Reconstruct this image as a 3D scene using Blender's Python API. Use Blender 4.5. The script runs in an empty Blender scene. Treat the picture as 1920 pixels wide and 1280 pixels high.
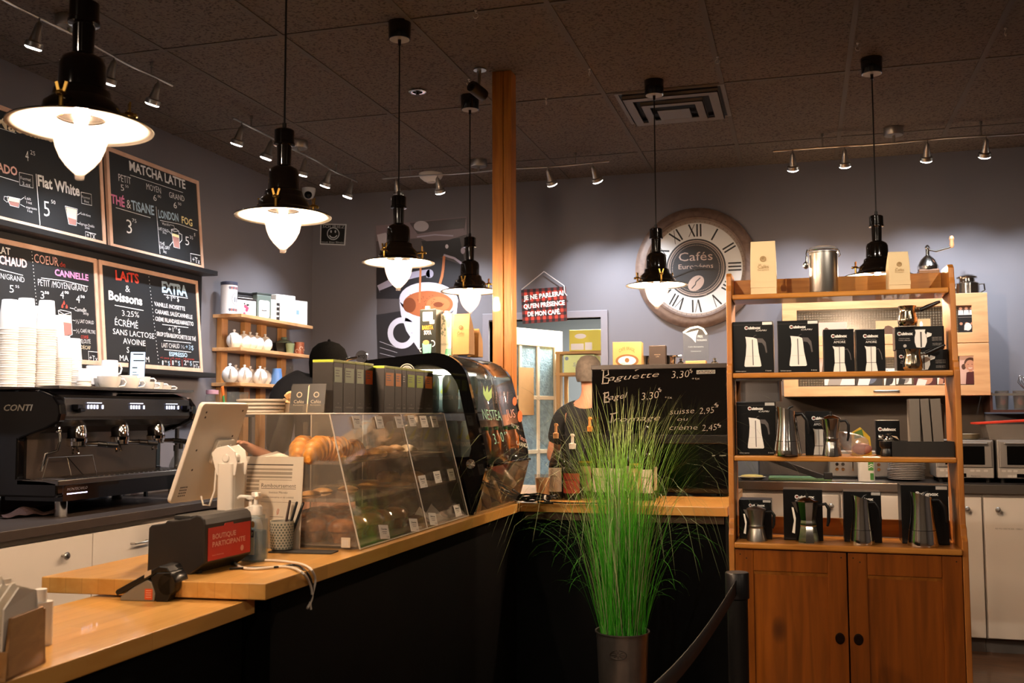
import bpy, bmesh, math, random
from mathutils import Matrix, Vector, Euler
PI = math.pi
rnd = random.Random(7)
SC = bpy.context.scene
COL = SC.collection

# ------------------------------------------------------------------ camera
FPX, YAW, PIT, ROL, EYE = 1867.0, math.radians(16.2), math.radians(4.15), -.003, 1.36
def _axes():
    cy, sy, cp, sp = math.cos(YAW), math.sin(YAW), math.cos(PIT), math.sin(PIT)
    f = Vector((-sy*cp, cy*cp, sp)); r = Vector((cy, sy, 0)); u = r.cross(f)
    return r*math.cos(ROL)+u*math.sin(ROL), -r*math.sin(ROL)+u*math.cos(ROL), f
CR, CU, CF = _axes()
cam_d = bpy.data.cameras.new('camera'); cam = bpy.data.objects.new('camera', cam_d); COL.objects.link(cam)
cam.matrix_world = Matrix(((CR.x, CU.x, -CF.x, 0), (CR.y, CU.y, -CF.y, 0), (CR.z, CU.z, -CF.z, EYE), (0, 0, 0, 1)))
cam_d.sensor_width = 36; cam_d.lens = FPX/1920*36; cam_d.clip_start = .05
cam_d.dof.use_dof = True; cam_d.dof.focus_distance = 4.3; cam_d.dof.aperture_fstop = 6.3
SC.camera = cam

# ------------------------------------------------------------------ light, exposure
vs = SC.view_settings
vs.view_transform = 'Standard'; vs.look = 'None'; vs.gamma = 1; vs.use_curve_mapping = False
vs.exposure = 1.0
W = bpy.data.worlds.new('world'); SC.world = W; W.use_nodes = True
W.node_tree.nodes['Background'].inputs[0].default_value = (.9, .8, .72, 1)
W.node_tree.nodes['Background'].inputs[1].default_value = .012
SC.cycles.use_denoising = True
SC.cycles.max_bounces = 10; SC.cycles.transparent_max_bounces = 24
SC.cycles.sample_clamp_indirect = 6.0; SC.cycles.caustics_reflective = False; SC.cycles.caustics_refractive = False
WARM, COOL = (1, .70, .42), (.88, .93, 1.0)
BULB, SPOTW, HALLW = 850.0, 80.0, 14.0
def spot(name, loc, aim, w, deg=75, col=COOL, blend=.9, r=.02):
    d = bpy.data.lights.new(name, 'SPOT'); d.energy = w; d.color = col; d.spot_size = math.radians(deg); d.spot_blend = blend
    d.shadow_soft_size = r
    o = bpy.data.objects.new(name, d); COL.objects.link(o); o.location = loc
    o.rotation_euler = (Vector(aim)-Vector(loc)).to_track_quat('-Z', 'Y').to_euler()
    return o
def area(name, loc, size, w, col):
    d = bpy.data.lights.new(name, 'AREA'); d.energy = w; d.color = col; d.size = size
    o = bpy.data.objects.new(name, d); COL.objects.link(o); o.location = loc
    return o
# unseen fill lights added behind the camera, standing in for more ceiling lamps
for i, (lx, ly) in enumerate(((-.4, -1.2), (1.9, -1.2), (2.6, 1.6), (-2.2, -.4))):
    area('unseen_fill_light', (lx, ly, 2.85), .16, HALLW, (1, .8, .6))
# ceiling spots of the shop floor, in front of the pine shelf
spot('shop_floor_spot', (-.9, 2.1, 2.95), (.1, 4.3, 1.9), 65, 42, (1, .86, .68)); spot('shop_floor_spot', (1.3, 2.2, 2.95), (.25, 4.3, 1.9), 80, 40, (1, .86, .68)); spot('shop_floor_spot', (-.75, 2.5, 2.95), (-.68, 4.05, .85), 75, 30, (1, .86, .68))
area('back_room_light', (-1.5, 8.0, 2.5), .8, 150, (1, .97, .9))

# ------------------------------------------------------------------ helpers
def ray(x, y): return CR*((x-960)/FPX)-CU*((y-640)/FPX)+CF
O0 = Vector((0, 0, EYE))
def aX(x, y, X): d = ray(x, y); return O0+d*(X/d.x)
def aY(x, y, Y): d = ray(x, y); return O0+d*(Y/d.y)
def aZ(x, y, Z): d = ray(x, y); return O0+d*((Z-EYE)/d.z)
def hx(s):
    v = [int(s[i:i+2], 16)/255 for i in (0, 2, 4)]
    return tuple(c/12.92 if c <= .04045 else ((c+.055)/1.055)**2.4 for c in v)+(1,)
MATS = {}
def mat(name, col='808080', rough=.5, metal=0, emit=None, es=1.0, spec=.5, coat=0, bump=0, bscale=60, var=0, vscale=8, trans=0, ior=1.45, alpha=1):
    if name in MATS: return MATS[name]
    m = bpy.data.materials.new(name); m.use_nodes = True; nt = m.node_tree; b = nt.nodes['Principled BSDF']
    c = hx(col); b.inputs['Base Color'].default_value = c; b.inputs['Roughness'].default_value = rough
    b.inputs['Metallic'].default_value = metal; b.inputs['Specular IOR Level'].default_value = spec
    b.inputs['Coat Weight'].default_value = coat; b.inputs['Transmission Weight'].default_value = trans; b.inputs['IOR'].default_value = ior
    if emit: b.inputs['Emission Color'].default_value = hx(emit); b.inputs['Emission Strength'].default_value = es
    if bump or var:
        tc = nt.nodes.new('ShaderNodeTexCoord')
        if bump:
            n = nt.nodes.new('ShaderNodeTexNoise'); n.inputs['Scale'].default_value = bscale; n.inputs['Detail'].default_value = 4
            nt.links.new(tc.outputs['Object'], n.inputs['Vector'])
            p = nt.nodes.new('ShaderNodeBump'); p.inputs['Strength'].default_value = bump; p.inputs['Distance'].default_value = .01
            nt.links.new(n.outputs[0], p.inputs['Height']); nt.links.new(p.outputs[0], b.inputs['Normal'])
        if var:
            n = nt.nodes.new('ShaderNodeTexNoise'); n.inputs['Scale'].default_value = vscale; n.inputs['Detail'].default_value = 5
            nt.links.new(tc.outputs['Object'], n.inputs['Vector'])
            r = nt.nodes.new('ShaderNodeValToRGB'); r.color_ramp.elements[0].position = .3; r.color_ramp.elements[1].position = .7
            r.color_ramp.elements[0].color = tuple(k*(1-var) for k in c[:3])+(1,); r.color_ramp.elements[1].color = tuple(min(1, k*(1+var)) for k in c[:3])+(1,)
            nt.links.new(n.outputs[0], r.inputs[0]); nt.links.new(r.outputs[0], b.inputs['Base Color'])
    MATS[name] = m
    return m
def wood(name, c1, c2, stretch=(12, 1, 12), rough=.38, knots=0, coat=.15, staves=None, dark='3a1c08'):
    if name in MATS: return MATS[name]
    m = bpy.data.materials.new(name); m.use_nodes = True; nt = m.node_tree; N = nt.nodes.new; L = nt.links.new
    b = nt.nodes['Principled BSDF']; b.inputs['Roughness'].default_value = rough; b.inputs['Coat Weight'].default_value = coat
    tc = N('ShaderNodeTexCoord'); mp = N('ShaderNodeMapping'); mp.inputs['Scale'].default_value = stretch
    L(tc.outputs['Object'], mp.inputs['Vector'])
    n = N('ShaderNodeTexNoise'); n.inputs['Scale'].default_value = 3; n.inputs['Detail'].default_value = 8; n.inputs['Distortion'].default_value = .8
    L(mp.outputs[0], n.inputs['Vector'])
    r = N('ShaderNodeValToRGB'); r.color_ramp.elements[0].position = .32; r.color_ramp.elements[1].position = .68
    r.color_ramp.elements[0].color = hx(c2); r.color_ramp.elements[1].color = hx(c1)
    L(n.outputs[0], r.inputs[0]); out = r.outputs[0]
    if staves:
        sx, sy, sz, rot = staves
        m2 = N('ShaderNodeMapping'); m2.inputs['Rotation'].default_value = (0, 0, rot); L(tc.outputs['Object'], m2.inputs['Vector'])
        bt = N('ShaderNodeTexBrick'); bt.inputs['Scale'].default_value = 1; bt.inputs['Brick Width'].default_value = sx; bt.inputs['Row Height'].default_value = sy
        bt.inputs['Mortar Size'].default_value = sz; bt.inputs['Color1'].default_value = (.84, .83, .82, 1); bt.inputs['Color2'].default_value = (1.05, 1.04, 1.02, 1)
        bt.inputs['Mortar'].default_value = (.72, .68, .62, 1); bt.offset = .37
        L(m2.outputs[0], bt.inputs['Vector'])
        mx = N('ShaderNodeMix'); mx.data_type = 'RGBA'; mx.blend_type = 'MULTIPLY'; mx.inputs[0].default_value = 1
        L(out, mx.inputs[6]); L(bt.outputs[0], mx.inputs[7]); out = mx.outputs[2]
    if knots:
        v = N('ShaderNodeTexVoronoi'); v.inputs['Scale'].default_value = knots
        m3 = N('ShaderNodeMapping'); m3.inputs['Scale'].default_value = tuple(1.0 if s > 2 else .55 for s in stretch); L(tc.outputs['Object'], m3.inputs['Vector']); L(m3.outputs[0], v.inputs['Vector'])
        k = N('ShaderNodeValToRGB'); k.color_ramp.elements[0].position = .06; k.color_ramp.elements[0].color = (1, 1, 1, 1); k.color_ramp.elements[1].position = .13; k.color_ramp.elements[1].color = (0, 0, 0, 1)
        L(v.outputs['Distance'], k.inputs[0])
        mx = N('ShaderNodeMix'); mx.data_type = 'RGBA'; L(k.outputs[0], mx.inputs[0]); L(out, mx.inputs[6]); mx.inputs[7].default_value = hx(dark); out = mx.outputs[2]
    L(out, b.inputs['Base Color']); MATS[name] = m
    return m
def clear(name, tint='ffffff', haze=.03, hazecol='ffffff', gl=.9, rough=.03, ior=1.45):
    """thin clear pane: see-through, mirror-like at grazing angles, a little milky"""
    if name in MATS: return MATS[name]
    m = bpy.data.materials.new(name); m.use_nodes = True; nt = m.node_tree; N = nt.nodes.new; L = nt.links.new
    nt.nodes.remove(nt.nodes['Principled BSDF']); out = nt.nodes['Material Output']
    t = N('ShaderNodeBsdfTransparent'); t.inputs[0].default_value = hx(tint)
    d = N('ShaderNodeBsdfDiffuse'); d.inputs[0].default_value = hx(hazecol)
    g = N('ShaderNodeBsdfGlossy'); g.inputs['Roughness'].default_value = rough; g.inputs[0].default_value = (gl, gl, gl, 1)
    lw = N('ShaderNodeLayerWeight'); pw = N('ShaderNodeMath'); pw.operation = 'POWER'; pw.inputs[1].default_value = 4.5; L(lw.outputs['Facing'], pw.inputs[0])
    f = N('ShaderNodeMath'); f.operation = 'MULTIPLY_ADD'; f.inputs[1].default_value = .8; f.inputs[2].default_value = ((ior-1)/(ior+1))**2; L(pw.outputs[0], f.inputs[0])
    a = N('ShaderNodeMixShader'); a.inputs[0].default_value = haze; L(t.outputs[0], a.inputs[1]); L(d.outputs[0], a.inputs[2])
    b = N('ShaderNodeMixShader'); L(f.outputs[0], b.inputs[0]); L(a.outputs[0], b.inputs[1]); L(g.outputs[0], b.inputs[2])
    L(b.outputs[0], out.inputs[0]); MATS[name] = m
    return m

_tx = {}
def glyph(body, bold=0.0, shear=0.0):
    k = (body, bold, shear)
    if k not in _tx:
        c = bpy.data.curves.new('t', 'FONT'); c.body = body; c.resolution_u = 2; c.offset = bold; c.shear = shear
        o = bpy.data.objects.new('t', c); COL.objects.link(o)
        dg = bpy.context.evaluated_depsgraph_get(); e = o.evaluated_get(dg); m = e.to_mesh()
        v = [(p.co.x, p.co.y) for p in m.vertices]; f = [tuple(p.vertices) for p in m.polygons]
        e.to_mesh_clear(); bpy.data.objects.remove(o); bpy.data.curves.remove(c)
        x0 = min(p[0] for p in v); x1 = max(p[0] for p in v)
        _tx[k] = ([((p[0]-x0)/(x1-x0), p[1]/.72) for p in v], f)
    return _tx[k]

class MB:
    def __init__(s): s.bm = bmesh.new(); s.M = Matrix(); s.mi = 0
    def add(s, vs, fs, smooth=True):
        b = [s.bm.verts.new(s.M @ Vector(v)) for v in vs]
        for f in fs:
            try:
                q = s.bm.faces.new([b[i] for i in f]); q.material_index = s.mi; q.smooth = smooth
            except ValueError: pass
        return s
    def box(s, x0, x1, y0, y1, z0, z1):
        return s.add([(x0, y0, z0), (x1, y0, z0), (x1, y1, z0), (x0, y1, z0), (x0, y0, z1), (x1, y0, z1), (x1, y1, z1), (x0, y1, z1)],
                     [(0, 3, 2, 1), (4, 5, 6, 7), (0, 1, 5, 4), (1, 2, 6, 5), (2, 3, 7, 6), (3, 0, 4, 7)], False)
    def cb(s, c, d, R=None):
        M0 = s.M; s.M = M0 @ Matrix.Translation(c) @ (R.to_4x4() if R else Matrix())
        s.box(-d[0]/2, d[0]/2, -d[1]/2, d[1]/2, -d[2]/2, d[2]/2); s.M = M0
        return s
    def lathe(s, prof, n=28, c=(0, 0, 0), R=None, sx=1, sy=1, a0=0.0, capb=True, capt=True):
        M0 = s.M; s.M = M0 @ Matrix.Translation(c) @ (R.to_4x4() if R else Matrix())
        vs, fs, k = [], [], len(prof)
        for j in range(n):
            a = a0+2*PI*j/n
            for r, z in prof: vs.append((r*math.cos(a)*sx, r*math.sin(a)*sy, z))
        for j in range(n):
            for i in range(k-1):
                p, q = j*k+i, ((j+1) % n)*k+i
                fs.append((p, q, q+1, p+1))
        if capb and prof[0][0] > 1e-5: fs.append(tuple(j*k for j in reversed(range(n))))
        if capt and prof[-1][0] > 1e-5: fs.append(tuple(j*k+k-1 for j in range(n)))
        s.add(vs, fs); s.M = M0
        return s
    def cyl(s, c, r, h, n=20, R=None): return s.lathe([(r, 0), (r, h)], n, c, R)
    def ball(s, c, r, n=16, m=9, R=None):
        r = r if hasattr(r, '__len__') else (r, r, r)
        M0 = s.M; s.M = M0 @ Matrix.Translation(c) @ (R.to_4x4() if R else Matrix()) @ Matrix.Diagonal((*r, 1))
        s.lathe([(max(1e-4, math.sin(PI*i/m)), -math.cos(PI*i/m)) for i in range(m+1)], n); s.M = M0
        return s
    def tube(s, pts, r, n=8, cap=True):
        P = [Vector(p) for p in pts]; k = len(P); rr = r if hasattr(r, '__len__') else [r]*k
        vs, fs = [], []; u = None
        for i in range(k):
            t = (P[min(i+1, k-1)]-P[max(i-1, 0)]).normalized()
            if u is None: u = t.orthogonal().normalized()
            else: u = (u-t*u.dot(t)); u = u.normalized() if u.length > 1e-6 else t.orthogonal().normalized()
            w = t.cross(u)
            for j in range(n):
                a = 2*PI*j/n; vs.append(P[i]+(u*math.cos(a)+w*math.sin(a))*rr[i])
        for i in range(k-1):
            for j in range(n):
                a, b = i*n+j, i*n+(j+1) % n
                fs.append((a, b, b+n, a+n))
        if cap: fs.append(tuple(reversed(range(n)))); fs.append(tuple((k-1)*n+j for j in range(n)))
        return s.add(vs, fs)
    def prism(s, poly, h0, h1, ax='z', smooth=False):
        """polygon extruded: ax z -> (x,y), y -> (x,z), x -> (y,z)"""
        f = {'z': lambda p, h: (p[0], p[1], h), 'y': lambda p, h: (p[0], h, p[1]), 'x': lambda p, h: (h, p[0], p[1])}[ax]
        n = len(poly); vs = [f(p, h0) for p in poly]+[f(p, h1) for p in poly]
        fs = [tuple(range(n)), tuple(range(2*n-1, n-1, -1))]+[(i, (i+1) % n, n+(i+1) % n, n+i) for i in range(n)]
        return s.add(vs, fs, smooth)
    def ring(s, outer, inner, h0, h1, ax='z'):
        """extruded frame between two polygons of equal length"""
        f = {'z': lambda p, h: (p[0], p[1], h), 'y': lambda p, h: (p[0], h, p[1]), 'x': lambda p, h: (h, p[0], p[1])}[ax]
        n = len(outer); vs = [f(p, h) for h in (h0, h1) for q in (outer, inner) for p in q]; fs = []
        for i in range(n):
            j = (i+1) % n
            fs += [(i, j, n+j, n+i), (2*n+i, 3*n+i, 3*n+j, 2*n+j), (i, 2*n+i, 2*n+j, j), (n+i, n+j, 3*n+j, 3*n+i)]
        return s.add(vs, fs, False)
    def frame(s, x0, x1, y0, y1, w, h0, h1, ax='z'):
        wl = w if hasattr(w, '__len__') else (w, w, w, w)
        return s.ring([(x0, y0), (x1, y0), (x1, y1), (x0, y1)], [(x0+wl[0], y0+wl[2]), (x1-wl[1], y0+wl[2]), (x1-wl[1], y1-wl[3]), (x0+wl[0], y1-wl[3])], h0, h1, ax)
    def line(s, pts, w, z=0.0):
        """flat stroke in the local xy plane"""
        P = [Vector((p[0], p[1])) for p in pts]; vs, fs = [], []
        for i, p in enumerate(P):
            t = (P[min(i+1, len(P)-1)]-P[max(i-1, 0)]).normalized(); q = Vector((-t.y, t.x))*w/2
            vs += [(p.x+q.x, p.y+q.y, z), (p.x-q.x, p.y-q.y, z)]
        for i in range(len(P)-1): fs.append((2*i+1, 2*i+3, 2*i+2, 2*i))
        return s.add(vs, fs, False)
    def poly(s, pts, z=0.0): return s.add([(p[0], p[1], z) for p in pts], [tuple(range(len(pts)))], False)
    def disc(s, c, r, z=0.0, n=24, ry=None): return s.poly([(c[0]+r*math.cos(2*PI*i/n), c[1]+(ry or r)*math.sin(2*PI*i/n)) for i in range(n)], z)
    def arc(s, c, r, a0, a1, w, z=0.0, n=24, ry=None): return s.line([(c[0]+r*math.cos(a0+(a1-a0)*i/n), c[1]+(ry or r)*math.sin(a0+(a1-a0)*i/n)) for i in range(n+1)], w, z)
    def text(s, body, x, y, w, h, z=0.0, bold=0.0, ang=0.0, shear=0.0, jit=0.0):
        v, f = glyph(body, bold, shear); ca, sa = math.cos(ang), math.sin(ang)
        q = []
        for px, py in v:
            a, b = px*w, py*h+(math.sin(px*len(body)*2.1)*jit*h)
            q.append((x+a*ca-b*sa, y+a*sa+b*ca, z))
        return s.add(q, f, False)
    def ctext(s, body, cx, y, w, h, **k): return s.text(body, cx-w/2, y, w, h, **k)
    def build(s, name, mats, parent=None, bevel=0, sharp=.7, sub=0, label=None, kind=None, solid=0):
        bm = s.bm
        bmesh.ops.recalc_face_normals(bm, faces=[f for f in bm.faces]) if s.mi >= 0 else None
        for e in bm.edges:
            if len(e.link_faces) == 2 and e.calc_face_angle(0) > sharp: e.smooth = False
        me = bpy.data.meshes.new(name); bm.to_mesh(me); bm.free()
        for m in (mats if isinstance(mats, (list, tuple)) else [mats]): me.materials.append(m)
        o = bpy.data.objects.new(name, me); COL.objects.link(o)
        if parent: o.parent = parent
        if solid: q = o.modifiers.new('solid', 'SOLIDIFY'); q.thickness = solid
        if bevel: q = o.modifiers.new('bevel', 'BEVEL'); q.width = bevel; q.segments = 2; q.limit_method = 'ANGLE'; q.angle_limit = .7
        if sub: q = o.modifiers.new('sub', 'SUBSURF'); q.levels = sub; q.render_levels = sub
        if label: o['label'] = label
        if kind: o['kind'] = kind
        return o
def tag(o, label, cat, group=None, kind=None):
    o['label'] = label; o['category'] = cat
    if group: o['group'] = group
    if kind: o['kind'] = kind
    return o
def T(name, label, cat, loc=(0, 0, 0), rot=None, group=None):
    o = bpy.data.objects.new(name, None); COL.objects.link(o); o.empty_display_size = .05; o.location = loc
    if rot is not None: o.rotation_euler = rot.to_euler() if isinstance(rot, Matrix) else ((0, 0, rot) if isinstance(rot, (int, float)) else rot)
    return tag(o, label, cat, group)
def dup(o, loc=None, rot=None, label=None, group=None, parent=None):
    c = o.copy(); COL.objects.link(c)
    if parent: c.parent = parent
    if loc is not None: c.location = loc
    if rot is not None: c.rotation_euler = rot.to_euler() if isinstance(rot, Matrix) else ((0, 0, rot) if isinstance(rot, (int, float)) else rot)
    if label: c['label'] = label
    if group: c['group'] = group
    for k in o.children: dup(k, parent=c)
    return c
def struct(o, kind='structure'): o['kind'] = kind; return o
def FR(u, v):
    u = Vector(u).normalized(); v = Vector(v).normalized(); n = u.cross(v)
    return Matrix((u, v, n)).transposed()
BACK = FR((1, 0, 0), (0, 0, 1))       # things on planes that face the room's front
LEFT = FR((0, 1, 0), (0, 0, 1))       # things on the left wall
RX = lambda a: Matrix.Rotation(a, 3, 'X')
RY = lambda a: Matrix.Rotation(a, 3, 'Y')
RZ = lambda a: Matrix.Rotation(a, 3, 'Z')
def rrect(w, h, r, n=4, cx=0, cy=0):
    p = []
    for (sx, sy, a) in ((1, 1, 0), (-1, 1, PI/2), (-1, -1, PI), (1, -1, 1.5*PI)):
        for i in range(n+1):
            t = a+PI/2*i/n; p.append((cx+sx*(w/2-r)+r*math.cos(t), cy+sy*(h/2-r)+r*math.sin(t)))
    return p

# common materials
WHITE = mat('white_gloss', 'e8e6e2', .25); PAPER = mat('white_paper', 'ece8e0', .8); CREAM = mat('cream_paper', 'e6d6b4', .8)
BLACK = mat('black_satin', '0c0c0d', .35); BLACKM = mat('black_matte', '101011', .7); GLOSSB = mat('black_gloss', '060607', .06)
STEEL = mat('polished_steel', 'd2cfca', .13, 1); BSTEEL = mat('brushed_steel', 'b4b1ac', .32, 1); CHROME = mat('chrome', 'e2e2e2', .06, 1)
BRASS = mat('brass', 'b08a44', .28, 1); GREY = mat('mid_grey', '6a6a6c', .5); DGREY = mat('dark_grey', '2e2d2c', .5)
INK = mat('dark_ink', '1c1b1b', .7); RED = mat('red_print', 'b3271d', .6); KRAFT = mat('kraft_paper', 'ad8350', .75, var=.06, vscale=14)
ACR = clear('clear_acrylic', 'fbfaf8', .045, 'f4e6d2'); GLASS = clear('clear_glass', 'f4f8f8', .015); SMOKE = clear('smoked_glass', 'd6d8d6', .015)
WALLP = mat('grey_violet_paint', '67656b', .75, var=.02, vscale=3)
# ================================================================== room shell
CE, LW, BW = 3.042, -3.6, 6.88
DX0, DX1, DZ = -2.168, -1.345, 2.035       # doorway in the back wall
mb = MB(); mb.box(-3.6, 4.6, -3, 9.6, -.1, 0)
struct(mb.build('floor', wood('floor_boards', '6d4c33', '4a311f', (2, 14, 10), .35, staves=(1.2, .13, .003, .7))))
ctile = mat('ceiling_tile', '4f4843', .9)
nt = ctile.node_tree; b = nt.nodes['Principled BSDF']; tc = nt.nodes.new('ShaderNodeTexCoord')
n1 = nt.nodes.new('ShaderNodeTexNoise'); n1.inputs['Scale'].default_value = 85; n1.inputs['Detail'].default_value = 3; nt.links.new(tc.outputs['Object'], n1.inputs['Vector'])
r1 = nt.nodes.new('ShaderNodeValToRGB'); r1.color_ramp.elements[0].position = .33; r1.color_ramp.elements[1].position = .5
r1.color_ramp.elements[0].color = hx('3b332f'); r1.color_ramp.elements[1].color = hx('6a6059')
nt.links.new(n1.outputs[0], r1.inputs[0]); nt.links.new(r1.outputs[0], b.inputs['Base Color'])
mb = MB(); mb.box(-3.6, 4.6, -3, BW, CE, CE+.1); ceil = struct(mb.build('ceiling', ctile))
mb = MB()
for i in range(-2, 12): x = -2.1867+.61*i; mb.box(x-.012, x+.012, -3, BW, CE-.004, CE+.002)
for j in range(-5, 3): y = 3.866+1.22*j; mb.box(-3.6, 4.6, y-.012, y+.012, CE-.0035, CE+.002)
mb.build('trim_grid', mat('ceiling_grid_paint', '5a524c', .7), ceil)
mb = MB(); mb.box(LW-.12, LW, -3, BW+.12, 0, CE); struct(mb.build('wall_left', WALLP))
mb = MB(); mb.box(LW, DX0, BW, BW+.12, 0, CE); mb.box(DX0, DX1, BW, BW+.12, DZ, CE); mb.box(DX1, 4.6, BW, BW+.12, 0, CE)
struct(mb.build('wall_back', WALLP))
mb = MB(); mb.box(4.6, 4.72, -3, BW+.12, 0, CE); struct(mb.build('wall_right', WALLP))
mb = MB(); mb.box(LW, 4.6, -3.12, -3, 0, CE); struct(mb.build('wall_front', mat('front_wall_paint', '5c544d', .8)))
mb = MB(); mb.ring([(DX0-.05, 0), (DX1+.05, 0), (DX1+.05, DZ+.05), (DX0-.05, DZ+.05)], [(DX0, 0), (DX1, 0), (DX1, DZ), (DX0, DZ)], BW-.018, BW+.12, 'y')
struct(mb.build('trim_1', mat('door_casing_paint', '77747c', .5), bevel=.003))
# back room behind the doorway
BRW = mat('back_room_paint', '54585a', .8)
mb = MB(); mb.box(-3.2, -.4, 9.5, 9.6, 0, 2.7); mb.box(-3.3, -3.2, 7, 9.6, 0, 2.7); mb.box(-.4, -.3, 7, 9.6, 0, 2.7); struct(mb.build('wall_back_room', BRW))
mb = MB(); mb.box(-3.3, -.3, 7, 9.6, 2.7, 2.8); struct(mb.build('ceiling_back_room', BRW))
# door leaf, swung into the back room
th = math.radians(65); DW = .80
door = bpy.data.objects.new('door_1', None); COL.objects.link(door); door.location = (DX0+.01, BW+.10, .01); door.rotation_euler = (0, 0, th); struct(door)
cream = mat('door_cream_paint', 'd9c6a6', .45)
mb = MB(); cols = 3; rows = 4; sx, bz = .10, .25
pw = (DW-2*sx-.03*(cols-1))/cols; ph = (2.0-.13-bz-.03*(rows-1))/rows
mb.box(0, sx, 0, .04, 0, 2.0); mb.box(DW-sx, DW, 0, .04, 0, 2.0); mb.box(sx, DW-sx, 0, .04, 0, bz); mb.box(sx, DW-sx, 0, .04, 1.87, 2.0)
for i in range(1, cols): x = sx+i*pw+(i-1)*.03; mb.box(x, x+.03, .004, .036, bz, 1.87)
for j in range(1, rows): z = bz+j*ph+(j-1)*.03; mb.box(sx, DW-sx, .004, .036, z, z+.03)
mb.build('leaf_frame', cream, door, bevel=.003)
fro = mat('frosted_pane', '7f97a0', .35, bump=.5, bscale=90, var=.25, vscale=30, emit='5d7680', es=.0)
for i in range(cols):
    for j in range(rows):
        x = sx+i*(pw+.03); z = bz+j*(ph+.03); mb = MB(); mb.box(x-.004, x+pw+.004, .016, .024, z-.004, z+ph+.004); mb.build('glass_pane', fro, door)
mb = MB(); mb.ball((DW-.05, -.045, 1.0), .026); mb.cyl((DW-.05, 0, 1.0), .01, .045, R=RX(PI/2)); mb.build('door_knob', BSTEEL, door)

# ================================================================== left wall: ledges, backing, chalkboards
BLK = mat('ledge_black', '141416', .5)
mb = MB(); mb.box(LW+.002, -3.592, 2.6, 5.405, 1.60, 2.24); tag(mb.build('backing_panel', BLK), 'flat black panel on the left wall behind the lower chalkboards', 'panel')
mb = MB(); mb.box(LW, -3.475, 2.6, 5.40, 2.222, 2.25); tag(mb.build('picture_ledge', BLK, bevel=.002), 'upper black picture ledge carrying the two higher chalkboards', 'shelf', 'black ledges under the chalkboards')
mb = MB(); mb.box(LW, -3.475, 2.6, 5.40, 1.588, 1.616); tag(mb.build('picture_ledge', BLK, bevel=.002), 'lower black picture ledge carrying the two lower chalkboards', 'shelf', 'black ledges under the chalkboards')
CH = {'w': mat('chalk_white', 'e6e8ea', .9), 'r': mat('chalk_red', 'd2483a', .9), 'p': mat('chalk_pink', 'dd86b4', .9), 'b': mat('chalk_blue', 'a9c6dd', .9),
      'y': mat('chalk_yellow', 'e9dca2', .9), 'c': mat('chalk_cream', 'e8d8b8', .9), 'n': mat('chalk_brown', 'a5766e', .9), 'k': mat('chalk_pale_rose', 'e5b9b2', .9)}
SLATE = mat('slate_black', '1b1d20', .55, var=.12, vscale=5); BIRCH = wood('frame_birch', 'dcb8a2', 'cfa58c', (4, 4, 14), .5, coat=0)
class Pl:
    """drawing on a flat face that stands in the room; points are read off the photograph onto that plane"""
    def __init__(s, O, R, mats): s.O = Vector(O); s.R = R; s.n = R.col[2]; s.mats = mats; s.k = list(mats); s.mb = MB(); s.b = -.008
    def uv(s, x, y):
        d = ray(x, y); k = (s.O-O0).dot(s.n)/d.dot(s.n); p = s.R.transposed() @ (O0+d*k-s.O); return p.x, p.y
    def px(s, x, y): return abs(s.uv(x, y+10)[1]-s.uv(x, y)[1])/10
    def t_(s, body, a, b, cap, c='w', bold=None, jit=.03, z=.0, shear=0):
        u0, v0 = s.uv(*a); u1, v1 = s.uv(*b); s.mb.mi = s.k.index(c)
        s.mb.text(body, u0, v0, math.hypot(u1-u0, v1-v0), cap*s.px(*a), z, bold=s.b if bold is None else bold, ang=math.atan2(v1-v0, u1-u0), jit=jit, shear=shear)
    def l_(s, pts, w=1.3, c='w', z=.0004): s.mb.mi = s.k.index(c); s.mb.line([s.uv(*p) for p in pts], w*s.px(*pts[0]), z)
    def dots(s, a, b, n, c='w'):
        s.mb.mi = s.k.index(c)
        for i in range(n):
            k = i/(n-1); s.mb.disc(s.uv(a[0]+(b[0]-a[0])*k, a[1]+(b[1]-a[1])*k), 1.0*s.px(*a), .0004, 8)
    def f_(s, pts, c, z=.0): s.mb.mi = s.k.index(c); s.mb.poly([s.uv(*p) for p in pts], z)
    def e_(s, x, y, rx, ry, c, z=.0, n=28, rot=0): s.f_([(x+rx*math.cos(2*PI*i/n)*math.cos(rot)-ry*math.sin(2*PI*i/n)*math.sin(rot), y+rx*math.cos(2*PI*i/n)*math.sin(rot)+ry*math.sin(2*PI*i/n)*math.cos(rot)) for i in range(n)], c, z)
    def o_(s, x, y, rx, ry, w, c, z=.0, a0=0, a1=2*PI, n=28): s.l_([(x+rx*math.cos(a0+(a1-a0)*i/n), y+ry*math.sin(a0+(a1-a0)*i/n)) for i in range(n+1)], w, c, z)
    def bx(s, x0, y0, x1, y1, c='w'): s.l_([(x0, y0), (x1, y0+(x1-x0)*.22), (x1+1, y1+(x1-x0)*.22), (x0+1, y1), (x0, y0)], 1.1, c)
    def fin(s, name, parent):
        o = s.mb.build(name, [s.mats[k] for k in s.k], parent)
        o.matrix_basis = parent.matrix_basis.inverted() @ (Matrix.Translation(s.O) @ s.R.to_4x4()); s.mb = MB(); return o
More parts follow.
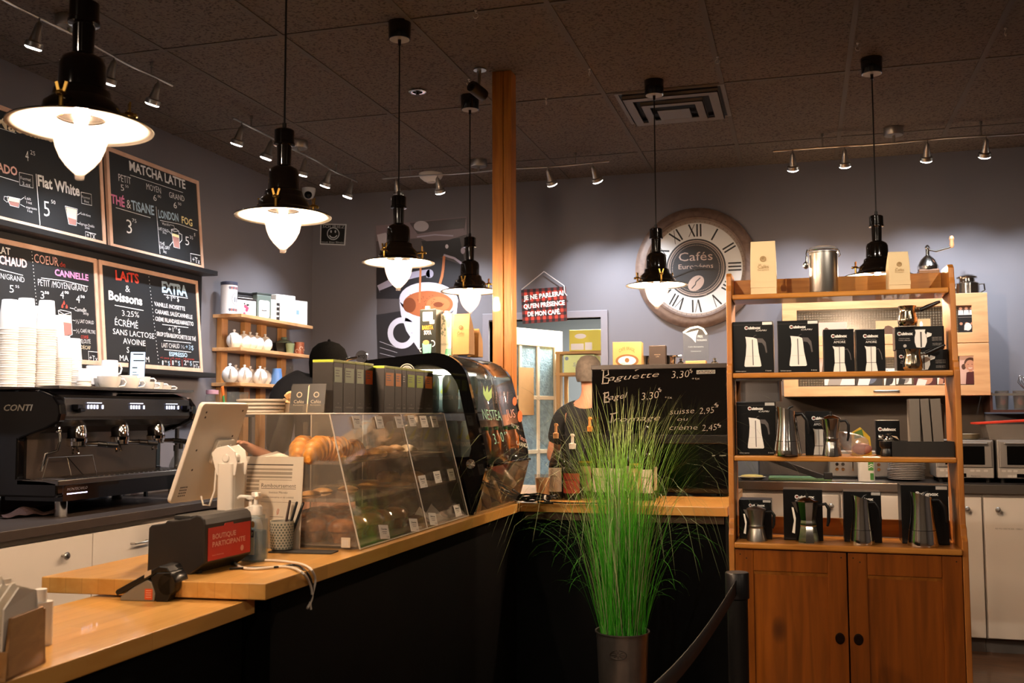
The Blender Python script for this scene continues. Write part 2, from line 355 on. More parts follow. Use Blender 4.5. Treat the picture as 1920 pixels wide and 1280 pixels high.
class Board(Pl):
    def __init__(s, y0, y1, z0, z1, label, fw=.024):
        lean = .05; h = math.hypot(z1-z0, lean)
        Pl.__init__(s, (-3.527, y0, z0), FR((0, 1, 0), (-lean, 0, z1-z0)), CH)
        s.t = T('chalkboard', label, 'chalkboard', s.O, s.R, 'menu chalkboards on the left wall')
        w = y1-y0
        mb = MB(); mb.box(fw-.004, w-fw+.004, fw-.004, h-fw+.004, -.014, -.002); mb.build('slate', SLATE, s.t)
        mb = MB(); mb.frame(0, w, 0, h, fw, -.016, .004); mb.build('frame', BIRCH, s.t, bevel=.002)
    def done(s): s.fin('chalk_lettering', s.t)
# upper left
B = Board(3.56, 4.425, 2.252, 2.81, 'chalkboard with the flat white price, left of the upper pair on the ledge')
B.t_('Macchiato', (-8, 237), (112, 270), 23, 'c', .02); B.l_([(-4, 239), (30, 250)], 1)
B.t_('4', (48, 301), (54, 303), 20); B.t_('25', (57, 289), (66, 292), 8)
B.t_('CORTADO', (-52, 308), (33, 330), 17, 'k', .03); B.l_([(-5, 329), (35, 341)])
B.bx(36, 323, 61, 347); B.t_('Format', (39, 336), (58, 340), 6); B.t_('2.oz', (42, 346), (57, 350), 6)
B.l_([(67.5, 326), (75, 422)], 1.8); B.t_('Flat White', (71.5, 348), (150, 368), 21, 'w', .03)
B.bx(152, 360, 171, 381); B.t_('Format', (154, 371), (169, 374), 5); B.t_('8oz', (158, 379), (167, 381), 5)
B.t_('5', (83, 405), (94, 407.5), 30); B.t_('50', (96, 381), (104, 383), 7)
B.f_([(17, 369), (37, 373), (36, 380), (15, 376)], 'c'); B.f_([(15, 377), (36, 380), (34, 388), (19, 385)], 'n')
B.l_([(14, 368), (38, 373), (35, 389), (19, 385), (14, 374), (14, 368)], 1); B.l_([(14, 369), (8, 368), (7, 374), (13, 379), (16, 377)], 1)
B.l_([(38, 375), (45, 370)], .9); B.t_('Lait', (47, 373), (58, 376), 6); B.t_('1oz', (50, 381), (60, 383), 5)
B.l_([(38, 383), (47, 388)], .9); B.t_('espresso', (49, 390), (69, 394), 5); B.t_('1oz', (52, 397), (61, 399), 5)
B.f_([(124, 388), (144, 393), (143, 412), (127, 407)], 'c'); B.f_([(127, 407), (143, 412), (142, 422), (129, 419)], 'n')
B.l_([(122, 386), (145, 392), (143, 423), (129, 420), (122, 386)], 1.1)
B.l_([(145, 403), (151, 399)], .9); B.t_('Lait-6oz', (152, 402), (170, 407), 5); B.l_([(143, 417), (150, 420)], .9)
B.t_('Espresso Double', (150, 421), (177, 427), 5); B.t_('2oz', (159, 428), (168, 430), 5)
B.l_([(161, 447), (160, 434), (180, 439)], 1.1); B.t_('+TX', (163, 445), (179, 449), 10)
B.done()
# upper right
B = Board(4.458, 5.325, 2.252, 2.81, 'chalkboard with the pink and blue tea heading, right of the upper pair')
B.t_('MATCHA LATTE', (243, 319), (348, 354), 18, 'w', .025); B.l_([(244, 328), (343, 361)], 1)
for a, p, q, r in (('PETIT', (222.6, 339), (246, 346), 14), ('MOYEN', (275, 355), (302, 363), 12), ('GRAND', (317.5, 370), (346, 378), 11)): B.t_(a, p, q, r)
for a, b_, p in (('5', '50', (227, 357)), ('6', '00', (288, 376)), ('6', '50', (326, 390))): B.t_(a, p, (p[0]+6, p[1]+1.5), 12); B.t_(b_, (p[0]+8, p[1]-6), (p[0]+14, p[1]-4.5), 5)
B.t_('THÉ', (208.6, 380), (234, 388), 17, 'p', .03); B.t_('&', (238, 390), (246, 392), 17); B.t_('TiSANE', (247, 393), (289.5, 403), 18, 'b', .025)
B.l_([(217, 389), (282, 408)], 1.2); B.t_('3', (238, 437), (248, 439.5), 27); B.t_('75', (248, 416), (256, 418), 7)
B.l_([(292.5, 387), (300, 476)], 1.2); B.t_('LONDON', (297.6, 408), (335, 415), 15, 'b', .025); B.t_('FOG', (341, 418), (361, 424), 13, 'y', .025)
B.l_([(300, 413), (335, 420), (370, 432)], 1); B.t_('Vanille', (304, 421), (319, 424), 5); B.l_([(319, 421), (326, 423), (327, 428)], .8)
B.t_('LAIT CHAUD', (298, 431), (316, 436), 6); B.t_('3oz', (305, 437), (312, 439), 4)
B.f_([(323, 437), (336, 441), (336, 446), (323, 442)], 'y'); B.f_([(323, 442), (336, 446), (337, 465), (326, 463)], 'n')
B.l_([(321, 430), (330, 429), (335, 433), (337, 466), (326, 463), (321, 430)], 1.2); B.l_([(336, 437), (341, 440), (341, 450), (337, 455)], 1.6); B.l_([(321, 431), (328, 434), (335, 433)], 1)
B.l_([(316, 433), (322, 439)], .9); B.l_([(318, 461), (324, 453)], 1.2)
B.t_('5', (348, 459), (355, 461), 17); B.t_('35', (356, 447), (362, 449), 6); B.t_('$', (364, 442), (366, 443), 6)
for i, w in enumerate(('THÉ', 'EARL GREY', '3oz')): B.t_(w, (300+(6 if i == 2 else 0), 459+i*7), ((309, 319, 312)[i], 460+i*7.6), 6)
B.l_([(358, 491), (357, 475), (376, 479)], 1.1); B.t_('+Tx', (361, 491), (375, 495), 11)
B.done()
# lower left
B = Board(3.50, 4.413, 1.618, 2.185, 'chalkboard with the red drops over a layered glass, left of the lower pair')
B.t_('CHOCOLAT', (-62, 465), (20, 478), 14, 'w', .02); B.t_('CHAUD', (-1, 494), (51, 502), 16, 'k', .03); B.l_([(0, 505), (43, 516)])
B.t_('MOYEN/GRAND', (-27, 517), (46, 529.5), 11); B.t_('5', (18, 548), (26, 549.5), 15); B.t_('55', (29, 539), (36, 540), 5)
B.dots((59.5, 472), (69, 575), 17)
B.t_('COEUR', (64.5, 492), (110, 499), 17, 'k', .0); B.t_('de', (112.5, 500), (123, 501), 10, 'r'); B.t_('CANNELLE', (103, 516), (166, 526), 12, 'p', .03)
B.l_([(77, 521), (120, 526), (165, 537)], 1.3); B.t_('PETIT /MOYEN/GRAND', (71.5, 535), (164, 547), 13)
for a, b_, p in (('3', '50', (76, 559.5)), ('4', '00', (113, 559)), ('4', '50', (143, 567))): B.t_(a, p, (p[0]+7, p[1]+1.5), 15); B.t_(b_, (p[0]+8, p[1]-9), (p[0]+16, p[1]-8), 5, 'w', .02)
for x, y in ((120, 568), (117, 574), (125, 575)): B.f_([(x, y-5), (x+2, y), (x+1.5, y+3), (x-1.5, y+3), (x-2, y)], 'r')
B.f_([(111, 588), (134, 591), (134.5, 606), (113, 603)], 'c'); B.f_([(113, 603), (134.5, 606), (135, 627), (117, 630)], 'n')
B.l_([(109, 582), (114, 581), (133, 585), (135.5, 627), (127, 631), (116, 629), (109, 582)], 1.2); B.l_([(109, 582), (120, 589), (133, 586)], 1)
B.l_([(131, 577), (139, 579)], 1); B.t_('Cannelle', (140, 583), (162, 585), 8); B.t_('Sirop', (156, 589), (166, 591), 6)
B.l_([(136, 600), (141, 601)], 1); B.t_('½', (142, 606), (148, 607), 8); B.t_('LAIT CHAUD', (150, 605), (176, 608), 7)
B.l_([(137, 619), (142, 619.5)], 1); B.t_('½', (143, 624), (149, 625), 8); B.t_('CAFÉ FILTRE', (151, 623), (179, 626), 7)
B.t_('CORSÉ', (152, 634), (166, 635), 6, 'r'); B.t_('VELOUTÉ', (149.5, 643), (170, 644), 8); B.t_('DÉCAF', (152, 654), (170, 655), 7, 'c')
B.l_([(167, 677), (165.5, 658.5), (184, 660)], 1.2); B.t_('+Tx', (168, 675), (183, 677), 10)
B.done()
# lower right
B = Board(4.43, 5.335, 1.618, 2.185, 'chalkboard with the red heading and extras list, right of the lower pair')
B.t_('LAiTS', (217, 524), (261, 531), 18, 'r', .03); B.t_('&', (235.5, 547), (244, 548), 13); B.t_('Boissons', (204, 561), (267, 572), 17, 'w', .035)
B.l_([(215, 572), (269, 582)], 1.4); B.t_('3.25%', (229, 592), (261, 595), 11)
for w, p, q, h in (('ÉCRÉMÉ', (215.6, 609), (259, 616), 13), ('SANS LACTOSE', (212, 626), (289.5, 635), 11), ('AVOINE', (231, 644), (273, 648.5), 11), ('SOYA', (238, 661), (267, 663), 11), ('MACADAM', (225, 676), (280, 679), 11)):
    B.t_(w, p, q, h, 'w', .0)
B.dots((279, 519), (298, 686), 26)
B.t_('EXTRA', (304, 547), (351.5, 555.5), 20, 'b', .045); B.l_([(307, 552), (352, 559)], 1.2); B.t_('+1', (312, 562), (322, 564), 10); B.t_('50', (323, 559), (329, 560), 6); B.t_('$', (332, 565), (336, 566), 10)
for w, p, q in (('VANILLE /NOISETTE', (289.5, 573), (347, 582.5)), ('CARAMEL SALÉ/CANNELLE', (291, 587), (361, 598)), ('CRÈME IRLANDAISE/AMARETTO', (291.5, 601), (363, 611)), ("SIROP D'ÉRABLE/POCHETTE DE THÉ", (294, 629), (367.5, 639)), ):
    B.t_(w, p, q, 8, 'w', .01)
B.l_([(304, 608), (353, 614)], 1.2); B.t_('+1', (316, 621), (325, 622), 9); B.t_('75', (326, 616), (332, 617), 5); B.t_('$', (334, 624), (338, 625), 9)
B.l_([(307, 638), (358, 643)], 1.2); B.t_('LAIT CHAUD', (303.5, 651), (337, 653), 9); B.t_('½', (340, 653), (346, 654), 7); B.t_('+3$', (348, 654), (363, 656), 9, 'b')
B.l_([(308, 655), (358, 660)], 1.2); B.t_('ESPRESSO', (317.5, 667), (351.5, 669.5), 8, 'b', .03)
B.t_('+1 once', (301, 672), (317, 673), 4, 'r'); B.t_('+1 once', (322, 673), (338, 674), 4, 'r'); B.t_('+2 onces', (344, 674), (364, 675), 4, 'r')
for w, x in (('1', 304), ('1', 323), ('2', 345)): B.t_(w, (x, 684), (x+(2.5 if w == '1' else 5), 684.5), 9); B.t_('00', (x+5, 679), (x+9, 679.5), 4); B.t_('$', (x+11, 685), (x+15, 685.5), 9, 'b')
B.l_([(320, 671), (321, 686)], .7, 'r'); B.l_([(341, 673), (342, 687)], .7, 'r')
B.l_([(364, 692), (362, 678), (373, 678.5)], 1.1); B.t_('+Tx', (364, 690), (374, 691.5), 9)
B.done()
# ================================================================== ceiling: track lights
def track(name_label, p0, p1, heads, canopy, posts, aim, zc=CE, pw=1.0):
    """rail from p0 to p1; heads = fractions along it; lamp heads hang below and throw light towards aim"""
    p0, p1 = Vector(p0), Vector(p1); d = (p1-p0); L_ = d.length; ang = math.atan2(d.y, d.x)
    t = T('track_light', name_label, 'track light', p0, ang, 'ceiling track lights')
    h = zc-p0.z
    mb = MB(); mb.tube([(L_*i/16, .004*math.sin(i*1.1), .003*math.sin(i*.9)) for i in range(17)], .0055, 8); mb.build('rail', BSTEEL, t)
    mb = MB(); mb.lathe([(.052, -.045), (.056, -.04), (.056, 0)], 28, (canopy*L_, 0, h)); mb.tube([(canopy*L_, 0, 0), (canopy*L_, 0, h-.04)], .008); mb.build('canopy', BSTEEL, t)
    for q in posts:
        mb = MB(); mb.tube([(q*L_, 0, 0), (q*L_, 0, h)], .004, 6); mb.lathe([(.008, -.02), (.008, 0)], 10, (q*L_, 0, h)); mb.build('standoff', BSTEEL, t)
    R0 = RZ(-ang)
    for i, q in enumerate(heads):
        a = Vector(aim[i % len(aim)]); dv = (R0 @ a).normalized(); x = q*L_
        base = Vector((x, 0, -.028)); R = dv.to_track_quat('Z', 'Y').to_matrix()
        mb = MB(); mb.tube([(x, 0, 0), (x, 0, -.028)], .004, 6)
        mb.lathe([(.004, -.012), (.013, 0), (.017, .03), (.022, .06), (.024, .068), (.034, .074), (.036, .092), (.033, .096), (.03, .088)], 20, base, R, capt=False)
        s_ = mb.build('spotlight', BSTEEL, t)
        mb = MB(); mb.cyl((0, 0, .0), .031, .002, 18); mb2 = MB(); mb2.lathe([(.033, .0945), (.0325, .099), (.026, .103), (0, .104)], 18, base, R); mb2.build('lens', LENS, s_); mb.bm.free()
        w = p0+d*q+Vector((0, 0, -.028))+a.normalized()*.105
        spot('spot_beam', w+a.normalized()*.01, w+a, SPOTW*pw)
LENS = mat('lit_lens', 'ffffff', .3, emit='fff4e6', es=14)
def frac(p, pts, ax): return [(q[ax]-p[0][ax])/(p[1][ax]-p[0][ax]) for q in pts]
P_ = (Vector((-2.95, 2.55, 2.975)), Vector((-2.95, 4.15, 2.975)))
track('brushed steel track light nearest the camera, above the coffee machine', *P_, frac(P_, [Vector((0, y, 0)) for y in (2.80, 3.26, 3.72, 4.04)], 1), .55, (.2, .9), ((-.42, .12, -1), (-.38, .1, -1), (-.40, .1, -1)), pw=.45)
P_ = (Vector((-2.95, 4.70, 2.975)), Vector((-2.95, 6.28, 2.975)))
track('brushed steel track light further along the left wall, near the back corner', *P_, frac(P_, [Vector((0, y, 0)) for y in (4.79, 5.11, 5.53, 5.86, 6.20)], 1), .47, (.12, .8), ((-.40, .1, -1), (-.36, .0, -1), (-.3, .1, -1)), pw=.4)
P_ = (Vector((-2.72, 6.2, 2.965)), Vector((-1.15, 6.2, 2.965)))
track('brushed steel track light passing behind the wooden post at the back wall', *P_, frac(P_, [Vector((x, 0, 0)) for x in (-2.62, -2.32, -1.555, -1.255)], 0), .44, (.13, .86), ((.0, .5, -1), (.05, .5, -1), (.22, .6, -1), (.25, .6, -1)), pw=.6)
P_ = (Vector((-.135, 6.2, 2.955)), Vector((1.62, 6.2, 2.965)))
track('brushed steel track light on the right above the birch wall cabinet', *P_, frac(P_, [Vector((x, 0, 0)) for x in (-.02, .28, .74, 1.057, 1.4)], 0), .395, (.165, .665), ((.0, .55, -1), (.02, .5, -1), (-.02, .6, -1), (-.04, .6, -1)), pw=.5)

# ================================================================== pendant lamps
BRONZE = mat('black_bronze_enamel', '0d0a08', .1, .2, coat=1); ENAM = mat('white_enamel', 'efe9df', .3)
GLOBE = clear('globe_glass', 'fffaf4', .016, 'fff0e6', ior=1.35); LIT = mat('lit_bulb', 'fff2e0', .3, emit='ffddbb', es=BULB)
CORD = mat('black_cord', '121212', .6)
def pendant(x, y, label, turn):
    t = T('pendant_lamp', label, 'pendant lamp', (x, y, 1.88), turn, 'black pendant lamps over the counters')
    z = .12                               # rim height above the tip of the globe
    mb = MB(); mb.lathe([(.0, .405), (.026, .405), (.032, .400), (.032, .362), (.034, .360), (.034, .352), (.024, .350), (.0225, .285), (.028, .282), (.044, .272), (.049, .258), (.0505, .205), (.060, .198), (.063, .182),
        (.064, .180), (.080, .166), (.084, .150), (.0845, .146), (.088, .143), (.091, .139), (.120, .130), (.154, .1195), (.155, .117)], 48, capb=False, capt=False)
    mb.build('lamp_housing', BRONZE, t)
    mb = MB(); mb.lathe([(.1535, .1165), (.12, .126), (.075, .136), (.052, .136)], 48, capb=False, capt=False); mb.build('reflector', ENAM, t, solid=.001)
    mb = MB(); mb.lathe([(.0, .0), (.0095, .0), (.0105, .012), (.014, .014), (.030, .030), (.043, .048), (.052, .070), (.0575, .092), (.058, .112), (.055, .132)], 32, capt=False); mb.build('glass_globe', GLOBE, t)
    mb = MB(); mb.ball((0, 0, .082), (.023, .023, .034), 18, 10); mb.cyl((0, 0, .112), .013, .024, 14); mb.build('bulb', LIT, t)
    for k in range(3):
        a = 2*PI*k/3+.3; c, s = math.cos(a), math.sin(a); R = RZ(a)
        mb = MB(); mb.M = Matrix.Translation((c*.1, s*.1, .132)) @ R.to_4x4()
        mb.cyl((0, 0, 0), .0045, .038, 8); mb.lathe([(.009, .028), (.011, .031), (.009, .034)], 12); mb.cb((0, -.008, .045), (.004, .006, .022), RX(.25)); mb.cb((0, .008, .045), (.004, .006, .022), RX(-.25))
        mb.tube([(-.03, 0, .028), (.012, 0, .028)], .0035, 6); mb.ball((.013, 0, .028), .006, 8, 6); mb.build('wing_nut', BRASS, t)
    top = CE-1.88
    mb = MB(); mb.tube([(0, 0, .40), (0, 0, .425)], .007, 8); mb.tube([(0, 0, .40), (0, 0, top-.06)], .0033, 8); mb.build('cord', CORD, t)
    mb = MB(); mb.lathe([(.046, -.075), (.047, -.073), (.05, 0)], 32, (0, 0, top)); mb.lathe([(.006, -.1), (.008, -.075)], 10, (0, 0, top)); mb.build('canopy', BRONZE, t)
    mb = MB(); mb.lathe([(.0, -.0765), (.043, -.0765), (.043, -.0745)], 24, (0, 0, top)); mb.build('canopy_plate', mat('pale_plate', 'a8a4a0', .5), t)
    return t
pendant(-1.525, 1.82, 'nearest black pendant lamp, lit, hanging at the far left in front of the upper chalkboards', 2.6)
pendant(-1.597, 2.85, 'lit black pendant lamp hanging in front of the left wall corner, second from the left', -1.6)
pendant(-1.627, 3.88, 'lit black pendant lamp hanging in front of the coffee poster', .0)
pendant(-1.655, 4.91, 'lit black pendant lamp just left of the wooden post', .2)
pendant(-.684, 4.95, 'lit black pendant lamp in front of the big clock', -1.5)
pendant(.355, 4.93, 'black pendant lamp behind the pine shelf, its lower half hidden', 3.0)

# ================================================================== other things on ceiling and walls
VENTM = mat('vent_paint', '6e6862', .5)
t = T('air_vent', 'square stepped air vent in the ceiling behind the pendant by the clock', 'air vent', (-.63, 5.372, CE))
mb = MB(); mb.frame(-.285, .285, -.285, .285, .02, -.006, 0); mb.build('vent_frame', VENTM, t)
for i, (a, b, z) in enumerate(((.25, .20, -.03), (.165, .12, -.045), (.085, .0, -.055))):
    mb = MB()
    if b: mb.ring([(-a, -a), (a, -a), (a, a), (-a, a)], [(-b, -b), (b, -b), (b, b), (-b, b)], z, z+.004); mb.frame(-a, a, -a, a, .004, z, z+.02)
    else: mb.box(-a, a, -a, a, z, z+.004)
    mb.build('vent_louver', VENTM, t)
mb = MB(); mb.box(-.262, .262, -.262, .262, -.004, 0); mb.build('vent_shade_sheet', BLACKM, t)  # flat black sheet stands in for the shade inside the vent
t = T('sprinkler_head', 'round chrome sprinkler head in the ceiling between two pendants', 'sprinkler', (-1.889, 4.749, CE))
mb = MB(); mb.lathe([(.028, 0), (.044, -.004), (.046, -.008), (.04, -.011), (.026, -.009)], 28, capb=False, capt=False); mb.build('escutcheon', CHROME, t)
mb = MB(); mb.lathe([(.02, 0), (.008, -.01), (.008, -.022), (.016, -.024), (.016, -.026)], 14); mb.build('deflector', DGREY, t)
for k, (x, y, n) in enumerate(((-1.27, 3.843, 'nearest the top edge'), (-1.572, 4.645, 'left of the wooden post'), (-.96, 4.675, 'between the post and the air vent'), (-1.274, 5.053, 'behind the wooden post on its right'), (-.346, 4.684, 'right of the air vent'), (.281, 4.695, 'by the rightmost pendant canopy'), (.895, 4.694, 'at the far right'))):
    mb = MB(); pts = [(0, 0, 0), (0, 0, -.015)]+[(.011*math.sin(a), 0, -.026+.011*math.cos(a)) for a in [i*.45 for i in range(12)]]
    mb.tube(pts, .0018, 6); mb.cyl((0, 0, -.006), .006, .006, 10); o = mb.build('ceiling_hook', mat('hook_white', 'cfcac4', .4, .6)); o.location = (x, y, CE); o.rotation_euler = (0, 0, k*.7)
    tag(o, 'small wire ceiling hook '+n, 'hook', 'ceiling hooks')
t = T('security_camera', 'white dome security camera in the back left corner of the ceiling', 'security camera', (-3.50, 6.62, CE))
mb = MB(); mb.lathe([(.05, 0), (.05, -.02), (.044, -.05), (.03, -.075), (.0, -.085)], 28); mb.build('housing', mat('camera_white', 'c8ccd2', .4), t)
mb = MB(); mb.ball((.012, -.03, -.055), .029, 18, 12); mb.build('lens_ball', GLOSSB, t)
t = T('security_camera', 'dark bullet security camera at the top of the wooden post', 'security camera', (-1.475, 4.53, CE), math.radians(160))
mb = MB(); mb.lathe([(.03, 0), (.032, -.008)], 16); mb.tube([(0, 0, 0), (0, .005, -.06), (0, .012, -.09)], .008, 8); mb.tube([(.015, 0, -.005), (.022, -.015, -.06), (.008, -.01, -.11)], .004, 6); mb.build('bracket', BSTEEL, t)
mb = MB(); mb.lathe([(.028, 0), (.03, .01), (.03, .09), (.027, .1), (.022, .098)], 20, (0, -.03, -.125), RX(-1.35)); mb.build('housing', mat('camera_grey', '24211f', .4), t)
mb = MB(); mb.lathe([(.012, .099), (.012, .101)], 14, (0, -.03, -.125), RX(-1.35)); mb.build('lens', GLOSSB, t)
q = aZ(808, 326, CE); t = T('smoke_detector', 'white domed smoke detector on the ceiling behind the rear track light', 'smoke detector', (q.x, q.y, CE))
mb = MB(); mb.lathe([(.085, 0), (.085, -.012), (.075, -.03), (.05, -.05), (.03, -.056), (0, -.057)], 32, capb=False); mb.build('housing', mat('detector_white', 'd8d4ce', .5), t)
mb = MB(); mb.lathe([(.03, -.0565), (.03, -.062), (0, -.063)], 20); mb.build('sensor_cap', mat('detector_white'), t)
# security sign
SG = {'k': mat('sign_black', '121212', .5), 'w': mat('sign_white', 'b9bcc0', .6)}
def wallsign(name, label, cat, px4, Y=BW-.004, mats=None, thick=.004):
    c = [aY(*p, Y) for p in px4]; O = c[3]; R = BACK; t = T(name, label, cat, O, R); return t, Pl(O, R, mats)
t, p = wallsign('smiley_sign', 'small black sign with a white smiley face on the back wall', 'sign', ((602, 419), (649, 420), (646, 460), (600, 458)), mats=SG)
p.f_([(601, 419), (649.5, 420), (647, 460), (600, 458)], 'w', .001); p.f_([(603, 421), (647.5, 422), (645, 458), (602, 456)], 'k', .0016)
p.t_('SOURIEZ', (605, 427), (646, 428), 5.5, 'w', z=.002); p.t_('vous êtes filmés', (603, 455), (644, 456.5), 4, 'w', z=.002)
p.o_(625, 438, 11, 11, 1.6, 'w', .002); p.e_(621, 434, 1.4, 2.6, 'w', .002); p.e_(629, 434, 1.4, 2.6, 'w', .002); p.o_(625, 439, 7, 6.5, 1.8, 'w', .002, .3, PI-.3)
mb = MB(); u = [p.uv(*q) for q in ((601, 419), (649.5, 420), (647, 460), (600, 458))]; mb.prism(u[::-1], -.003, .0008); mb.build('panel', SG['w'], t); p.fin('print', t)
# coffee poster
PM = {'bg': mat('poster_brown_grey', '4a4446', .35), 'dk': mat('poster_charcoal', '242225', .35), 'lt': mat('poster_silver', 'a8a4ae', .35), 'w': mat('poster_white', 'bdbac8', .35), 'sh': mat('poster_lilac', '9a96ab', .35),
      'co': mat('poster_coffee', '9c5836', .35), 'cd': mat('poster_crema_dark', '6f3a22', .35), 'st': mat('poster_stream', 'ab6840', .35), 'ml': mat('poster_mauve', '75686f', .35)}
t, p = wallsign('coffee_poster', 'tall poster of espresso pouring into a white cup on the back wall', 'poster', ((705, 423), (875, 406), (882, 668), (709, 700)), mats=PM)
c4 = [(705, 423), (875, 406), (882, 690), (709, 700)]
mb = MB(); mb.prism([p.uv(*q) for q in c4][::-1], -.003, .001); mb.build('sheet', PM['bg'], t)
p.f_([(705, 423), (875, 406), (876, 440), (706, 452)], 'ml', .0014); p.f_([(768, 418), (874, 408), (866, 470), (800, 462)], 'bg', .0016)
p.f_([(706, 590), (770, 580), (880, 600), (882, 690), (709, 700)], 'dk', .0014); p.f_([(706, 480), (750, 476), (790, 470), (876, 500), (878, 560), (706, 560)], 'dk', .0015)
p.f_([(707, 440), (724, 436), (740, 470), (716, 482)], 'lt', .0017); p.e_(790, 424, 14, 10, 'lt', .0017)
p.f_([(790, 452), (862, 446), (872, 492), (842, 482), (800, 482)], 'dk', .0018); p.f_([(776, 440), (812, 434), (870, 428), (872, 440), (840, 450), (800, 452)], 'ml', .0019); p.l_([(782, 444), (815, 440), (850, 442)], 2.5, 'sh', .002); p.l_([(832, 478), (852, 484), (874, 500)], 4, 'sh', .0019); p.e_(838, 462, 3, 4, 'w', .002); p.e_(868, 470, 4, 6, 'sh', .002)
p.l_([(710, 542), (750, 522), (790, 514), (806, 512)], 15, 'sh', .0018); p.e_(806, 513, 7, 8, 'sh', .0018); p.l_([(713, 549), (760, 530), (800, 520)], 9, 'dk', .0019)
p.f_([(749, 565), (752, 590), (762, 620), (785, 655), (830, 660), (852, 630), (858, 570), (840, 600), (800, 604)], 'w', .0022)
p.e_(804, 562, 55, 33, 'w', .0022, rot=.05); p.e_(803, 570, 47, 25, 'co', .0026); p.e_(822, 570, 22, 14, 'st', .0028); p.e_(768, 572, 12, 14, 'cd', .0028); p.e_(822, 571, 9, 5, 'cd', .003)
for i in range(36): p.e_(803+rnd.gauss(0, 20), 566+rnd.gauss(0, 8), .9, .8, 'cd', .0031, 6)
p.o_(754, 624, 22, 24, 11, 'w', .0024); p.l_([(760, 596), (790, 600)], 12, 'w', .0024)
p.l_([(789, 498), (788, 530), (787, 568)], 4, 'st', .0032); p.l_([(833, 480), (831, 505), (829, 518), (825, 532)], 5, 'st', .0032)
for i in range(5): p.l_([(712, 640+i*11), (745, 652+i*9)], .8, 'lt', .0016)
p.fin('print', t)
# plaid sign
PL = {'r': mat('plaid_red', 'c23a26', .7), 'k': mat('plaid_black', '1a0d0d', .7), 'd': mat('plaid_dark_red', '5e1a14', .7), 'w': mat('plaid_white', 'efeae6', .7)}
t, p = wallsign('plaid_sign', 'red and black plaid sign with white writing hung on a string over the doorway', 'sign', ((977, 543), (1060, 537), (1063, 601), (980, 607)), mats=PL, Y=BW-.032)
A_ = [Vector(p.uv(*q)) for q in ((977, 543), (1060, 537), (1063, 601), (980, 607))]
mb = MB(); mb.prism([tuple(q) for q in A_][::-1], -.008, 0); mb.build('panel', PL['r'], t)
bl = lambda i, j: tuple(A_[0]*(1-i)*(1-j)+A_[1]*i*(1-j)+A_[2]*i*j+A_[3]*(1-i)*j)
nx, ny = 15, 11
for i in range(nx):
    for j in range(ny):
        if i % 2 == 0 or j % 2 == 0:
            p.mb.mi = p.k.index('k' if (i % 2 == 0 and j % 2 == 0) else 'd'); p.mb.poly([bl(a/nx, b/ny) for a, b in ((i, j), (i+1, j), (i+1, j+1), (i, j+1))], .0006)
p.t_('JE NE PARLERAI', (982, 563), (1057, 553), 8.5, 'w', .035, z=.0012); p.t_("QU'EN PRÉSENCE", (982, 579), (1059, 571), 8.5, 'w', .035, z=.0012); p.t_('DE MON CAFÉ.', (989.5, 593), (1051, 588), 8.5, 'w', .035, z=.0012)
p.fin('print', t)
mb = MB(); q = [p.uv(*a) for a in ((978, 543), (1020, 509), (1058, 536))]; mb.tube([(a[0], a[1], .002) for a in q], .004, 6); mb.tube([(q[2][0], q[2][1], .003), (q[2][0]+.004, q[2][1]-.05, .004), (q[2][0]+.02, q[2][1]-.07, .004)], .004, 6); mb.build('string', mat('string_white', 'c9c4c4', .8), t)
# wall clock
cl = aY(1305, 503, BW); ck = T('wall_clock', 'big round wall clock with roman numerals and a dark centre', 'clock', (cl.x, BW, cl.z), BACK)
RR = .415; CW = wood('clock_brown', '6f5a4e', '55423a', (6, 6, 6), .5, coat=0)
mb = MB(); mb.lathe([(RR*.80, .055), (RR*.83, .06), (RR*.87, .052), (RR*.90, .055), (RR*.95, .045), (RR, .03), (RR, .0)], 72, capt=False, capb=False); mb.build('rim', CW, ck)
mb = MB(); mb.lathe([(0, 0), (RR*.98, 0), (RR*.98, .012), (RR*.82, .013), (0, .013)], 72); mb.build('dial', mat('dial_white', 'd3d6d8', .5), ck)
CM = [mat('dial_ink', '1b1d20', .5), mat('dial_grey_brown', '9b8d85', .5), mat('dial_slate', '2d2f33', .5), mat('dial_bean', 'b09c92', .5)]
mb = MB(); mb.mi = 1; ri, ro = RR*.755, RR*.83
for i in range(72):
    a, b = 2*PI*i/72, 2*PI*(i+1)/72; mb.add([(r*math.cos(q), r*math.sin(q), .0136) for r, q in ((ri, a), (ro, a), (ro, b), (ri, b))], [(0, 1, 2, 3)], False)
mb.mi = 0
for i in range(60): a = 2*PI*i/60; mb.line([(RR*.765*math.cos(a), RR*.765*math.sin(a)), (RR*.79*math.cos(a), RR*.79*math.sin(a))], .002, .014)
ROM = ['XII', 'I', 'II', 'III', 'IIII', 'V', 'VI', 'VII', 'VIII', 'IX', 'X', 'XI']
for i, s in enumerate(ROM):
    a = PI/2-2*PI*i/12; M0 = mb.M; mb.M = Matrix.Rotation(a-PI/2, 4, 'Z'); r0, r1 = RR*.525, RR*.735
    ws = {'I': .024, 'V': .05, 'X': .05}; tot = sum(ws[k] for k in s); x = -tot/2
    for k in s:
        c = x+ws[k]/2
        if k == 'I': mb.line([(c, r0), (c, r1)], .011, .014)
        elif k == 'V': mb.line([(c-.02, r1), (c, r0)], .011, .014); mb.line([(c+.02, r1), (c, r0)], .004, .0142)
        else: mb.line([(c-.02, r1), (c+.02, r0)], .011, .014); mb.line([(c+.02, r1), (c-.02, r0)], .004, .0142)
        x += ws[k]
    mb.M = M0
mb.mi = 2; mb.disc((0, 0), RR*.49, .0145, 64)
mb.mi = 1; mb.arc((0, 0), RR*.455, 0, 2*PI, .009, .015, 72); mb.arc((0, 0), RR*.425, 0, 2*PI, .005, .015, 72)
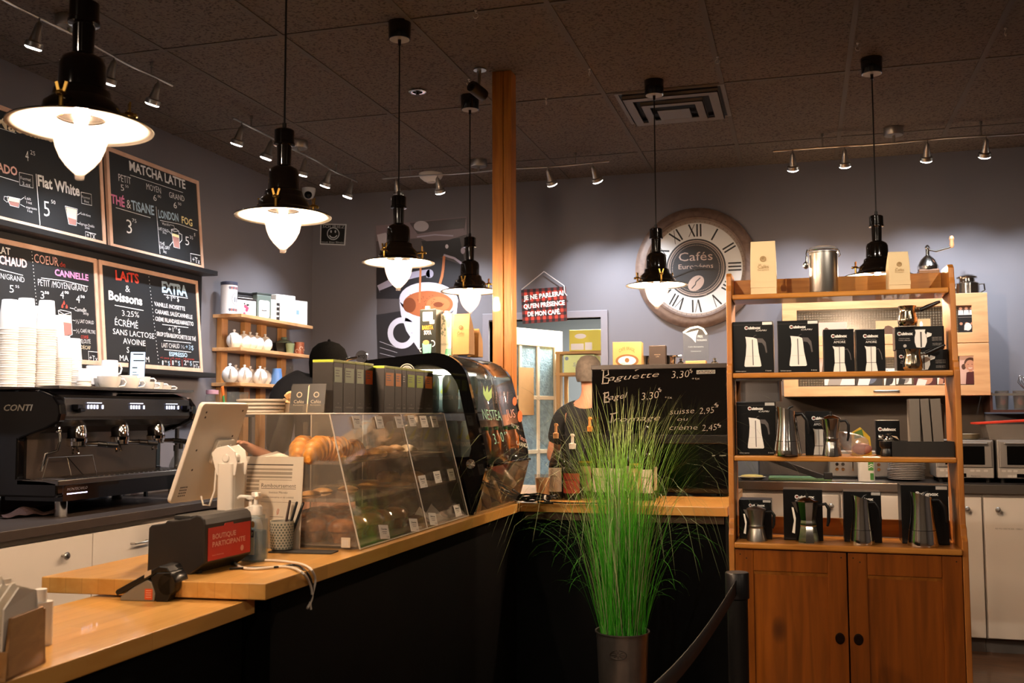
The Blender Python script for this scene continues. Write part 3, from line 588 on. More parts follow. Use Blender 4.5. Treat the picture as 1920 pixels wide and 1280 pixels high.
for i in range(90): a = 2*PI*i/90; mb.disc((RR*.385*math.cos(a), RR*.385*math.sin(a)), .0032, .015, 6)
mb.mi = 3; mb.ctext('Cafés', 0, .052, .23, .062, z=.015); mb.ctext('Européens', 0, -.003, .235, .034, z=.015); mb.ctext('DEPUIS 1984', .01, -.19, .12, .010, z=.0152)
e = [(.062*math.cos(a), .045*math.sin(a)) for a in [2*PI*i/28 for i in range(28)]]; ca, sa = math.cos(.75), math.sin(.75)
mb.poly([(x*ca-y*sa+.0, x*sa+y*ca-.105) for x, y in e], .015); mb.mi = 2; mb.line([(-.03, -.14), (-.005, -.115), (.0, -.095), (.03, -.068)], .007, .0155)
mb.build('dial_print', CM, ck)
mb = MB(); mb.line([(.03, .008), (-.19, -.07)], .008, .02); mb.line([(-.025, .003), (.13, -.012)], .012, .022); mb.disc((0, 0), .014, .023); mb.build('clock_hand', mat('hand_dark', '232427', .4), ck, solid=.002)
# ================================================================== open wooden shelf on the left wall
PINE = wood('shelf_pine', 'd2a677', 'bb8a5a', (9, 1.2, 9), .45, knots=3)
PINEV = wood('shelf_pine_upright', 'c4945f', 'a87846', (9, 9, 1.2), .45, knots=3)
SX0, SX1, SY0, SY1 = LW, -3.39, 5.54, 6.50
t = T('wall_shelf', 'open pine wall shelf with three boards in the back left corner', 'shelf', (0, 0, 0))
SZ = (1.998, 1.785, 1.562)
for z in SZ: mb = MB(); mb.box(SX0+.002, SX1, SY0, SY1, z-.022, z); mb.build('shelf_board', PINE, t, bevel=.002)
for q in (418, 461.5, 491.5, 529.5):
    y = aX(q, 620, -3.575).y; mb = MB(); mb.box(SX0+.004, -3.562, y-.036, y+.036, .915, SZ[0]-.0222); mb.build('upright', PINEV, t)
CERA = mat('white_ceramic', 'e9e9ea', .12, coat=.5)
def on(o, x, y, X, z): p = aX(x, y, X); o.location = (X, p.y, z)
# tins and boxes on the top board
z = SZ[0]
t = T('tea_tin', 'tall round white tin with dark lid and blue figures on the top shelf board', 'tin', (-3.50, aX(429, 580, -3.50).y, z), .9)
mb = MB(); mb.lathe([(.0, 0), (.052, 0), (.052, .19)], 36); mb.build('body', mat('tin_white', 'dcdce2', .3), t)
mb = MB(); mb.lathe([(.0535, .185), (.0535, .203), (.05, .207), (0, .207)], 36); mb.build('lid', mat('tin_lid_blue', '3a3f52', .3), t)
def wrap(mb, pts, r, z=0):      # flat shape wrapped round a tin
    mb.add([(r*math.cos(p[0]/r), r*math.sin(p[0]/r), p[1]) for p in pts], [tuple(range(len(pts)))], False)
mb = MB()
for i in range(9):
    a0 = -.9+i*.22; r = .0525
    mb.mi = i % 2
    for zz in (.025, .165): wrap(mb, [(a0*r+.008*math.cos(q)*(1+.3*math.sin(3*q)), zz+.01*math.sin(q)) for q in [2*PI*k/10 for k in range(10)]], r)
mb.mi = 0
for k in range(28): q = 2*PI*k/28; q2 = 2*PI*(k+1)/28; wrap(mb, [(.036*math.cos(q), .095+.042*math.sin(q)), (.036*math.cos(q2), .095+.042*math.sin(q2)), (.033*math.cos(q2), .095+.039*math.sin(q2)), (.033*math.cos(q), .095+.039*math.sin(q))], .0525)
for dx in (-.012, .004, .016): wrap(mb, [(dx-.004, .075), (dx+.004, .075), (dx+.003, .105), (dx, .115), (dx-.003, .105)], .0525)
o = mb.build('figures', [mat('tin_blue', '5d6378', .4), mat('tin_red', 'a86a66', .4)], t); o.rotation_euler = (0, 0, -.9)
def tinbox(name, label, cat, x0, x1, ytop, ybot, X, d, col, lidcol=None, lh=.018, z=z, deco=None, dm=None, rz=0.35):
    a, b = aX(x0, ybot, X), aX(x1, ybot, X); w = (b.y-a.y)*.80; h = aX((x0+x1)/2, ytop, X).z-aX((x0+x1)/2, ybot, X).z
    t = T(name, label, cat, (X, (a.y+b.y)/2, z), FR((0, 1, 0), (0, 0, 1)) @ RY(-rz))
    mb = MB(); mb.box(-w/2, w/2, 0, h-(lh if lidcol else 0), -d, 0); mb.build('body', mat(name+label[:9].replace(' ', '_'), col, .35), t, bevel=.004)
    if lidcol: mb = MB(); mb.box(-w/2-.001, w/2+.001, h-lh, h, -d-.001, .001); mb.build('lid', mat('lid_'+lidcol, lidcol, .3), t, bevel=.003)
    if deco: mb = MB(); deco(mb, w, h); mb.build('print', dm, t)
    return t
pr = [mat('print_dark', '2b2a2c', .6), mat('print_pink', 'c4476b', .6), mat('print_light', 'e4e2e0', .6), mat('print_green', '7f9a7c', .6), mat('print_blue', '7fa3cc', .6)]
def dk(mb, w, h): mb.mi = 2; mb.poly(rrect(w*.92, h*.34, .004, cx=0, cy=h*.62), .0006); mb.mi = 0; mb.ctext('La fée', 0, h*.56, w*.6, h*.16, z=.001, shear=.2)
tinbox('tea_tin', 'square black tin with a silver band standing behind a small white tin', 'tin', 448, 488, 535, 583, -3.52, .075, '2a2a2c', '151517', .02, deco=dk, dm=pr)
def dk(mb, w, h):
    mb.mi = 1
    for i in range(5): mb.disc((rnd.gauss(0, .008), h*.4+rnd.gauss(0, .014)), .011, .0006+i*1e-4, 9)
    mb.mi = 0
    for i in range(4): mb.disc((rnd.gauss(0, .01), h*.58+rnd.gauss(0, .008)), .006, .0012+i*1e-4, 7)
tinbox('tea_tin', 'small white tin with dark lid and a pink drawing on the top shelf board', 'tin', 446, 477, 551, 583, -3.43, .06, 'e6e3e4', '2f2a2c', .012, deco=dk, dm=pr)
def dk(mb, w, h):
    mb.mi = 2; mb.poly(rrect(w*.74, h*.66, .015, cx=0, cy=h*.38), .0006); mb.mi = 0
    for s in (-1, 1): mb.line([(0, h*.30), (s*.008, h*.325), (s*.017, h*.315), (s*.022, h*.33)], .0055, .001)
    mb.ctext('TEA', 0, h*.55, w*.4, h*.07, z=.001)
tinbox('tea_tin', 'grey green tin with a black moustache on its white label', 'tin', 484, 506, 541, 590, -3.45, .07, '5e6a66', '3a403e', .015, deco=dk, dm=pr)
def dk(mb, w, h): mb.mi = 3; mb.arc((0, h*.36), .016, 0, 2*PI, .002, .0008); mb.mi = 0; mb.ctext('TISANE', 0, h*.36, .02, .004, z=.0008)
tinbox('tea_box', 'cream tea box with a thin round emblem beside the moustache tin', 'box', 503, 517, 553, 592, -3.44, .06, 'ddd6c6', deco=dk, dm=pr)
def dk(mb, w, h): mb.mi = 2; [mb.poly(rrect(w*.6, .01, .002, cx=0, cy=h*(.3+.25*i)), .0006) for i in range(3)]
tinbox('tea_box', 'narrow black tea box between cream box and tall white carton', 'box', 516, 524, 556, 592, -3.47, .06, '2c2a2a', deco=dk, dm=pr)
def dk(mb, w, h): mb.mi = 0; mb.ctext('THÉ', 0, h*.74, w*.3, .008, z=.0008)
tinbox('tea_carton', 'tallest plain white carton on the top shelf board', 'carton', 521, 550, 546, 598, -3.45, .07, 'efede9', deco=dk, dm=pr)
def dk(mb, w, h):
    mb.mi = 4; mb.poly(rrect(.028, .032, .001, cx=-.012, cy=h*.5), .0006); mb.mi = 0; mb.ctext('BIO', .02, h*.8, .02, .006, z=.0008)
tinbox('tea_carton', 'wide white carton with a pale blue square at the end of the top shelf board', 'carton', 547, 573, 561, 606, -3.43, .07, 'e9e8e6', deco=dk, dm=pr)
# teapots
def teapot():
    t = T('teapot', 'x', 'teapot')
    mb = MB(); mb.lathe([(.0, 0), (.036, 0), (.04, .004), (.056, .025), (.061, .048), (.055, .075), (.036, .094), (.03, .096)], 32, capt=False)
    mb.build('body', CERA, t)
    mb = MB(); mb.tube([(0, -.05, .03), (0, -.075, .045), (0, -.088, .07), (0, -.098, .09)], [.014, .011, .008, .006], 12); mb.build('spout', CERA, t)
    mb = MB(); mb.tube([(0, .052, .075), (0, .075, .085), (0, .092, .07), (0, .09, .045), (0, .078, .025), (0, .055, .025)], .0065, 10); mb.build('handle', CERA, t)
    l = MB(); l.lathe([(.038, .094), (.034, .1), (.018, .107), (.007, .109), (.007, .114), (.012, .12), (.01, .127), (0, .129)], 28); l.build('lid', CERA, t)
    return t
tp = teapot(); N_ = 0
NAMES = ['first', 'second', 'third', 'fourth', 'fifth', 'sixth']
for row, z, X, xs in ((0, SZ[1], -3.475, (439, 457, 469, 481, 497)), (1, SZ[2], -3.43, (432, 459, 488)), (1, SZ[2], -3.50, (443, 470, 497))):
    for i, x in enumerate(xs):
        y = aX(x, 640, X).y; lb = ('white teapot on the second board from the top, %s from the near end' % NAMES[i]) if row == 0 else 'white teapot in the %s row on the third board, %s from the near end' % ('front' if X > -3.48 else 'back', NAMES[i])
        o = tp if N_ == 0 else dup(tp); N_ += 1
        o.location = (X, y, z); o.scale = (.82, .82, .92); o.rotation_euler = (0, 0, .3 if row == 0 else .6); o['label'] = lb; o['group'] = 'white teapots on the pine wall shelf'
# cups and bowls on the boards
def cup(name, label, cat, X, x, z, prof, m, n=28, extra=None):
    mb = MB(); mb.lathe(prof, n, capt=False); o = mb.build(name, m); o.location = (X, aX(x, 700, X).y, z); return tag(o, label, cat)
def wallprof(r0, r1, h, th=.003): return [(0, 0), (r0, 0), (r1, h), (r1-th, h), (r0-th, th), (0, th)]
cup('serving_bowl', 'black square-sided bowl on the second shelf board behind a green cup', 'bowl', -3.50, 526, SZ[1], wallprof(.05, .07, .075), mat('bowl_black', '1f2120', .2), 4)
cup('tea_infuser', 'grey green glass dish resting on the black bowl', 'dish', -3.52, 532, SZ[1]+.076, [(0, 0), (.055, 0), (.06, .01), (.03, .025), (.02, .03), (.022, .045), (.0, .045)], mat('dish_green', '6d7f74', .15))
cup('tea_cup', 'pale green cup between the black bowl and the copper mug', 'cup', -3.42, 543, SZ[1], wallprof(.024, .033, .068), mat('cup_olive', '7d8763', .35))
t = T('mug', 'copper red mug with a swirl pattern at the far end of the second board', 'mug', (-3.44, aX(561, 650, -3.44).y, SZ[1]))
mb = MB(); mb.lathe(wallprof(.034, .036, .088), 30, capt=False); mb.build('body', mat('mug_copper', '8a4a30', .35), t)
mb = MB()
for i in range(8): a = i*.8; mb.M = RZ(a).to_4x4() @ Matrix.Translation((.0362, 0, .025+.018*(i % 3))) @ FR((0, 1, 0), (0, 0, 1)).to_4x4(); mb.arc((0, 0), .012, 0, 4.6, .004, .0005, 12)
mb.build('swirls', mat('mug_swirl', 'c69a80', .4), t)
cup('tumbler', 'blue plastic tumbler upside down at the end of the teapots on the third board', 'tumbler', -3.43, 519, SZ[2], [(0, 0), (.042, 0), (.042, .006), (.03, .11), (0, .11)], mat('tumbler_blue', '5c86c2', .35))
cup('carafe', 'clear glass carafe beside the blue tumbler on the third board', 'carafe', -3.46, 543, SZ[2], [(0, 0), (.04, 0), (.045, .03), (.03, .09), (.022, .12), (.026, .14)], GLASS)
# bits on a small open rack beyond the coffee machine
z = 1.36; RK = -3.36
t = T('counter_rack', 'small dark open rack on the worktop beyond the coffee machine', 'rack', (-3.48, 4.72, .915))
mb = MB(); mb.box(0, .22, 0, .78, z-.015-.915, z-.915); mb.build('top_board', mat('rack_dark', '1d1816', .5), t)
for x in (.01, .2):
    for y in (.01, .76): mb = MB(); mb.box(x-.008, x+.008, y-.008, y+.008, 0, z-.0152-.915); mb.build('leg', mat('rack_dark'), t)
t = T('glass_jar', 'glass jar with a pink and grey lid on the dark rack beyond the machine', 'jar', (RK, aX(398, 740, RK).y, z)); t.scale = (.8, .8, 1.45)
mb = MB(); mb.lathe([(0, 0), (.045, 0), (.05, .01), (.05, .075), (.042, .085)], 28, capt=False); mb.build('glass', GLASS, t)
mb = MB(); mb.lathe([(.0435, .083), (.046, .084), (.046, .1), (0, .102)], 28, capb=False); mb.build('lid', mat('jar_lid', 'b08aa2', .4), t)
mb = MB(); mb.lathe([(0, .003), (.044, .003), (.044, .05), (0, .052)], 24); mb.build('contents', mat('jar_tea', '4a4a4e', .8), t)
t = T('spatula', 'orange and green spatula leaning beside the jar with the pink lid', 'spatula', (RK+.03, aX(423, 750, RK+.03).y, z+.002), (.28, .0, .1))
mb = MB(); mb.box(-.003, .003, -.008, .008, 0, .12); mb.build('handle', mat('spatula_green', '3f9a5c', .4), t, bevel=.001, label='green handle')
mb = MB(); mb.prism([(-.012, .115), (.012, .115), (.016, .14), (.016, .172), (-.012, .172)], -.003, .003, 'x'); mb.build('blade', mat('spatula_orange', 'd9702a', .4), t, bevel=.001, label='orange blade')
for i, x in enumerate((436, 456)):
    mb = MB(); mb.lathe([(0, 0), (.026, 0), (.034, .14), (.0325, .14), (.025, .004), (0, .004)], 24, capt=False); o = mb.build('drinking_glass', GLASS); o.location = (RK, aX(x, 750, RK).y, z)
    tag(o, ('clear glass next to the spatula on the dark rack', 'clear glass at the far end of the dark rack')[i], 'glass', 'glasses on the dark rack')

# ================================================================== left worktop and cabinets
WT = mat('dark_laminate', '352b25', .5, var=.08, vscale=40)
mb = MB(); mb.box(LW, -2.955, 1.2, 6.45, .875, .915); tag(mb.build('worktop', WT, bevel=.003), 'long dark laminate worktop along the left wall under the coffee machine', 'worktop')
LAQ = mat('white_cabinet', 'd2cac0', .4); KICK = mat('kickboard_grey', '6b6560', .6)
def knob(mb, x, y, z, ax='x'):
    R = RY(PI/2) if ax == 'x' else RX(PI/2)
    mb.lathe([(.006, 0), (.006, .012), (.014, .02), (.0165, .026), (.012, .032), (0, .034)], 20, (x, y, z), R)
def leftcab(y0, y1, label, fronts, knobs=(), pulls=()):
    t = T('base_cabinet', label, 'cabinet', (-3.0, y0, .0), None, 'white cabinets under the left worktop'); w = y1-y0
    mb = MB(); mb.box(-.58, -.002, 0, w, .10, .8745); mb.build('carcass', mat('carcass_grey', 'a39b92', .6), t)
    mb = MB(); mb.box(-.55, -.05, 0, w, 0, .0998); mb.build('kickboard', KICK, t)
    for i, (z0, z1, kind) in enumerate(fronts):
        mb = MB(); mb.box(0, .018, .002, w-.002, z0, z1); f = mb.build(kind, LAQ, t, bevel=.001)
        if i in knobs: mb = MB(); knob(mb, .018, w*.70 if kind == 'door' else w/2, z1-.07); mb.build('knob', BSTEEL, f)
        if i in pulls:
            mb = MB(); zc = z1-.075; mb.tube([(.018, w*.5-.055, zc), (.043, w*.5-.055, zc), (.045, w*.5-.05, zc), (.045, w*.5+.05, zc), (.043, w*.5+.055, zc), (.018, w*.5+.055, zc)], .0045, 8); mb.build('handle', BSTEEL, f)
YD = aX(173, 1010, -2.985).y; YK = aX(335, 960, -2.985).y
leftcab(YD-.62, YD-.001, 'white base cabinet door with a round steel knob at the far left', ((.105, .845, 'door'),), knobs=(0,))
leftcab(YD+.001, YK-.001, 'white drawer cabinet with a steel bar handle, left of the donation box', ((.69, .845, 'drawer'), (.40, .687, 'drawer'), (.105, .397, 'drawer')), pulls=(0, 1, 2))
leftcab(YD-1.24, YD-.621, 'white base cabinet nearest the camera, out of the frame to the left', ((.105, .845, 'door'),), knobs=(0,))
t = T('under_counter_fridge', 'black under-counter appliance beside the white drawers', 'appliance', (-3.0, YK+.001, 0))
mb = MB(); mb.box(-.55, .01, 0, .598, .06, .8745); mb.build('body', BLACKM, t, bevel=.004)
mb = MB(); mb.box(.0102, .022, .004, .594, .1, .80); mb.build('door', GLOSSB, t); mb = MB(); mb.box(.0102, .02, .004, .594, .81, .86); mb.build('control_panel', BLACK, t)
for ly in (.05, .55): mb = MB(); mb.box(-.5, -.05, ly-.02, ly+.02, 0, .0602); mb.build('foot', BLACKM, t)
leftcab(YK+.60, YK+1.2, 'white base cabinet beyond the black appliance', ((.105, .845, 'door'),), knobs=(0,))

# ================================================================== espresso machine
MX0, MX1, MY0, MY1, MZ = -3.57, -3.10, 3.60, 4.62, .915
t = T('espresso_machine', 'large black three-group espresso machine on the left worktop', 'espresso machine', (MX1, MY0, MZ)); mlen = MY1-MY0
EB = mat('machine_black', '060505', .12, coat=.4); EG = mat('machine_grey', '3a393b', .25, .6)
side = [(-.46, .09), (.0, .09), (.012, .10), (.012, .155), (-.05, .165), (-.20, .17), (-.20, .34), (-.06, .385), (.008, .415), (.018, .45), (.012, .49), (-.02, .53), (-.10, .555), (-.46, .56)]
for y0, y1 in ((0, .045), (mlen-.045, mlen)): mb = MB(); mb.prism(side, y0, y1, 'y'); mb.build('side_panel', EB, t, bevel=.008)
mb = MB(); mb.prism([(-.46, .10), (-.21, .10), (-.21, .36), (-.05, .40), (-.05, .525), (-.46, .53)], .045, mlen-.045, 'y'); mb.build('body', BLACK, t)
mb = MB(); mb.prism([(-.06, .395), (.0, .425), (.006, .44), (.0, .52), (-.03, .535), (-.06, .535)], .046, mlen-.046, 'y'); fa = mb.build('fascia', EG, t, bevel=.004)
mb = MB(); mb.box(-.209, -.195, .05, mlen-.05, .165, .37); mb.build('splash_panel', mat('splash_steel', '6a5f57', .3, .9), t)
mb = MB(); mb.box(-.2, .02, .0, mlen, .14, .165); mb.build('drip_tray', mat('tray_steel', '8d8986', .25, 1), t, bevel=.004)
mb = MB(); mb.box(-.3, .006, .0455, mlen-.0455, .07, .139); mb.build('base_panel', EB, t)
mb = MB()
for k in range(26): y = .06+k*(mlen-.12)/25; mb.box(-.18, .005, y-.006, y+.006, .1655, .1685)
mb.build('tray_grid', STEEL, t)
for x in (-.04, -.40):
    for y in (.09, mlen-.09): mb = MB(); mb.lathe([(.026, 0), (.028, .01), (.028, .09)], 24, (x, y, 0)); mb.build('foot', STEEL, t)
for i, y in enumerate((.24, .54, .82)):
    mb = MB(); mb.lathe([(.044, .0), (.047, .014), (.042, .02), (.042, .05), (.036, .075)], 28, (-.09, y, .325)); g = mb.build('group_head', CHROME, t)
    mb = MB(); mb.lathe([(.038, 0), (.044, .006), (.044, .024)], 28, (-.09, y, .30)); mb.tube([(-.065, y, .315), (-.03, y+.06, .313), (-.01, y+.10, .308)], [.009, .012, .013], 12); mb.tube([(-.10, y-.012, .302), (-.10, y-.016, .28), (-.095, y-.018, .268)], .006, 8); mb.tube([(-.10, y+.012, .302), (-.10, y+.016, .28), (-.095, y+.018, .268)], .006, 8)
    mb.mi = 1; mb.tube([(-.03, y+.06, .313), (.0, y+.125, .305), (.01, y+.15, .303)], [.0135, .0145, .012], 12); mb.build('portafilter', [CHROME, BLACK], t)
    mb = MB(); mb.M = Matrix.Translation((.0035, y-.06, .482)) @ LEFT.to_4x4() @ RX(.0).to_4x4()
    mb.line([(0, .018), (.10, .018)], .004, .004)
    for k in range(5): mb.poly(rrect(.014, .018, .003, cx=.01+k*.02+(.016 if k == 4 else 0), cy=0), .004)
    mb.build('buttons', mat('lit_buttons', 'dfe6ff', .4, emit='cfd8ff', es=.9), t)
mb = MB(); mb.M = Matrix.Translation((.0036, .92, .482)) @ LEFT.to_4x4(); mb.poly(rrect(.05, .016, .002), .004); mb.build('display', mat('lit_display', '5c63d0', .4, emit='4a55d8', es=.8), t)
for y in (.105, mlen-.10): mb = MB(); mb.M = Matrix.Translation((.0, y, .48)) @ RZ(.3).to_4x4(); mb.box(0, .03, -.03, .03, -.012, .012); mb.box(.02, .035, -.012, .045, -.02, -.004); mb.build('steam_lever', GLOSSB, t, bevel=.004)
mb = MB(); mb.tube([(-.06, .085, .39), (-.045, .08, .33), (-.05, .07, .29), (-.10, .06, .275), (-.12, .055, .2)], .006, 8); mb.ball((-.06, .085, .375), .013, 12, 8); mb.build('steam_wand', STEEL, t)
mb = MB(); mb.M = Matrix.Translation((-.12, .0, .0))
w0 = [(-.03, .10, .17), (-.03, .13, .255), (-.03, .42, .255), (-.03, .45, .17)]; w1 = [(.08, .10+.02, .17), (-.03, .13, .255)]
for q in (w0, [(.09, .22, .17), (-.03, .25, .255), (-.03, .28, .17)]): mb.tube(q, .0022, 6)
mb.build('cup_rack', STEEL, t)
mb = MB(); mb.M = Matrix.Translation((-.30, -.0006, .465)) @ BACK.to_4x4(); mb.text('CONTI', .02, 0, .155, .028, z=.0, bold=.02, shear=.25); mb.build('lettering', mat('chrome_letters', 'd6d0c0', .25, .8), t)
mb = MB(); mb.M = Matrix.Translation((.0065, .07, .105)) @ LEFT.to_4x4(); mb.mi = 0; mb.text('MONTECARLO', 0, .010, .13, .012, z=.0, shear=.3); mb.mi = 1; mb.line([(0, -.004), (.13, -.004)], .005, .0)
mb.build('lit_badge', [mat('badge_grey', '9a949c', .3, .5), mat('lit_strip', 'd8d0ff', .4, emit='d9d0ff', es=2.0)], t)
mb = MB(); mb.box(-.45, -.005, .02, mlen-.02, .5605, .566); mb.frame(-.455, .0, .01, mlen-.01, .006, .566, .574); mb.build('cup_tray', mat('tray_steel'), t)
CZ = MZ+.566
# paper cups, upside down in stacks
PC = mat('paper_cup', 'efece8', .6, var=.02, vscale=20); 
def papercup(h, r0, r1):
    mb = MB(); mb.lathe([(r1-.001, .0), (r1+.0025, .001), (r1+.0025, .005), (r1, .006), (r0, h-.002), (r0-.002, h), (r0-.0035, h-.006), (0, h-.006)], 30, capb=False, capt=False); return mb.build('paper_cup', PC)
pro = {}
def stack(X, x, ytop, size, where, top=True, nmax=60):
    h, r0, r1, pitch = size
    p = aX(x, ytop, X); n = max(2, int(round((p.z-CZ-h)/pitch))+1)
    for i in range(n):
        if size not in pro: o = pro[size] = papercup(h, r0, r1)
        else: o = dup(pro[size])
        o.location = (X+rnd.uniform(-.001, .001), p.y+rnd.uniform(-.001, .001), CZ+.0005+i*pitch); o.rotation_euler = (0, 0, rnd.uniform(0, 6))
        tag(o, ('topmost paper cup of the %s' % where) if i == n-1 else 'white paper cup within the '+where, 'paper cup', 'paper cups in the '+where)
L_ = (.134, .032, .0435, .0103); M_ = (.104, .029, .0385, .0098); S_ = (.06, .024, .030, .0072)
stack(-3.31, 19, 564, L_, 'tall stack at the far left of the coffee machine')
stack(-3.27, 50, 560, L_, 'tall stack in the middle on the coffee machine')
stack(-3.25, 88, 562, L_, 'tall front stack right of the middle one')
stack(-3.40, 66, 574, L_, 'tall stack mostly hidden behind others')
stack(-3.40, 104, 590, L_, 'sliver stack behind the front right tall stack')
stack(-3.26, 119, 632, M_, 'shorter stack beside the tall ones')
stack(-3.32, 138, 635, M_, 'shorter stack partly hidden behind another')
stack(-3.24, 158, 691, S_, 'smallest stack of espresso cups')
def mug(r0, r1, h, label, X, x, yb, rz, name='coffee_cup', up=True, z=None, hw=.028):
    t = T(name, label, 'cup', (X, aX(x, yb, X).y, CZ if z is None else z), rz, 'white ceramic cups on the coffee machine')
    pf = [(0, 0), (r0, 0), (r0+.002, .003), (r0+(r1-r0)*.75, h*.45), (r1, h), (r1-.003, h), (r0+(r1-r0)*.7-.003, h*.45), (r0-.003, .006), (0, .006)]
    if not up: pf = [(r, h-zz) for r, zz in pf]
    mb = MB(); mb.lathe(pf, 30, capb=False, capt=False); mb.build('bowl', CERA, t)
    mb = MB(); s = 1 if up else -1; zc = h*.52
    mb.tube([(r1-.004, 0, zc+h*.28), (r1+hw*.6, 0, zc+h*.30), (r1+hw, 0, zc+h*.05), (r1+hw*.75, 0, zc-h*.2), (r0+(r1-r0)*.5, 0, zc-h*.3)], .0045, 8); mb.build('handle', CERA, t)
    return t
mug(.036, .041, .092, 'tall white mug standing bottom-up on other cups, handle to the right', -3.30, 205, 720, 1.3, up=False, z=CZ+.058)
mug(.036, .041, .092, 'white mug left of the tall mug, right of the smallest paper stack', -3.36, 176, 720, 1.3, up=False, z=CZ+.03)
mug(.034, .055, .062, 'wide white cappuccino cup at the front edge with a saucer-like rim', -3.17, 204, 738, 1.1)
mug(.034, .052, .06, 'white cup right of the wide cappuccino cup at the front edge', -3.17, 241, 738, 1.0)
mug(.034, .052, .06, 'white cup behind, under the tall mug', -3.30, 196, 738, 1.1)
mug(.034, .05, .058, 'white cup behind the one right of the cappuccino cup', -3.28, 237, 738, 1.2, z=CZ+.02)
mug(.026, .036, .045, 'small white espresso cup in the front row, left one', -3.17, 276, 740, 1.0)
mug(.026, .036, .045, 'small white espresso cup in the front row, right one', -3.17, 293, 741, 1.0)
mug(.026, .036, .045, 'small white espresso cup behind the front row, tilted up on another', -3.26, 268, 738, .9, z=CZ+.03)
mug(.024, .033, .03, 'lowest small white cup at the far right end of the machine top', -3.16, 309, 742, .9)
t = T('brew_timer', 'slim tablet with a pale blue screen standing among the white cups', 'tablet', (-3.30, aX(255, 715, -3.30).y, CZ), FR((.86, .5, 0), (-.1, .12, 1)))
a, b = aX(245, 715, -3.3), aX(266, 648, -3.3); h = b.z-CZ; w = .083
mb = MB(); mb.prism(rrect(w, h, .008, cx=0, cy=h/2), -.009, 0); mb.build('body', mat('tablet_black', '15171b', .3), t)
mb = MB(); mb.poly(rrect(w*.86, h*.82, .002, cx=.003, cy=h*.46), .0006); mb.build('screen', mat('lit_screen', '9fbfe0', .4, emit='a9c8e6', es=.45), t)
mb = MB()
for i, (x, l, q) in enumerate(((-.02, .05, .82), (-.018, .054, .68), (-.022, .025, .52), (-.02, .02, .42), (-.02, .03, .36), (-.02, .03, .28), (-.0, .018, .12))): mb.line([(x, h*q), (x+l, h*q)], .006 if i < 3 else .003, .0012)
mb.build('screen_text', INK, t)
mb = MB(); mb.add([(-.03, .0, -.012), (.03, 0, -.012), (.03, .0, -.05), (-.03, .0, -.05), (-.03, .06, -.012), (.03, .06, -.012)], [(0, 1, 2, 3), (0, 1, 5, 4), (2, 3, 4, 5), (1, 2, 5), (0, 3, 4)], False); mb.build('stand', BLACK, t)
# cleaning cloth
mb = MB(); n = 14; vs, fs = [], []
for i in range(n+1):
    for j in range(7): u, v = i/n-.5, j/6-.5; vs.append((u*.26, v*.08, .004+.042*(1-abs(v)*1.7)*(.55+.45*math.cos(u*9+1))+.006*math.sin(u*23+v*9)))
for i in range(n):
    for j in range(6): a = i*7+j; fs.append((a, a+1, a+8, a+7))
mb.add(vs, fs); o = mb.build('cleaning_cloth', mat('cloth_rose', '3d2925', .95, bump=.4, bscale=120), sub=1, solid=.004); p = aZ(60, 966, .92); o.location = (p.x, p.y, .917); o.rotation_euler = (0, 0, 1.1)
tag(o, 'crumpled dusky pink cloth on the dark worktop below the machine', 'cloth')
# bottles between machine and tablet
BOT = {}
def bottle(name, label, cat, loc, r, h, glass, liq=None, cap=None, capm=None, lab=None, neck=.35, group=None, pump=None, fill=.7, labtxt=None, nr=.3):
    t = T(name, label, cat, loc, rnd.uniform(-.2, .2) if not lab else math.radians(-8), group); hs = h*(1-neck)
    pf = [(0, 0), (r*.94, 0), (r, r*.1), (r, hs*.9), (r*.93, hs*.97), (r*.6, hs+h*neck*.3), (r*nr, hs+h*neck*.5), (r*nr, h-.004), (r*nr*1.12, h-.003), (r*nr*1.12, h)]
    mb = MB(); mb.lathe(pf, 28); mb.build('glass', glass, t)
    if liq: mb = MB(); f = hs*fill; mb.lathe([(0, .003), (r*.93, .003), (r*.95, .006), (r*.95, f), (0, f)], 24); mb.build('syrup', liq, t)
    if cap: mb = MB(); mb.lathe([(r*nr*1.2, h-.012), (r*nr*1.25, h+cap), (0, h+cap+.001)], 20); mb.build('cap', capm, t)
    if pump:
        mb = MB(); mb.lathe([(r*nr*1.2, h-.01), (r*nr*1.3, h+.015), (.0075, h+.018), (.006, h+.05), (.008, h+.051), (.008, h+.062), (0, h+.063)], 18); mb.tube([(0, 0, h+.058), (.014, -.016, h+.058), (.019, -.022, h+.051)], .0036, 8); mb.build('pump', pump, t)
    if lab:
        lm, z0, z1, a0, a1 = lab; mb = MB(); k = 16; q = r*1.012
        mb.add([(q*math.cos(a0+(a1-a0)*i/k), q*math.sin(a0+(a1-a0)*i/k), zz) for i in range(k+1) for zz in (h*z0, h*z1)], [(2*i, 2*i+2, 2*i+3, 2*i+1) for i in range(k)]); lo = mb.build('label', lm, t)
        if labtxt:
            mb = MB(); am = -PI/2; v, f = glyph(labtxt); q = r*1.02; ww = r*1.3
            mb.add([(q*math.cos(am+(px-.5)*ww/q), q*math.sin(am+(px-.5)*ww/q), h*(z0+(z1-z0)*.62)+py*r*.3) for px, py in v], f, False)
            for kk in range(3): zz = h*(z0+(z1-z0)*(.2+.12*kk)); mb.add([(q*math.cos(am+s), q*math.sin(am+s), zz+e) for s in (-.5, 0, .5) for e in (0, r*.05)], [(0, 2, 3, 1), (2, 4, 5, 3)], False)
            mb.build('label_print', INK, lo)
    return t
AMB = clear('amber_glass', 'b06a20', .05); GRN = clear('green_glass', '35402c', .04)
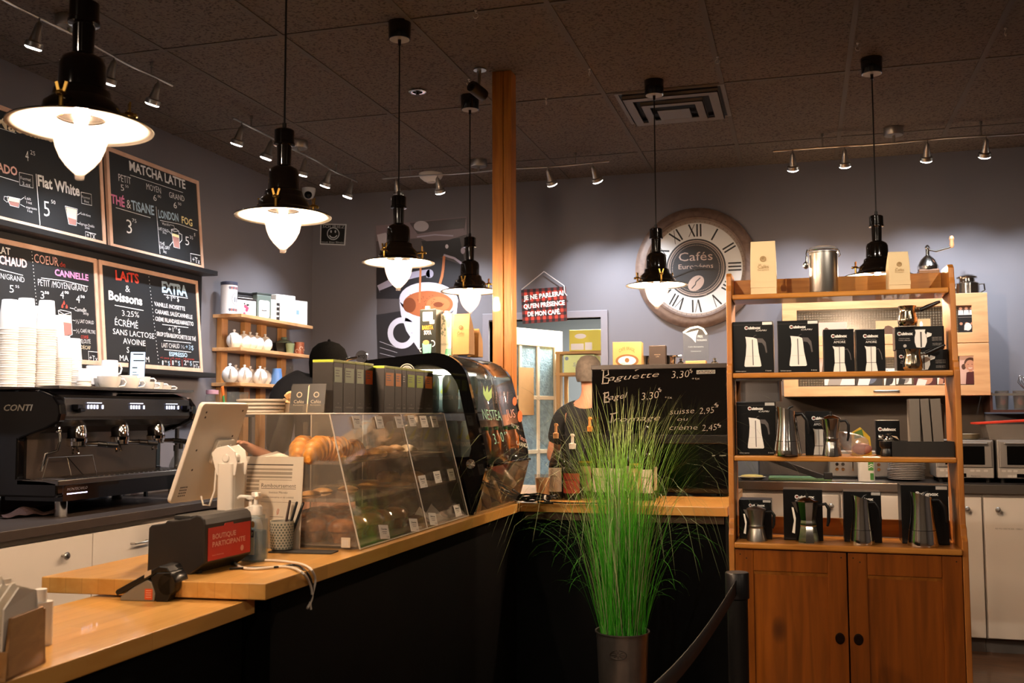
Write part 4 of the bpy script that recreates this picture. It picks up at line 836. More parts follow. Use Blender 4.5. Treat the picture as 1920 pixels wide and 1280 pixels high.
for i, (x, hh) in enumerate(((316, .26), (326, .27), (337, .25))):
    bottle('syrup_bottle', ('syrup bottle beside the machine, left of three', 'syrup bottle beside the machine, middle of three', 'amber syrup bottle beside the machine, right of three')[i], 'bottle', (-3.28, aX(x, 880, -3.28).y+.06, .9155), .034, hh, AMB if i == 2 else SMOKE, mat('syrup_amber', '8a4a14', .2) if i == 2 else None, .02, BLACK, (mat('label_tan', 'b39a74', .7), .15, .5, -2.6, -.5), .3, 'syrup bottles beside the coffee machine')
# ================================================================== service counter
BUTC = wood('butcher_block', 'dcab62', 'cd974a', (7, .9, 7), .3, coat=.25, staves=(.42, .045, .0008, PI/2))
BUTX = wood('butcher_block_cross', 'd9a65c', 'c78f46', (.9, 7, 7), .3, coat=.25, staves=(.42, .045, .0008, 0))
PAN = mat('counter_panel_black', '040404', .8, spec=.1)
CX0, CX1, CY0, CYX = -1.872, -1.262, 2.165, 4.47          # long run; cross run front at CYX
CZT = .95
t = T('counter_worktop', 'L-shaped butcher-block top of the service counter carrying the pastry case', 'worktop', (0, 0, 0))
n0 = aZ(500, 1094, CZT); n1 = aZ(78, 1081, CZT)
mb = MB(); mb.prism([(n1.x, n1.y), (CX1, n0.y), (CX1, CYX), (CX1, 5.6), (CX0, 5.6)], CZT-.04, CZT); mb.build('long_slab', BUTC, t, bevel=.002)
mb = MB(); mb.box(CX1+.0004, -.322, CYX, 5.60, CZT-.04, CZT); mb.build('cross_slab', BUTX, t, bevel=.002)
mb = MB(); mb.prism([(-1.75, 2.27), (CX1-.03, 2.27), (CX1-.03, CYX+.03), (-.335, CYX+.03), (-.335, 5.55), (-1.75, 5.55)], 0, CZT-.0405); tag(mb.build('service_counter', PAN), 'black panelled base under the L-shaped service counter', 'counter')
mb = MB(); mb.box(CX1+.02, -.34, CYX+.016, CYX+.0295, CZT-.075, CZT-.0405); o = mb.build('counter_batten', mat('batten_brown', '3a2818', .6)); tag(o, 'thin dark wooden batten under the front edge of the cross counter', 'batten')
LCX0, LCX1, LCY1 = -1.73, -1.322, 2.245
mb = MB(); mb.box(LCX0, LCX1, .9, LCY1, .866, .9045); tag(mb.build('lower_worktop', BUTC, bevel=.002), 'lower butcher-block counter in the foreground at the left', 'worktop')
mb = MB(); mb.box(LCX0+.03, LCX1-.03, .92, LCY1-.01, 0, .8655); tag(mb.build('foreground_counter', PAN), 'black base panel below the foreground counter', 'counter')
# wooden post
POST = wood('post_fir', 'c27e2c', '9e5e1c', (14, 14, 1.0), .5, knots=2.2, coat=.05)
PX = aY(925, 640, 4.6).x; PX2 = aY(961, 640, 4.6).x
t = T('wooden_post', 'tall orange-brown wooden post from the counter to the ceiling', 'post', (PX, 4.585, CZT)); pw = PX2-PX; hh = CE-CZT
mb = MB(); mb.box(0, pw*.57, 0, .09, 0, hh); mb.build('stud', POST, t, bevel=.003)
mb = MB(); mb.box(pw*.57+.0015, pw, .002, .09, 0, hh); mb.build('stud', POST, t, bevel=.003)

# donation box and terminal
DB = mat('collection_box_grey', '211f1e', .45)
t = T('donation_box', 'dark grey box with a red printed label on the near end of the counter', 'box', (-1.565, 2.262, CZT), math.radians(-2))
pf = [(-.088, 0), (.045, 0), (.088, .03), (.088, .128), (.084, .142), (.074, .150), (.06, .152), (.04, .142), (-.012, .135), (-.03, .136), (-.036, .128), (-.078, .122), (-.086, .115)]
mb = MB(); mb.prism(pf, 0, .215, 'y'); mb.build('body', DB, t, bevel=.004)
mb = MB(); mb.box(-.03, .02, .03, .19, .136, .146); mb.build('coin_slot', DGREY, t, bevel=.002)
mb = MB(); mb.M = Matrix.Translation((.0886, 0, 0)) @ LEFT.to_4x4(); mb.mi = 0; mb.prism([(.012, .034), (.205, .034), (.205, .118), (.125, .118), (.122, .124), (.085, .124), (.082, .118), (.012, .118)], 0, .0008); mb.mi = 1
mb.text('BOUTIQUE', .03, .088, .105, .013, z=.0014, bold=.02); mb.text('PARTICIPANTE', .03, .068, .15, .013, z=.0014, bold=.02); mb.text('merci beaucoup', .03, .045, .05, .004, z=.0014); mb.disc((.165, .05), .008, .0014, 10)
mb.build('label', [RED, mat('label_rose', 'dba59a', .7)], t)
for y in (.03, .185): mb = MB(); mb.cyl((.05, y, -.0), .008, .012, 10); mb.build('foot', BLACKM, t)
p = aZ(285, 1128, .9045); t = T('card_terminal', 'black and grey card payment terminal in its cradle on the lower counter', 'payment terminal', (p.x-.018, p.y+.035, .9045), math.radians(8)); t.scale = (.73, .85, .88)
mb = MB(); mb.prism([(-.100, 0), (.022, 0), (.026, .02), (.012, .052), (-.004, .060), (-.05, .040), (-.098, .012)], -.040, .040, 'y', False); mb.build('cradle', mat('cradle_grey', '7d7568', .45), t, bevel=.003)
mb = MB(); mb.prism([(.028, .0), (.07, .0), (.086, .03), (.086, .068), (.078, .082), (.03, .080), (.008, .066), (.026, .03)], -.041, .041, 'y')
mb.prism([(-.118, .024), (-.11, .014), (-.05, .0405), (.0, .063), (.03, .0795), (.078, .0825), (.066, .096), (.04, .098), (.0, .080), (-.112, .030)], -.042, .042, 'y'); mb.build('body', BLACK, t, bevel=.003)
mb = MB(); mb.lathe([(.03, -.041), (.033, -.036), (.033, .036), (.03, .041)], 24, (.066, 0, .048), RX(PI/2)); mb.build('printer_cover', mat('terminal_black', '171615', .25), t)
mb = MB(); mb.prism([(-.012, .064), (.012, .075), (.012, .088), (-.004, .083), (-.012, .078)], -.0432, -.0424, 'y'); mb.M = Matrix(); mb.build('side_key', mat('key_beige', 'c9b59a', .5), t)
mb = MB(); mb.M = Matrix.Translation((.003, -.0406, .002)) @ BACK.to_4x4(); mb.mi = 0; mb.poly(rrect(.028, .03, .002, cx=.0, cy=.018), .0); mb.mi = 1; [mb.line([(-.01, .01+.006*i), (.01, .01+.006*i)], .0018, .0006) for i in range(4)]
mb.build('sticker', [mat('sticker_orange', 'd9531f', .5), mat('sticker_print', 'f0b49a', .5)], t, label='orange sticker')

# tablet on its stand, seen from behind
TW = mat('tablet_white', 'ded8ce', .35)
Rt = FR((.06, 1, 0), (.34, 0, .94)); O_ = Vector((-1.722, 2.455, 1.108))
t = T('pos_tablet', 'white tablet register seen from behind, tilted on a white stand', 'tablet', (-1.60, 2.575, CZT))
def TM(): return Matrix.Translation(O_-Vector((-1.60, 2.575, CZT))) @ Rt.to_4x4()
mb = MB(); mb.M = TM(); mb.prism(rrect(.225, .302, .014, cx=.1125, cy=.151), -.014, .0); mb.build('tablet_case', TW, t, bevel=.003)
mb = MB(); mb.M = TM(); mb.poly(rrect(.2, .27, .003, cx=.1125, cy=.151)[::-1], -.0146); mb.build('screen', GLOSSB, t)
mb = MB(); mb.M = TM()
for i in range(4):
    for j in range(4): mb.box(.025+i*.0085, .029+i*.0085, .02+j*.0085, .024+j*.0085, 0, .0006)
for q in ((.03, .26), (.2, .28), (.19, .2), (.04, .16), (.05, .10), (.028, .275)): mb.disc(q, .0035, .0006, 10)
mb.build('vents', mat('vent_hole', '3a332c', .6), t)
mb = MB(); mb.M = TM(); mb.prism(rrect(.085, .075, .01, cx=.155, cy=.155), .0003, .012); mb.prism(rrect(.05, .05, .02, cx=.155, cy=.15), .012, .045); [mb.cyl((.13+.05*i, .135+.04*j, .012), .005, .003, 10) for i in (0, 1) for j in (0, 1)]; mb.build('bracket', mat('bracket_white', 'e4e0d8', .3), t, bevel=.003)
mb = MB(); mb.prism(rrect(.05, .075, .008), 0, .27); mb.prism(rrect(.052, .014, .004, cy=-.02), .0, .262); mb.build('column', TW, t, bevel=.002)
mb = MB()
for y in (-.03, .026): mb.prism([(-.03, .235), (.03, .235), (.036, .27), (.028, .305), (.005, .322), (-.03, .315), (-.05, .30)], y, y+.004, 'y')
mb.lathe([(.012, -.034), (.012, .034)], 16, (.0, 0, .285), RX(PI/2)); mb.build('hinge', mat('bracket_white'), t, bevel=.003)
mb = MB(); mb.prism(rrect(.16, .15, .01, cx=-.0, cy=0), .0, .008); mb.build('base_plate', TW, t)
mb = MB(); mb.tube([(-.08, -.03, .175), (-.072, -.03, .15), (-.055, -.025, .148), (-.045, -.015, .19), (-.045, -.01, .25)], .003, 8); mb.build('cable', TW, t)

# sanitiser, lotion pump, pens, sign
p = aZ(475, 1054, CZT); t = T('hand_sanitizer', 'clear bottle of blue hand sanitizer with a white pump beside the donation box', 'bottle', (p.x-.012, p.y+.03, CZT), math.radians(-12))
mb = MB(); mb.prism(rrect(.062, .05, .016), 0, .118, 'z', True); mb.prism(rrect(.05, .042, .016), .118, .128, 'z', True); mb.build('bottle', clear('bottle_clear', 'dfe9ee', .12), t)
mb = MB(); mb.prism(rrect(.056, .044, .015), .004, .085, 'z', True); mb.build('gel', clear('blue_gel', 'a9cde0', .22, 'a9c9dc'), t)
PW = mat('pump_white', 'e6e2da', .4)
mb = MB(); mb.lathe([(.018, .128), (.018, .15), (.014, .155), (.007, .157), (.006, .178), (.013, .18), (.013, .19), (0, .192)], 20); mb.tube([(0, 0, .185), (.02, -.022, .186), (.03, -.03, .178)], .006, 8); mb.build('pump', PW, t)
mb = MB(); mb.M = Matrix.Translation((0, -.0256, 0)) @ BACK.to_4x4(); mb.mi = 0; mb.poly(rrect(.04, .07, .004, cy=.055), .0); mb.mi = 1; mb.poly(rrect(.034, .02, .003, cy=.078), .0005); mb.mi = 2; mb.ctext('Purell', 0, .073, .028, .010, z=.001, shear=.2); mb.mi = 3; mb.poly(rrect(.03, .018, .006, cx=.004, cy=.104), .0004)
mb.build('label', [mat('label_pale_blue', 'c3d2da', .5), mat('label_navy', '2f3154', .5), mat('label_white', 'e9e7e4', .5), mat('label_peach', 'dba666', .5)], t)
p = aY(495, 1030, 2.62); t = T('pump_bottle', 'plain white pump bottle just behind the sanitizer', 'bottle', (-1.535, 2.575, CZT), -.6)
mb = MB(); mb.lathe([(0, 0), (.032, 0), (.034, .006), (.034, .09), (.028, .112), (.014, .12), (.014, .128)], 28); mb.build('bottle', mat('bottle_white', 'dcd8d2', .3), t)
mb = MB(); mb.lathe([(.017, .125), (.017, .142), (.006, .146), (.005, .165), (.012, .167), (.012, .176), (0, .177)], 18); mb.tube([(0, 0, .172), (-.025, -.02, .174), (-.036, -.03, .166)], .005, 8); mb.build('pump', PW, t)
p = aZ(522, 1034, CZT); t = T('pen_cup', 'grey and white patterned pen cup on the dark mat', 'cup', (p.x, p.y+.02, CZT+.005), -.4)
mb = MB(); mb.lathe([(0, 0), (.030, 0), (.033, .003), (.036, .085), (.033, .085), (.030, .006), (0, .006)], 32, capt=False); mb.build('body', mat('pen_cup_grey', 'a5a59a', .4), t)
mb = MB(); q = .0335
for i in range(22):
    for j in range(10):
        a = 2*PI*(i+.5*(j % 2))/22; z = .006+j*.0078; r = .0334+.0029*z/.085+.0004; d = .0036
        mb.add([(r*math.cos(a+s/r), r*math.sin(a+s/r), z+e) for s, e in ((-d, 0), (0, -d), (d, 0), (0, d))], [(0, 1, 2, 3)], False)
mb.build('lozenge_pattern', mat('pen_cup_dark', '4d5a58', .5), t)
for k, (dx, dy, lx, ly, m, lb) in enumerate(((.006, .0, .028, .02, BLACK, 'black pen leaning right in the patterned cup, frontmost'), (.012, .012, .03, .035, BLACK, 'second black pen in the patterned cup, behind the first'), (-.006, .01, .012, .02, mat('pen_brown', '3a2a24', .4), 'dark brown pen in the patterned cup, most upright'))):
    mb = MB(); d = Vector((lx, ly, .12)).normalized(); mb.tube([(0, 0, 0), d*.012, d*.02, d*.135, d*.14], [.0008, .003, .0042, .0042, .003], 10); o = mb.build('pen', m); o.location = t.location+Vector((dx, dy, .0065)); tag(o, lb, 'pen', 'pens in the cup')
mb = MB(); mb.prism(rrect(.20, .07, .01), 0, .0035); o = mb.build('counter_mat', DGREY); q = aZ(565, 1036, CZT); o.location = (q.x, q.y+.012, CZT+.0005); o.rotation_euler = (0, 0, .10); tag(o, 'thin dark grey mat under the pen cup and the notice', 'mat')
# notice in an acrylic holder
b0 = aZ(446, 1036, CZT); b1 = aZ(562, 1034, CZT); Rn = FR((1, 0, 0), (-.02, .07, 1)); q0, q1 = aY(445, 1034, 2.765), aY(561, 1034, 2.765); On = Vector((q0.x, 2.765, CZT+.001))
NM = {'w': PAPER, 'k': INK, 'g': mat('print_grey', 'a09a92', .8), 'o': mat('clip_orange', 'c0552f', .4, .5)}
t = T('notice', 'refund notice on white paper in a clear acrylic holder before the pastry case', 'sign', On, Rn); W_, H_ = q1.x-q0.x, aY(500, 856, 2.78).z-CZT
mb = MB(); mb.box(0, W_, 0, H_, -.004, -.0015); mb.build('paper', PAPER, t)
mb = MB(); mb.box(-.003, W_+.003, 0, H_+.004, .0006, .0026); mb.box(-.003, W_+.003, 0, .004, -.02, .03); mb.build('holder', ACR, t)
mb = MB(); mb.mi = 2
for i in range(9): mb.poly(rrect(W_*.74, .009 if i % 2 else .006, .001, cx=W_*.46, cy=H_*(.86-.043*i)), -.0012+i*1e-5)
mb.mi = 1; mb.line([(W_*.08, H_*.91), (W_*.84, H_*.91)], .0035, -.0011)
mb.mi = 0; mb.poly(rrect(W_*.64, H_*.26, .002, cx=W_*.62, cy=H_*.61), -.0009); mb.poly(rrect(W_*.40, H_*.30, .002, cx=W_*.64, cy=H_*.28), -.0009); mb.mi = 1
mb.ctext('Remboursement', W_*.62, H_*.66, W_*.56, .013, z=-.0006); mb.line([(W_*.34, H_*.648), (W_*.90, H_*.648)], .0015, -.0006)
mb.ctext('Institut Monéo', W_*.62, H_*.595, W_*.3, .007, z=-.0006); mb.ctext('(cartes bancaires et de crédits)', W_*.62, H_*.545, W_*.5, .006, z=-.0006); mb.line([(W_*.34, H_*.5), (W_*.93, H_*.5)], .0008, -.0006)
for i in range(4): mb.line([(W_*.5, H_*(.34-.05*i)), (W_*(.72+.05*(i % 2)), H_*(.34-.05*i))], .0012, -.0006)
mb.mi = 3; mb.line([(W_*.62, H_*.36), (W_*.615, H_*.40), (W_*.63, H_*.43), (W_*.645, H_*.42), (W_*.635, H_*.37)], .0022, -.0004)
mb.build('print', [NM[k] for k in NM], t)
# cables
def cable(pts, r, m, label, name='cable'):
    mb = MB(); P = [Vector(p) for p in pts]; out = []
    for i in range(len(P)-1):
        a, b, c, d = P[max(i-1, 0)], P[i], P[i+1], P[min(i+2, len(P)-1)]
        for k in range(6): s = k/6; out.append(.5*((2*b)+(c-a)*s+(2*a-5*b+4*c-d)*s*s+(3*b-a-3*c+d)*s**3))
    out.append(P[-1]); mb.tube(out, r, 8); return tag(mb.build(name, m), label, 'cable', 'cables near the donation box')
zc = CZT+.004; g = lambda x, y: tuple(aZ(x, y, zc)); ed = lambda x, y, X=CX1+.006: tuple(aX(x, y, X))
CW_ = mat('cable_white', 'd8cfc2', .45)
cable([g(436, 1052), g(452, 1063), g(480, 1066), g(535, 1062), g(565, 1072), ed(581, 1094), ed(585, 1120), ed(576, 1140)], .0034, CW_, 'white cable from under the box bending over the counter edge, lower one')
cable([g(497, 1050), g(520, 1051), g(560, 1056), g(582, 1066), ed(591, 1085), ed(588, 1105), ed(582, 1128), ed(583, 1142)], .0034, CW_, 'white cable swinging furthest right over the counter edge')
cable([g(430, 1066), g(470, 1064), g(515, 1063), g(550, 1059), g(568, 1066), ed(582, 1084), ed(586, 1110), ed(580, 1126)], .003, BLACK, 'black cable between the two white ones on the counter edge')

# ================================================================== pastry case
Y0, YM, Y1 = 2.795, 3.36, 3.815; XB, XT, XL = -1.292, -1.398, -1.755; ZT = 1.362
t = T('pastry_case', 'clear acrylic two-bay pastry display case with a sloping front', 'display case', (XL, Y0, CZT)); h = ZT-CZT; db, dt = XB-XL, XT-XL; ln = Y1-Y0; ym = YM-Y0
def xa(z): return db+(dt-db)*z/h
mb = MB(); a = .004
mb.prism([(db, .004), (dt, h), (dt-a, h), (db-a, .004)], .003, ym-.002, 'y'); mb.build('front_panel', ACR, t)
mb = MB(); mb.prism([(db, .004), (dt, h), (dt-a, h), (db-a, .004)], ym+.002, ln-.003, 'y'); mb.build('front_panel', ACR, t)
for y in (0, ym-.002, ym+.003, ln): mb = MB(); mb.prism([(0, .002), (db, .002), (dt, h-.002), (0, h-.002)], y-.0015, y+.0015, 'y'); mb.build('side_panel', ACR, t)
mb = MB(); mb.box(0, dt, 0, ln, h-.004, h); mb.build('top_panel', ACR, t)
mb = MB(); mb.box(0, db, 0, ln, 0, .004); mb.build('bottom_panel', ACR, t)
EDG = mat('acrylic_edge', 'cfc7bb', .2, spec=.8)
mb = MB()
for y in (0, ym, ln): mb.tube([(db, y, .004), (dt, y, h)], .0026, 6); mb.tube([(0, y, .004), (0, y, h)], .0024, 6); mb.tube([(0, y, h), (dt, y, h)], .0022, 6)
mb.tube([(dt, 0, h), (dt, ln, h)], .0024, 6); mb.tube([(db, 0, .004), (db, ln, .004)], .0026, 6); mb.build('edges', EDG, t)
mb = MB()
for y in (.03, ym-.05, ym+.03, ln-.04): mb.box(.0, .006, y-.012, y+.012, .05, h-.03); mb.box(.0, .012, y-.012, y+.012, .10, .19)
mb.build('rear_rails', ACR, t)
shelves = []
SHM = clear('shelf_acrylic', 'f3efe8', .10)
for i, (z, y0, y1) in enumerate(((.255, .01, ym-.008), (.255, ym+.01, ln-.03), (.14, ym+.01, ln-.03), (.14, .01, ym-.008))):
    mb = MB(); x1 = xa(z)-.012; mb.box(.01, x1, y0, y1, z, z+.003); mb.box(x1-.003, x1, y0, y1, z, z+.022 if i != 3 else z+.012); mb.box(.01, x1, y0, y0+.003, z, z+.012); mb.build('shelf', SHM, t)
    mb = MB(); mb.box(.02, x1-.008, y0+.01, y1-.008, z+.003, z+.0036); 
    if 0 < i < 3: mb.build('liner', mat('paper_liner', 'd9c9ae', .8), t)
    else: mb.bm.free()
mb = MB(); x1 = xa(.02)-.012; mb.box(.01, x1, .01, ym-.01, .008, .012); mb.box(.01, x1, ym+.01, ln-.01, .008, .012); mb.build('tray', mat('tray_silver', 'b8b0a4', .3, .7), t)
ZS = CZT+.2587
# croissants and pastries
CRO = mat('pastry_golden', 'd89236', .42, coat=.3, var=.35, vscale=28, bump=.25, bscale=60); DAN = mat('pastry_light', 'dfae6c', .45, coat=.2, var=.3, vscale=30, bump=.3, bscale=50); CHO = mat('pastry_dark', '6b3c1c', .4, coat=.4, var=.4, vscale=25, bump=.3, bscale=40)
def croissant(L=.15, R=.036, m=CRO):
    mb = MB(); n = 44; pts, rr = [], []
    for i in range(n+1):
        s = i/n*2-1; a = s*1.05; k = (i/n*9) % 1
        pts.append((L*.55*math.sin(a), L*.42*(math.cos(a)-1)+.01, R*.92*max(.25, (1-abs(s)**1.6)))); rr.append(max(.006, R*(1-abs(s)**1.7)**.75*(.82+.2*(1-k)**.6)))
    mb.tube(pts, rr, 14); return mb.build('croissant', m)
c0 = croissant(); spots = [(-1.455, 2.865, 1.2, 1, 'big golden croissant at the near end of the top shelf'), (-1.53, 2.90, 1.5, 1, 'croissant behind the nearest one on the top shelf'), (-1.455, 2.99, 1.35, .95, 'second croissant from the near end on the top shelf'), (-1.535, 3.04, 1.1, .95, 'croissant in the rear row of the top shelf'), (-1.46, 3.12, 1.6, .8, 'small golden croissant, third along the top shelf'), (-1.54, 3.17, 1.0, .8, 'rear croissant next to the bay divider')]
for i, (x, y, a, s, lb) in enumerate(spots):
    o = c0 if i == 0 else dup(c0); o.location = (x, y, ZS+.0004); o.rotation_euler = (0, 0, a); o.scale = (s*1.1, s*1.1, s*1.25); tag(o, lb, 'croissant', 'croissants on the top shelf')
def swirl(R=.045):
    mb = MB(); pts = []; rr = []
    for i in range(60): a = i*.32; r = R*(1-i/66); pts.append((r*math.cos(a), r*math.sin(a), .014+.014*i/60)); rr.append(.0125)
    mb.tube(pts, rr, 8); return mb.build('pastry', DAN)
def turnover(m=DAN):
    mb = MB(); n = 12; vs = []; fs = []
    for i in range(n+1):
        for j in range(9):
            u = i/n; v = j/8; w = .055*math.sin(PI*min(1, u*.9+.05))*(1-u*.2); vs.append(((u-.5)*.13, (v-.5)*2*w, .003+.032*math.sin(PI*v)**.7*math.sin(PI*u*.95+.05)))
    for i in range(n):
        for j in range(8): a = i*9+j; fs.append((a, a+9, a+10, a+1))
    mb.add(vs, fs); return mb.build('pastry', m, sub=1, solid=.004)
def bun(r=.045, m=DAN, h=.04):
    mb = MB(); mb.lathe([(0, 0), (r*.8, 0), (r*.98, h*.25), (r, h*.45), (r*.85, h*.8), (r*.5, h*.97), (0, h)], 24); return mb.build('pastry', m)
s0 = swirl(); t0 = turnover(); b0_ = bun()
def place(o, src, x, y, z, a, s, lb, g, cat='pastry', tilt=0):
    o.location = (x, y, z); o.rotation_euler = (tilt, 0, a); o.scale = (s, s, s); tag(o, lb, cat, g)
place(s0, s0, -1.45, 3.24, ZS, 0, .9, 'round golden swirl pastry on the top shelf by the bay divider', 'pastries on the top shelf')
place(dup(s0), s0, -1.55, 3.28, ZS, 1, .9, 'round swirl pastry behind the front one near the bay divider', 'pastries on the top shelf')
place(t0, t0, -1.50, 3.45, ZS+.002, .9, .95, 'long crusty turnover, first on the top shelf of the far bay', 'pastries on the top shelf', tilt=.25)
place(dup(t0), t0, -1.51, 3.57, ZS+.002, 1.5, .95, 'folded pastry leaning in the middle of the far bay top shelf', 'pastries on the top shelf', tilt=-.3)
o = dup(t0); o.data = t0.data.copy(); o.data.materials[0] = mat('pastry_iced', 'e0cfae', .4, var=.12, vscale=20); place(o, t0, -1.50, 3.68, ZS+.002, 2.0, .9, 'pale iced pastry at the far end of the top shelf', 'pastries on the top shelf')
z2 = CZT+.1437
place(b0_, b0_, -1.47, 3.66, z2, 0, 1.1, 'round golden bun on the middle shelf of the far bay', 'pastries on the middle shelf')
place(dup(b0_), b0_, -1.58, 3.68, z2, 1, 1.05, 'round bun at the back of the middle shelf, far bay', 'pastries on the middle shelf')
for i, (x, y, a) in enumerate(((-1.45, 3.43, .2), (-1.46, 3.52, -.2), (-1.57, 3.47, .5))):
    o = dup(t0); place(o, t0, x, y, z2, a+1.5, .8, ('flat almond slice nearest the divider on the middle shelf', 'flat almond slice beside the golden bun on the middle shelf', 'flat almond slice at the back of the middle shelf')[i], 'pastries on the middle shelf'); o.scale = (.85, .85, .45)
for i, (x, y) in enumerate(((-1.58, 3.02), (-1.60, 3.15), (-1.56, 3.27))):
    o = dup(t0); place(o, t0, x, y, z2, 1.5+i*.3, .8, ('flat brown slice on the near bay middle shelf, first', 'flat brown slice on the near bay middle shelf, second', 'flat brown slice on the near bay middle shelf, third')[i], 'pastries on the middle shelf'); o.scale = (.9, .8, .4)
mb = MB(); mb.add([(0, 0, 0), (.13, .0, .004), (.16, .10, .002), (.07, .12, .03), (.0, .10, .004)], [(0, 1, 3), (1, 2, 3), (0, 3, 4)], False); o = mb.build('paper_napkin', PAPER, solid=.001); o.location = (-1.735, 2.83, ZS+.001); tag(o, 'creased white paper on the left of the top shelf by the croissants', 'paper')
# wrapped muffins on the bottom tray
WRAP = clear('cellophane', 'fbf8f2', .03, gl=1.0, rough=.1, ior=2.3); MUF = mat('muffin_brown', 'b0703a', .5, coat=.3, var=.35, vscale=30, bump=.4, bscale=45)
def muffin():
    t = T('wrapped_muffin', 'x', 'muffin'); mb = MB(); mb.lathe([(0, 0), (.026, 0), (.034, .03), (.043, .036), (.045, .048), (.036, .064), (.016, .072), (0, .073)], 22); mb.build('muffin', MUF, t)
    mb = MB(); n, m = 22, 9; vs = []; fs = []
    for j in range(n):
        for i in range(m): z = -.0+.086*i/(m-1); r = (.038, .043, .046, .049, .051, .049, .041, .026, .008)[i]; q = rnd.uniform(-.003, .003) if 0 < i else 0; vs.append(((r+q)*math.cos(2*PI*j/n), (r+q)*math.sin(2*PI*j/n), z))
    for j in range(n):
        for i in range(m-1): a = j*m+i; b = ((j+1) % n)*m+i; fs.append((a, b, b+1, a+1))
    mb.add(vs, fs, False); mb.build('wrapper', WRAP, t); return t
m0 = muffin(); k = 0; zb = CZT+.0125
nm = ('first', 'second', 'third', 'fourth', 'fifth', 'sixth')
for row, x in enumerate((-1.385, -1.485, -1.59)):
    for j in range(5):
        o = m0 if k == 0 else dup(m0); k += 1
        o.location = (x-.01*(j % 2), 2.865+.103*j, zb); o.rotation_euler = (0, 0, rnd.uniform(0, 6)); o['label'] = 'wrapped brown muffin, %s from the near end, %s row of bottom tray' % (nm[j], ('front', 'middle', 'back')[row]); o['group'] = 'wrapped muffins on the bottom tray'
for i, (x, y, a) in enumerate(((-1.37, 3.44, .3), (-1.39, 3.54, .9), (-1.38, 3.66, .1))):
    o = dup(t0); o.data = t0.data.copy(); o.data.materials[0] = CHO; place(o, t0, x, y, zb, a, .85, ('dark brown pastry on the far bay bottom tray, nearest', 'dark brown pastry on the far bay bottom tray, middle one', 'dark brown pastry on the far bay bottom tray, furthest')[i], 'pastries on the bottom tray')
for i, (x, y) in enumerate(((-1.35, 3.44), (-1.345, 3.55))):
    mb = MB(); mb.add([(0, 0, 0), (.05, .1, 0), (.0, .09, .05), (.03, .0, .03)], [(0, 1, 2), (0, 1, 3)], False); o = mb.build('paper_wedge', PAPER, solid=.001); o.location = (x-.04, y, zb+.001); tag(o, ('folded white paper sticking up beside the nearest dark pastry', 'folded white paper between dark pastries in the far bay')[i], 'paper', 'papers in the far bay')
# price cards on the sloping front
Rf = FR((0, 1, 0), (dt-db, 0, h)); PT = [((665, 803), 'top row, first from the left'), ((708, 803), 'top row, second from the left'), ((745, 802), 'top row, third from the left'), ((769, 799), 'top row, fourth from the left'), ((791, 801), 'top row, fifth from the left'), ((811, 801), 'top row, last on the right'),
    ((789, 915), 'middle row, left one'), ((817, 906), 'middle row, centre one'), ((843, 901), 'middle row, right one'), ((714, 1010), 'bottom row, first from the left'), ((771, 996), 'bottom row beside the bay divider'), ((807, 984), 'bottom row, third from the left'), ((855, 969), 'bottom row, last on the right')]
txt = ('Pain', 'Croissant', 'Choco', 'Amande', 'Muffin', 'Brioche', 'Biscuit', 'Scone', 'Galette', 'Carotte', 'Danoise', 'Abricot', 'Noix')
PO = Vector((XB+.0035, Y0, CZT)); nn = Rf.col[2]
for i, ((x, y), lb) in enumerate(PT):
    d = ray(x, y); k = (PO-O0).dot(nn)/d.dot(nn); q = O0+d*k; w, hh = (.062, .042) if i < 4 else (.07, .045)
    if i < 2: w = .058
    tl = -.12 if i in (9, 10, 11) else 0
    t = T('price_card', 'white price card on the pastry case front, '+lb, 'price card', q, Rf @ RZ(tl+.0), 'price cards on the pastry case')
    mb = MB(); mb.box(0, w, 0, hh, -.0005, .0006); mb.build('card', PAPER, t)
    mb = MB(); mb.ctext(txt[i], w*.5, hh*.64, w*.6, hh*.14, z=.001, bold=.02); mb.line([(w*.25, hh*.5), (w*.75, hh*.5)], .0015, .001); mb.line([(w*.3, hh*.38), (w*.7, hh*.38)], .0012, .001); mb.text('3.25', w*.66, hh*.1, w*.26, hh*.11, z=.001); mb.build('print', INK, t)
p = aY(640, 1026, Y0-.004); t = T('price_card', 'clear sticker holder on the near side of the pastry case, low down', 'price card', p, BACK, 'price cards on the pastry case')
mb = MB(); mb.box(0, .03, 0, .03, 0, .002); mb.build('card', mat('sticker_clear', 'd8cbb6', .4), t); mb = MB(); [mb.line([(.006+.005*i, .006), (.006+.005*i, .024)], .002, .0025) for i in range(4)]; mb.build('print', WHITE, t)
# on top of the case
zt = ZT+.0005
for i in range(4):
    mb = MB(); mb.lathe([(0, 0), (.05, 0), (.077, .003), (.08, .006), (.08, .0115), (.076, .0115), (.05, .004), (0, .004)], 36, capt=False); o = mb.build('plate', mat('plate_cream', 'efe8dc', .25)); o.location = (-1.72+.002*i, 2.93, zt+i*.0122); tag(o, ('bottom', 'second', 'third', 'topmost')[i]+' plate of the cream stack on the pastry case', 'plate', 'stacked cream plates on the pastry case')
for i in range(5):
    mb = MB(); mb.lathe([(0, 0), (.022, 0), (.024, .004), (.022, .008), (0, .009)], 14); o = mb.build('cookie', mat('cookie_pale', 'd9b98c', .7, bump=.4, bscale=90)); o.location = (-1.662+.012*(i % 2), 3.02+.018*(i % 3), zt+.036+.007*i); o.rotation_euler = (.5*(i % 2), .4, i); tag(o, ('lowest', 'second', 'third', 'fourth', 'topmost')[i]+' pale biscuit heaped behind the plate stack', 'biscuit', 'pale biscuits behind the plates')
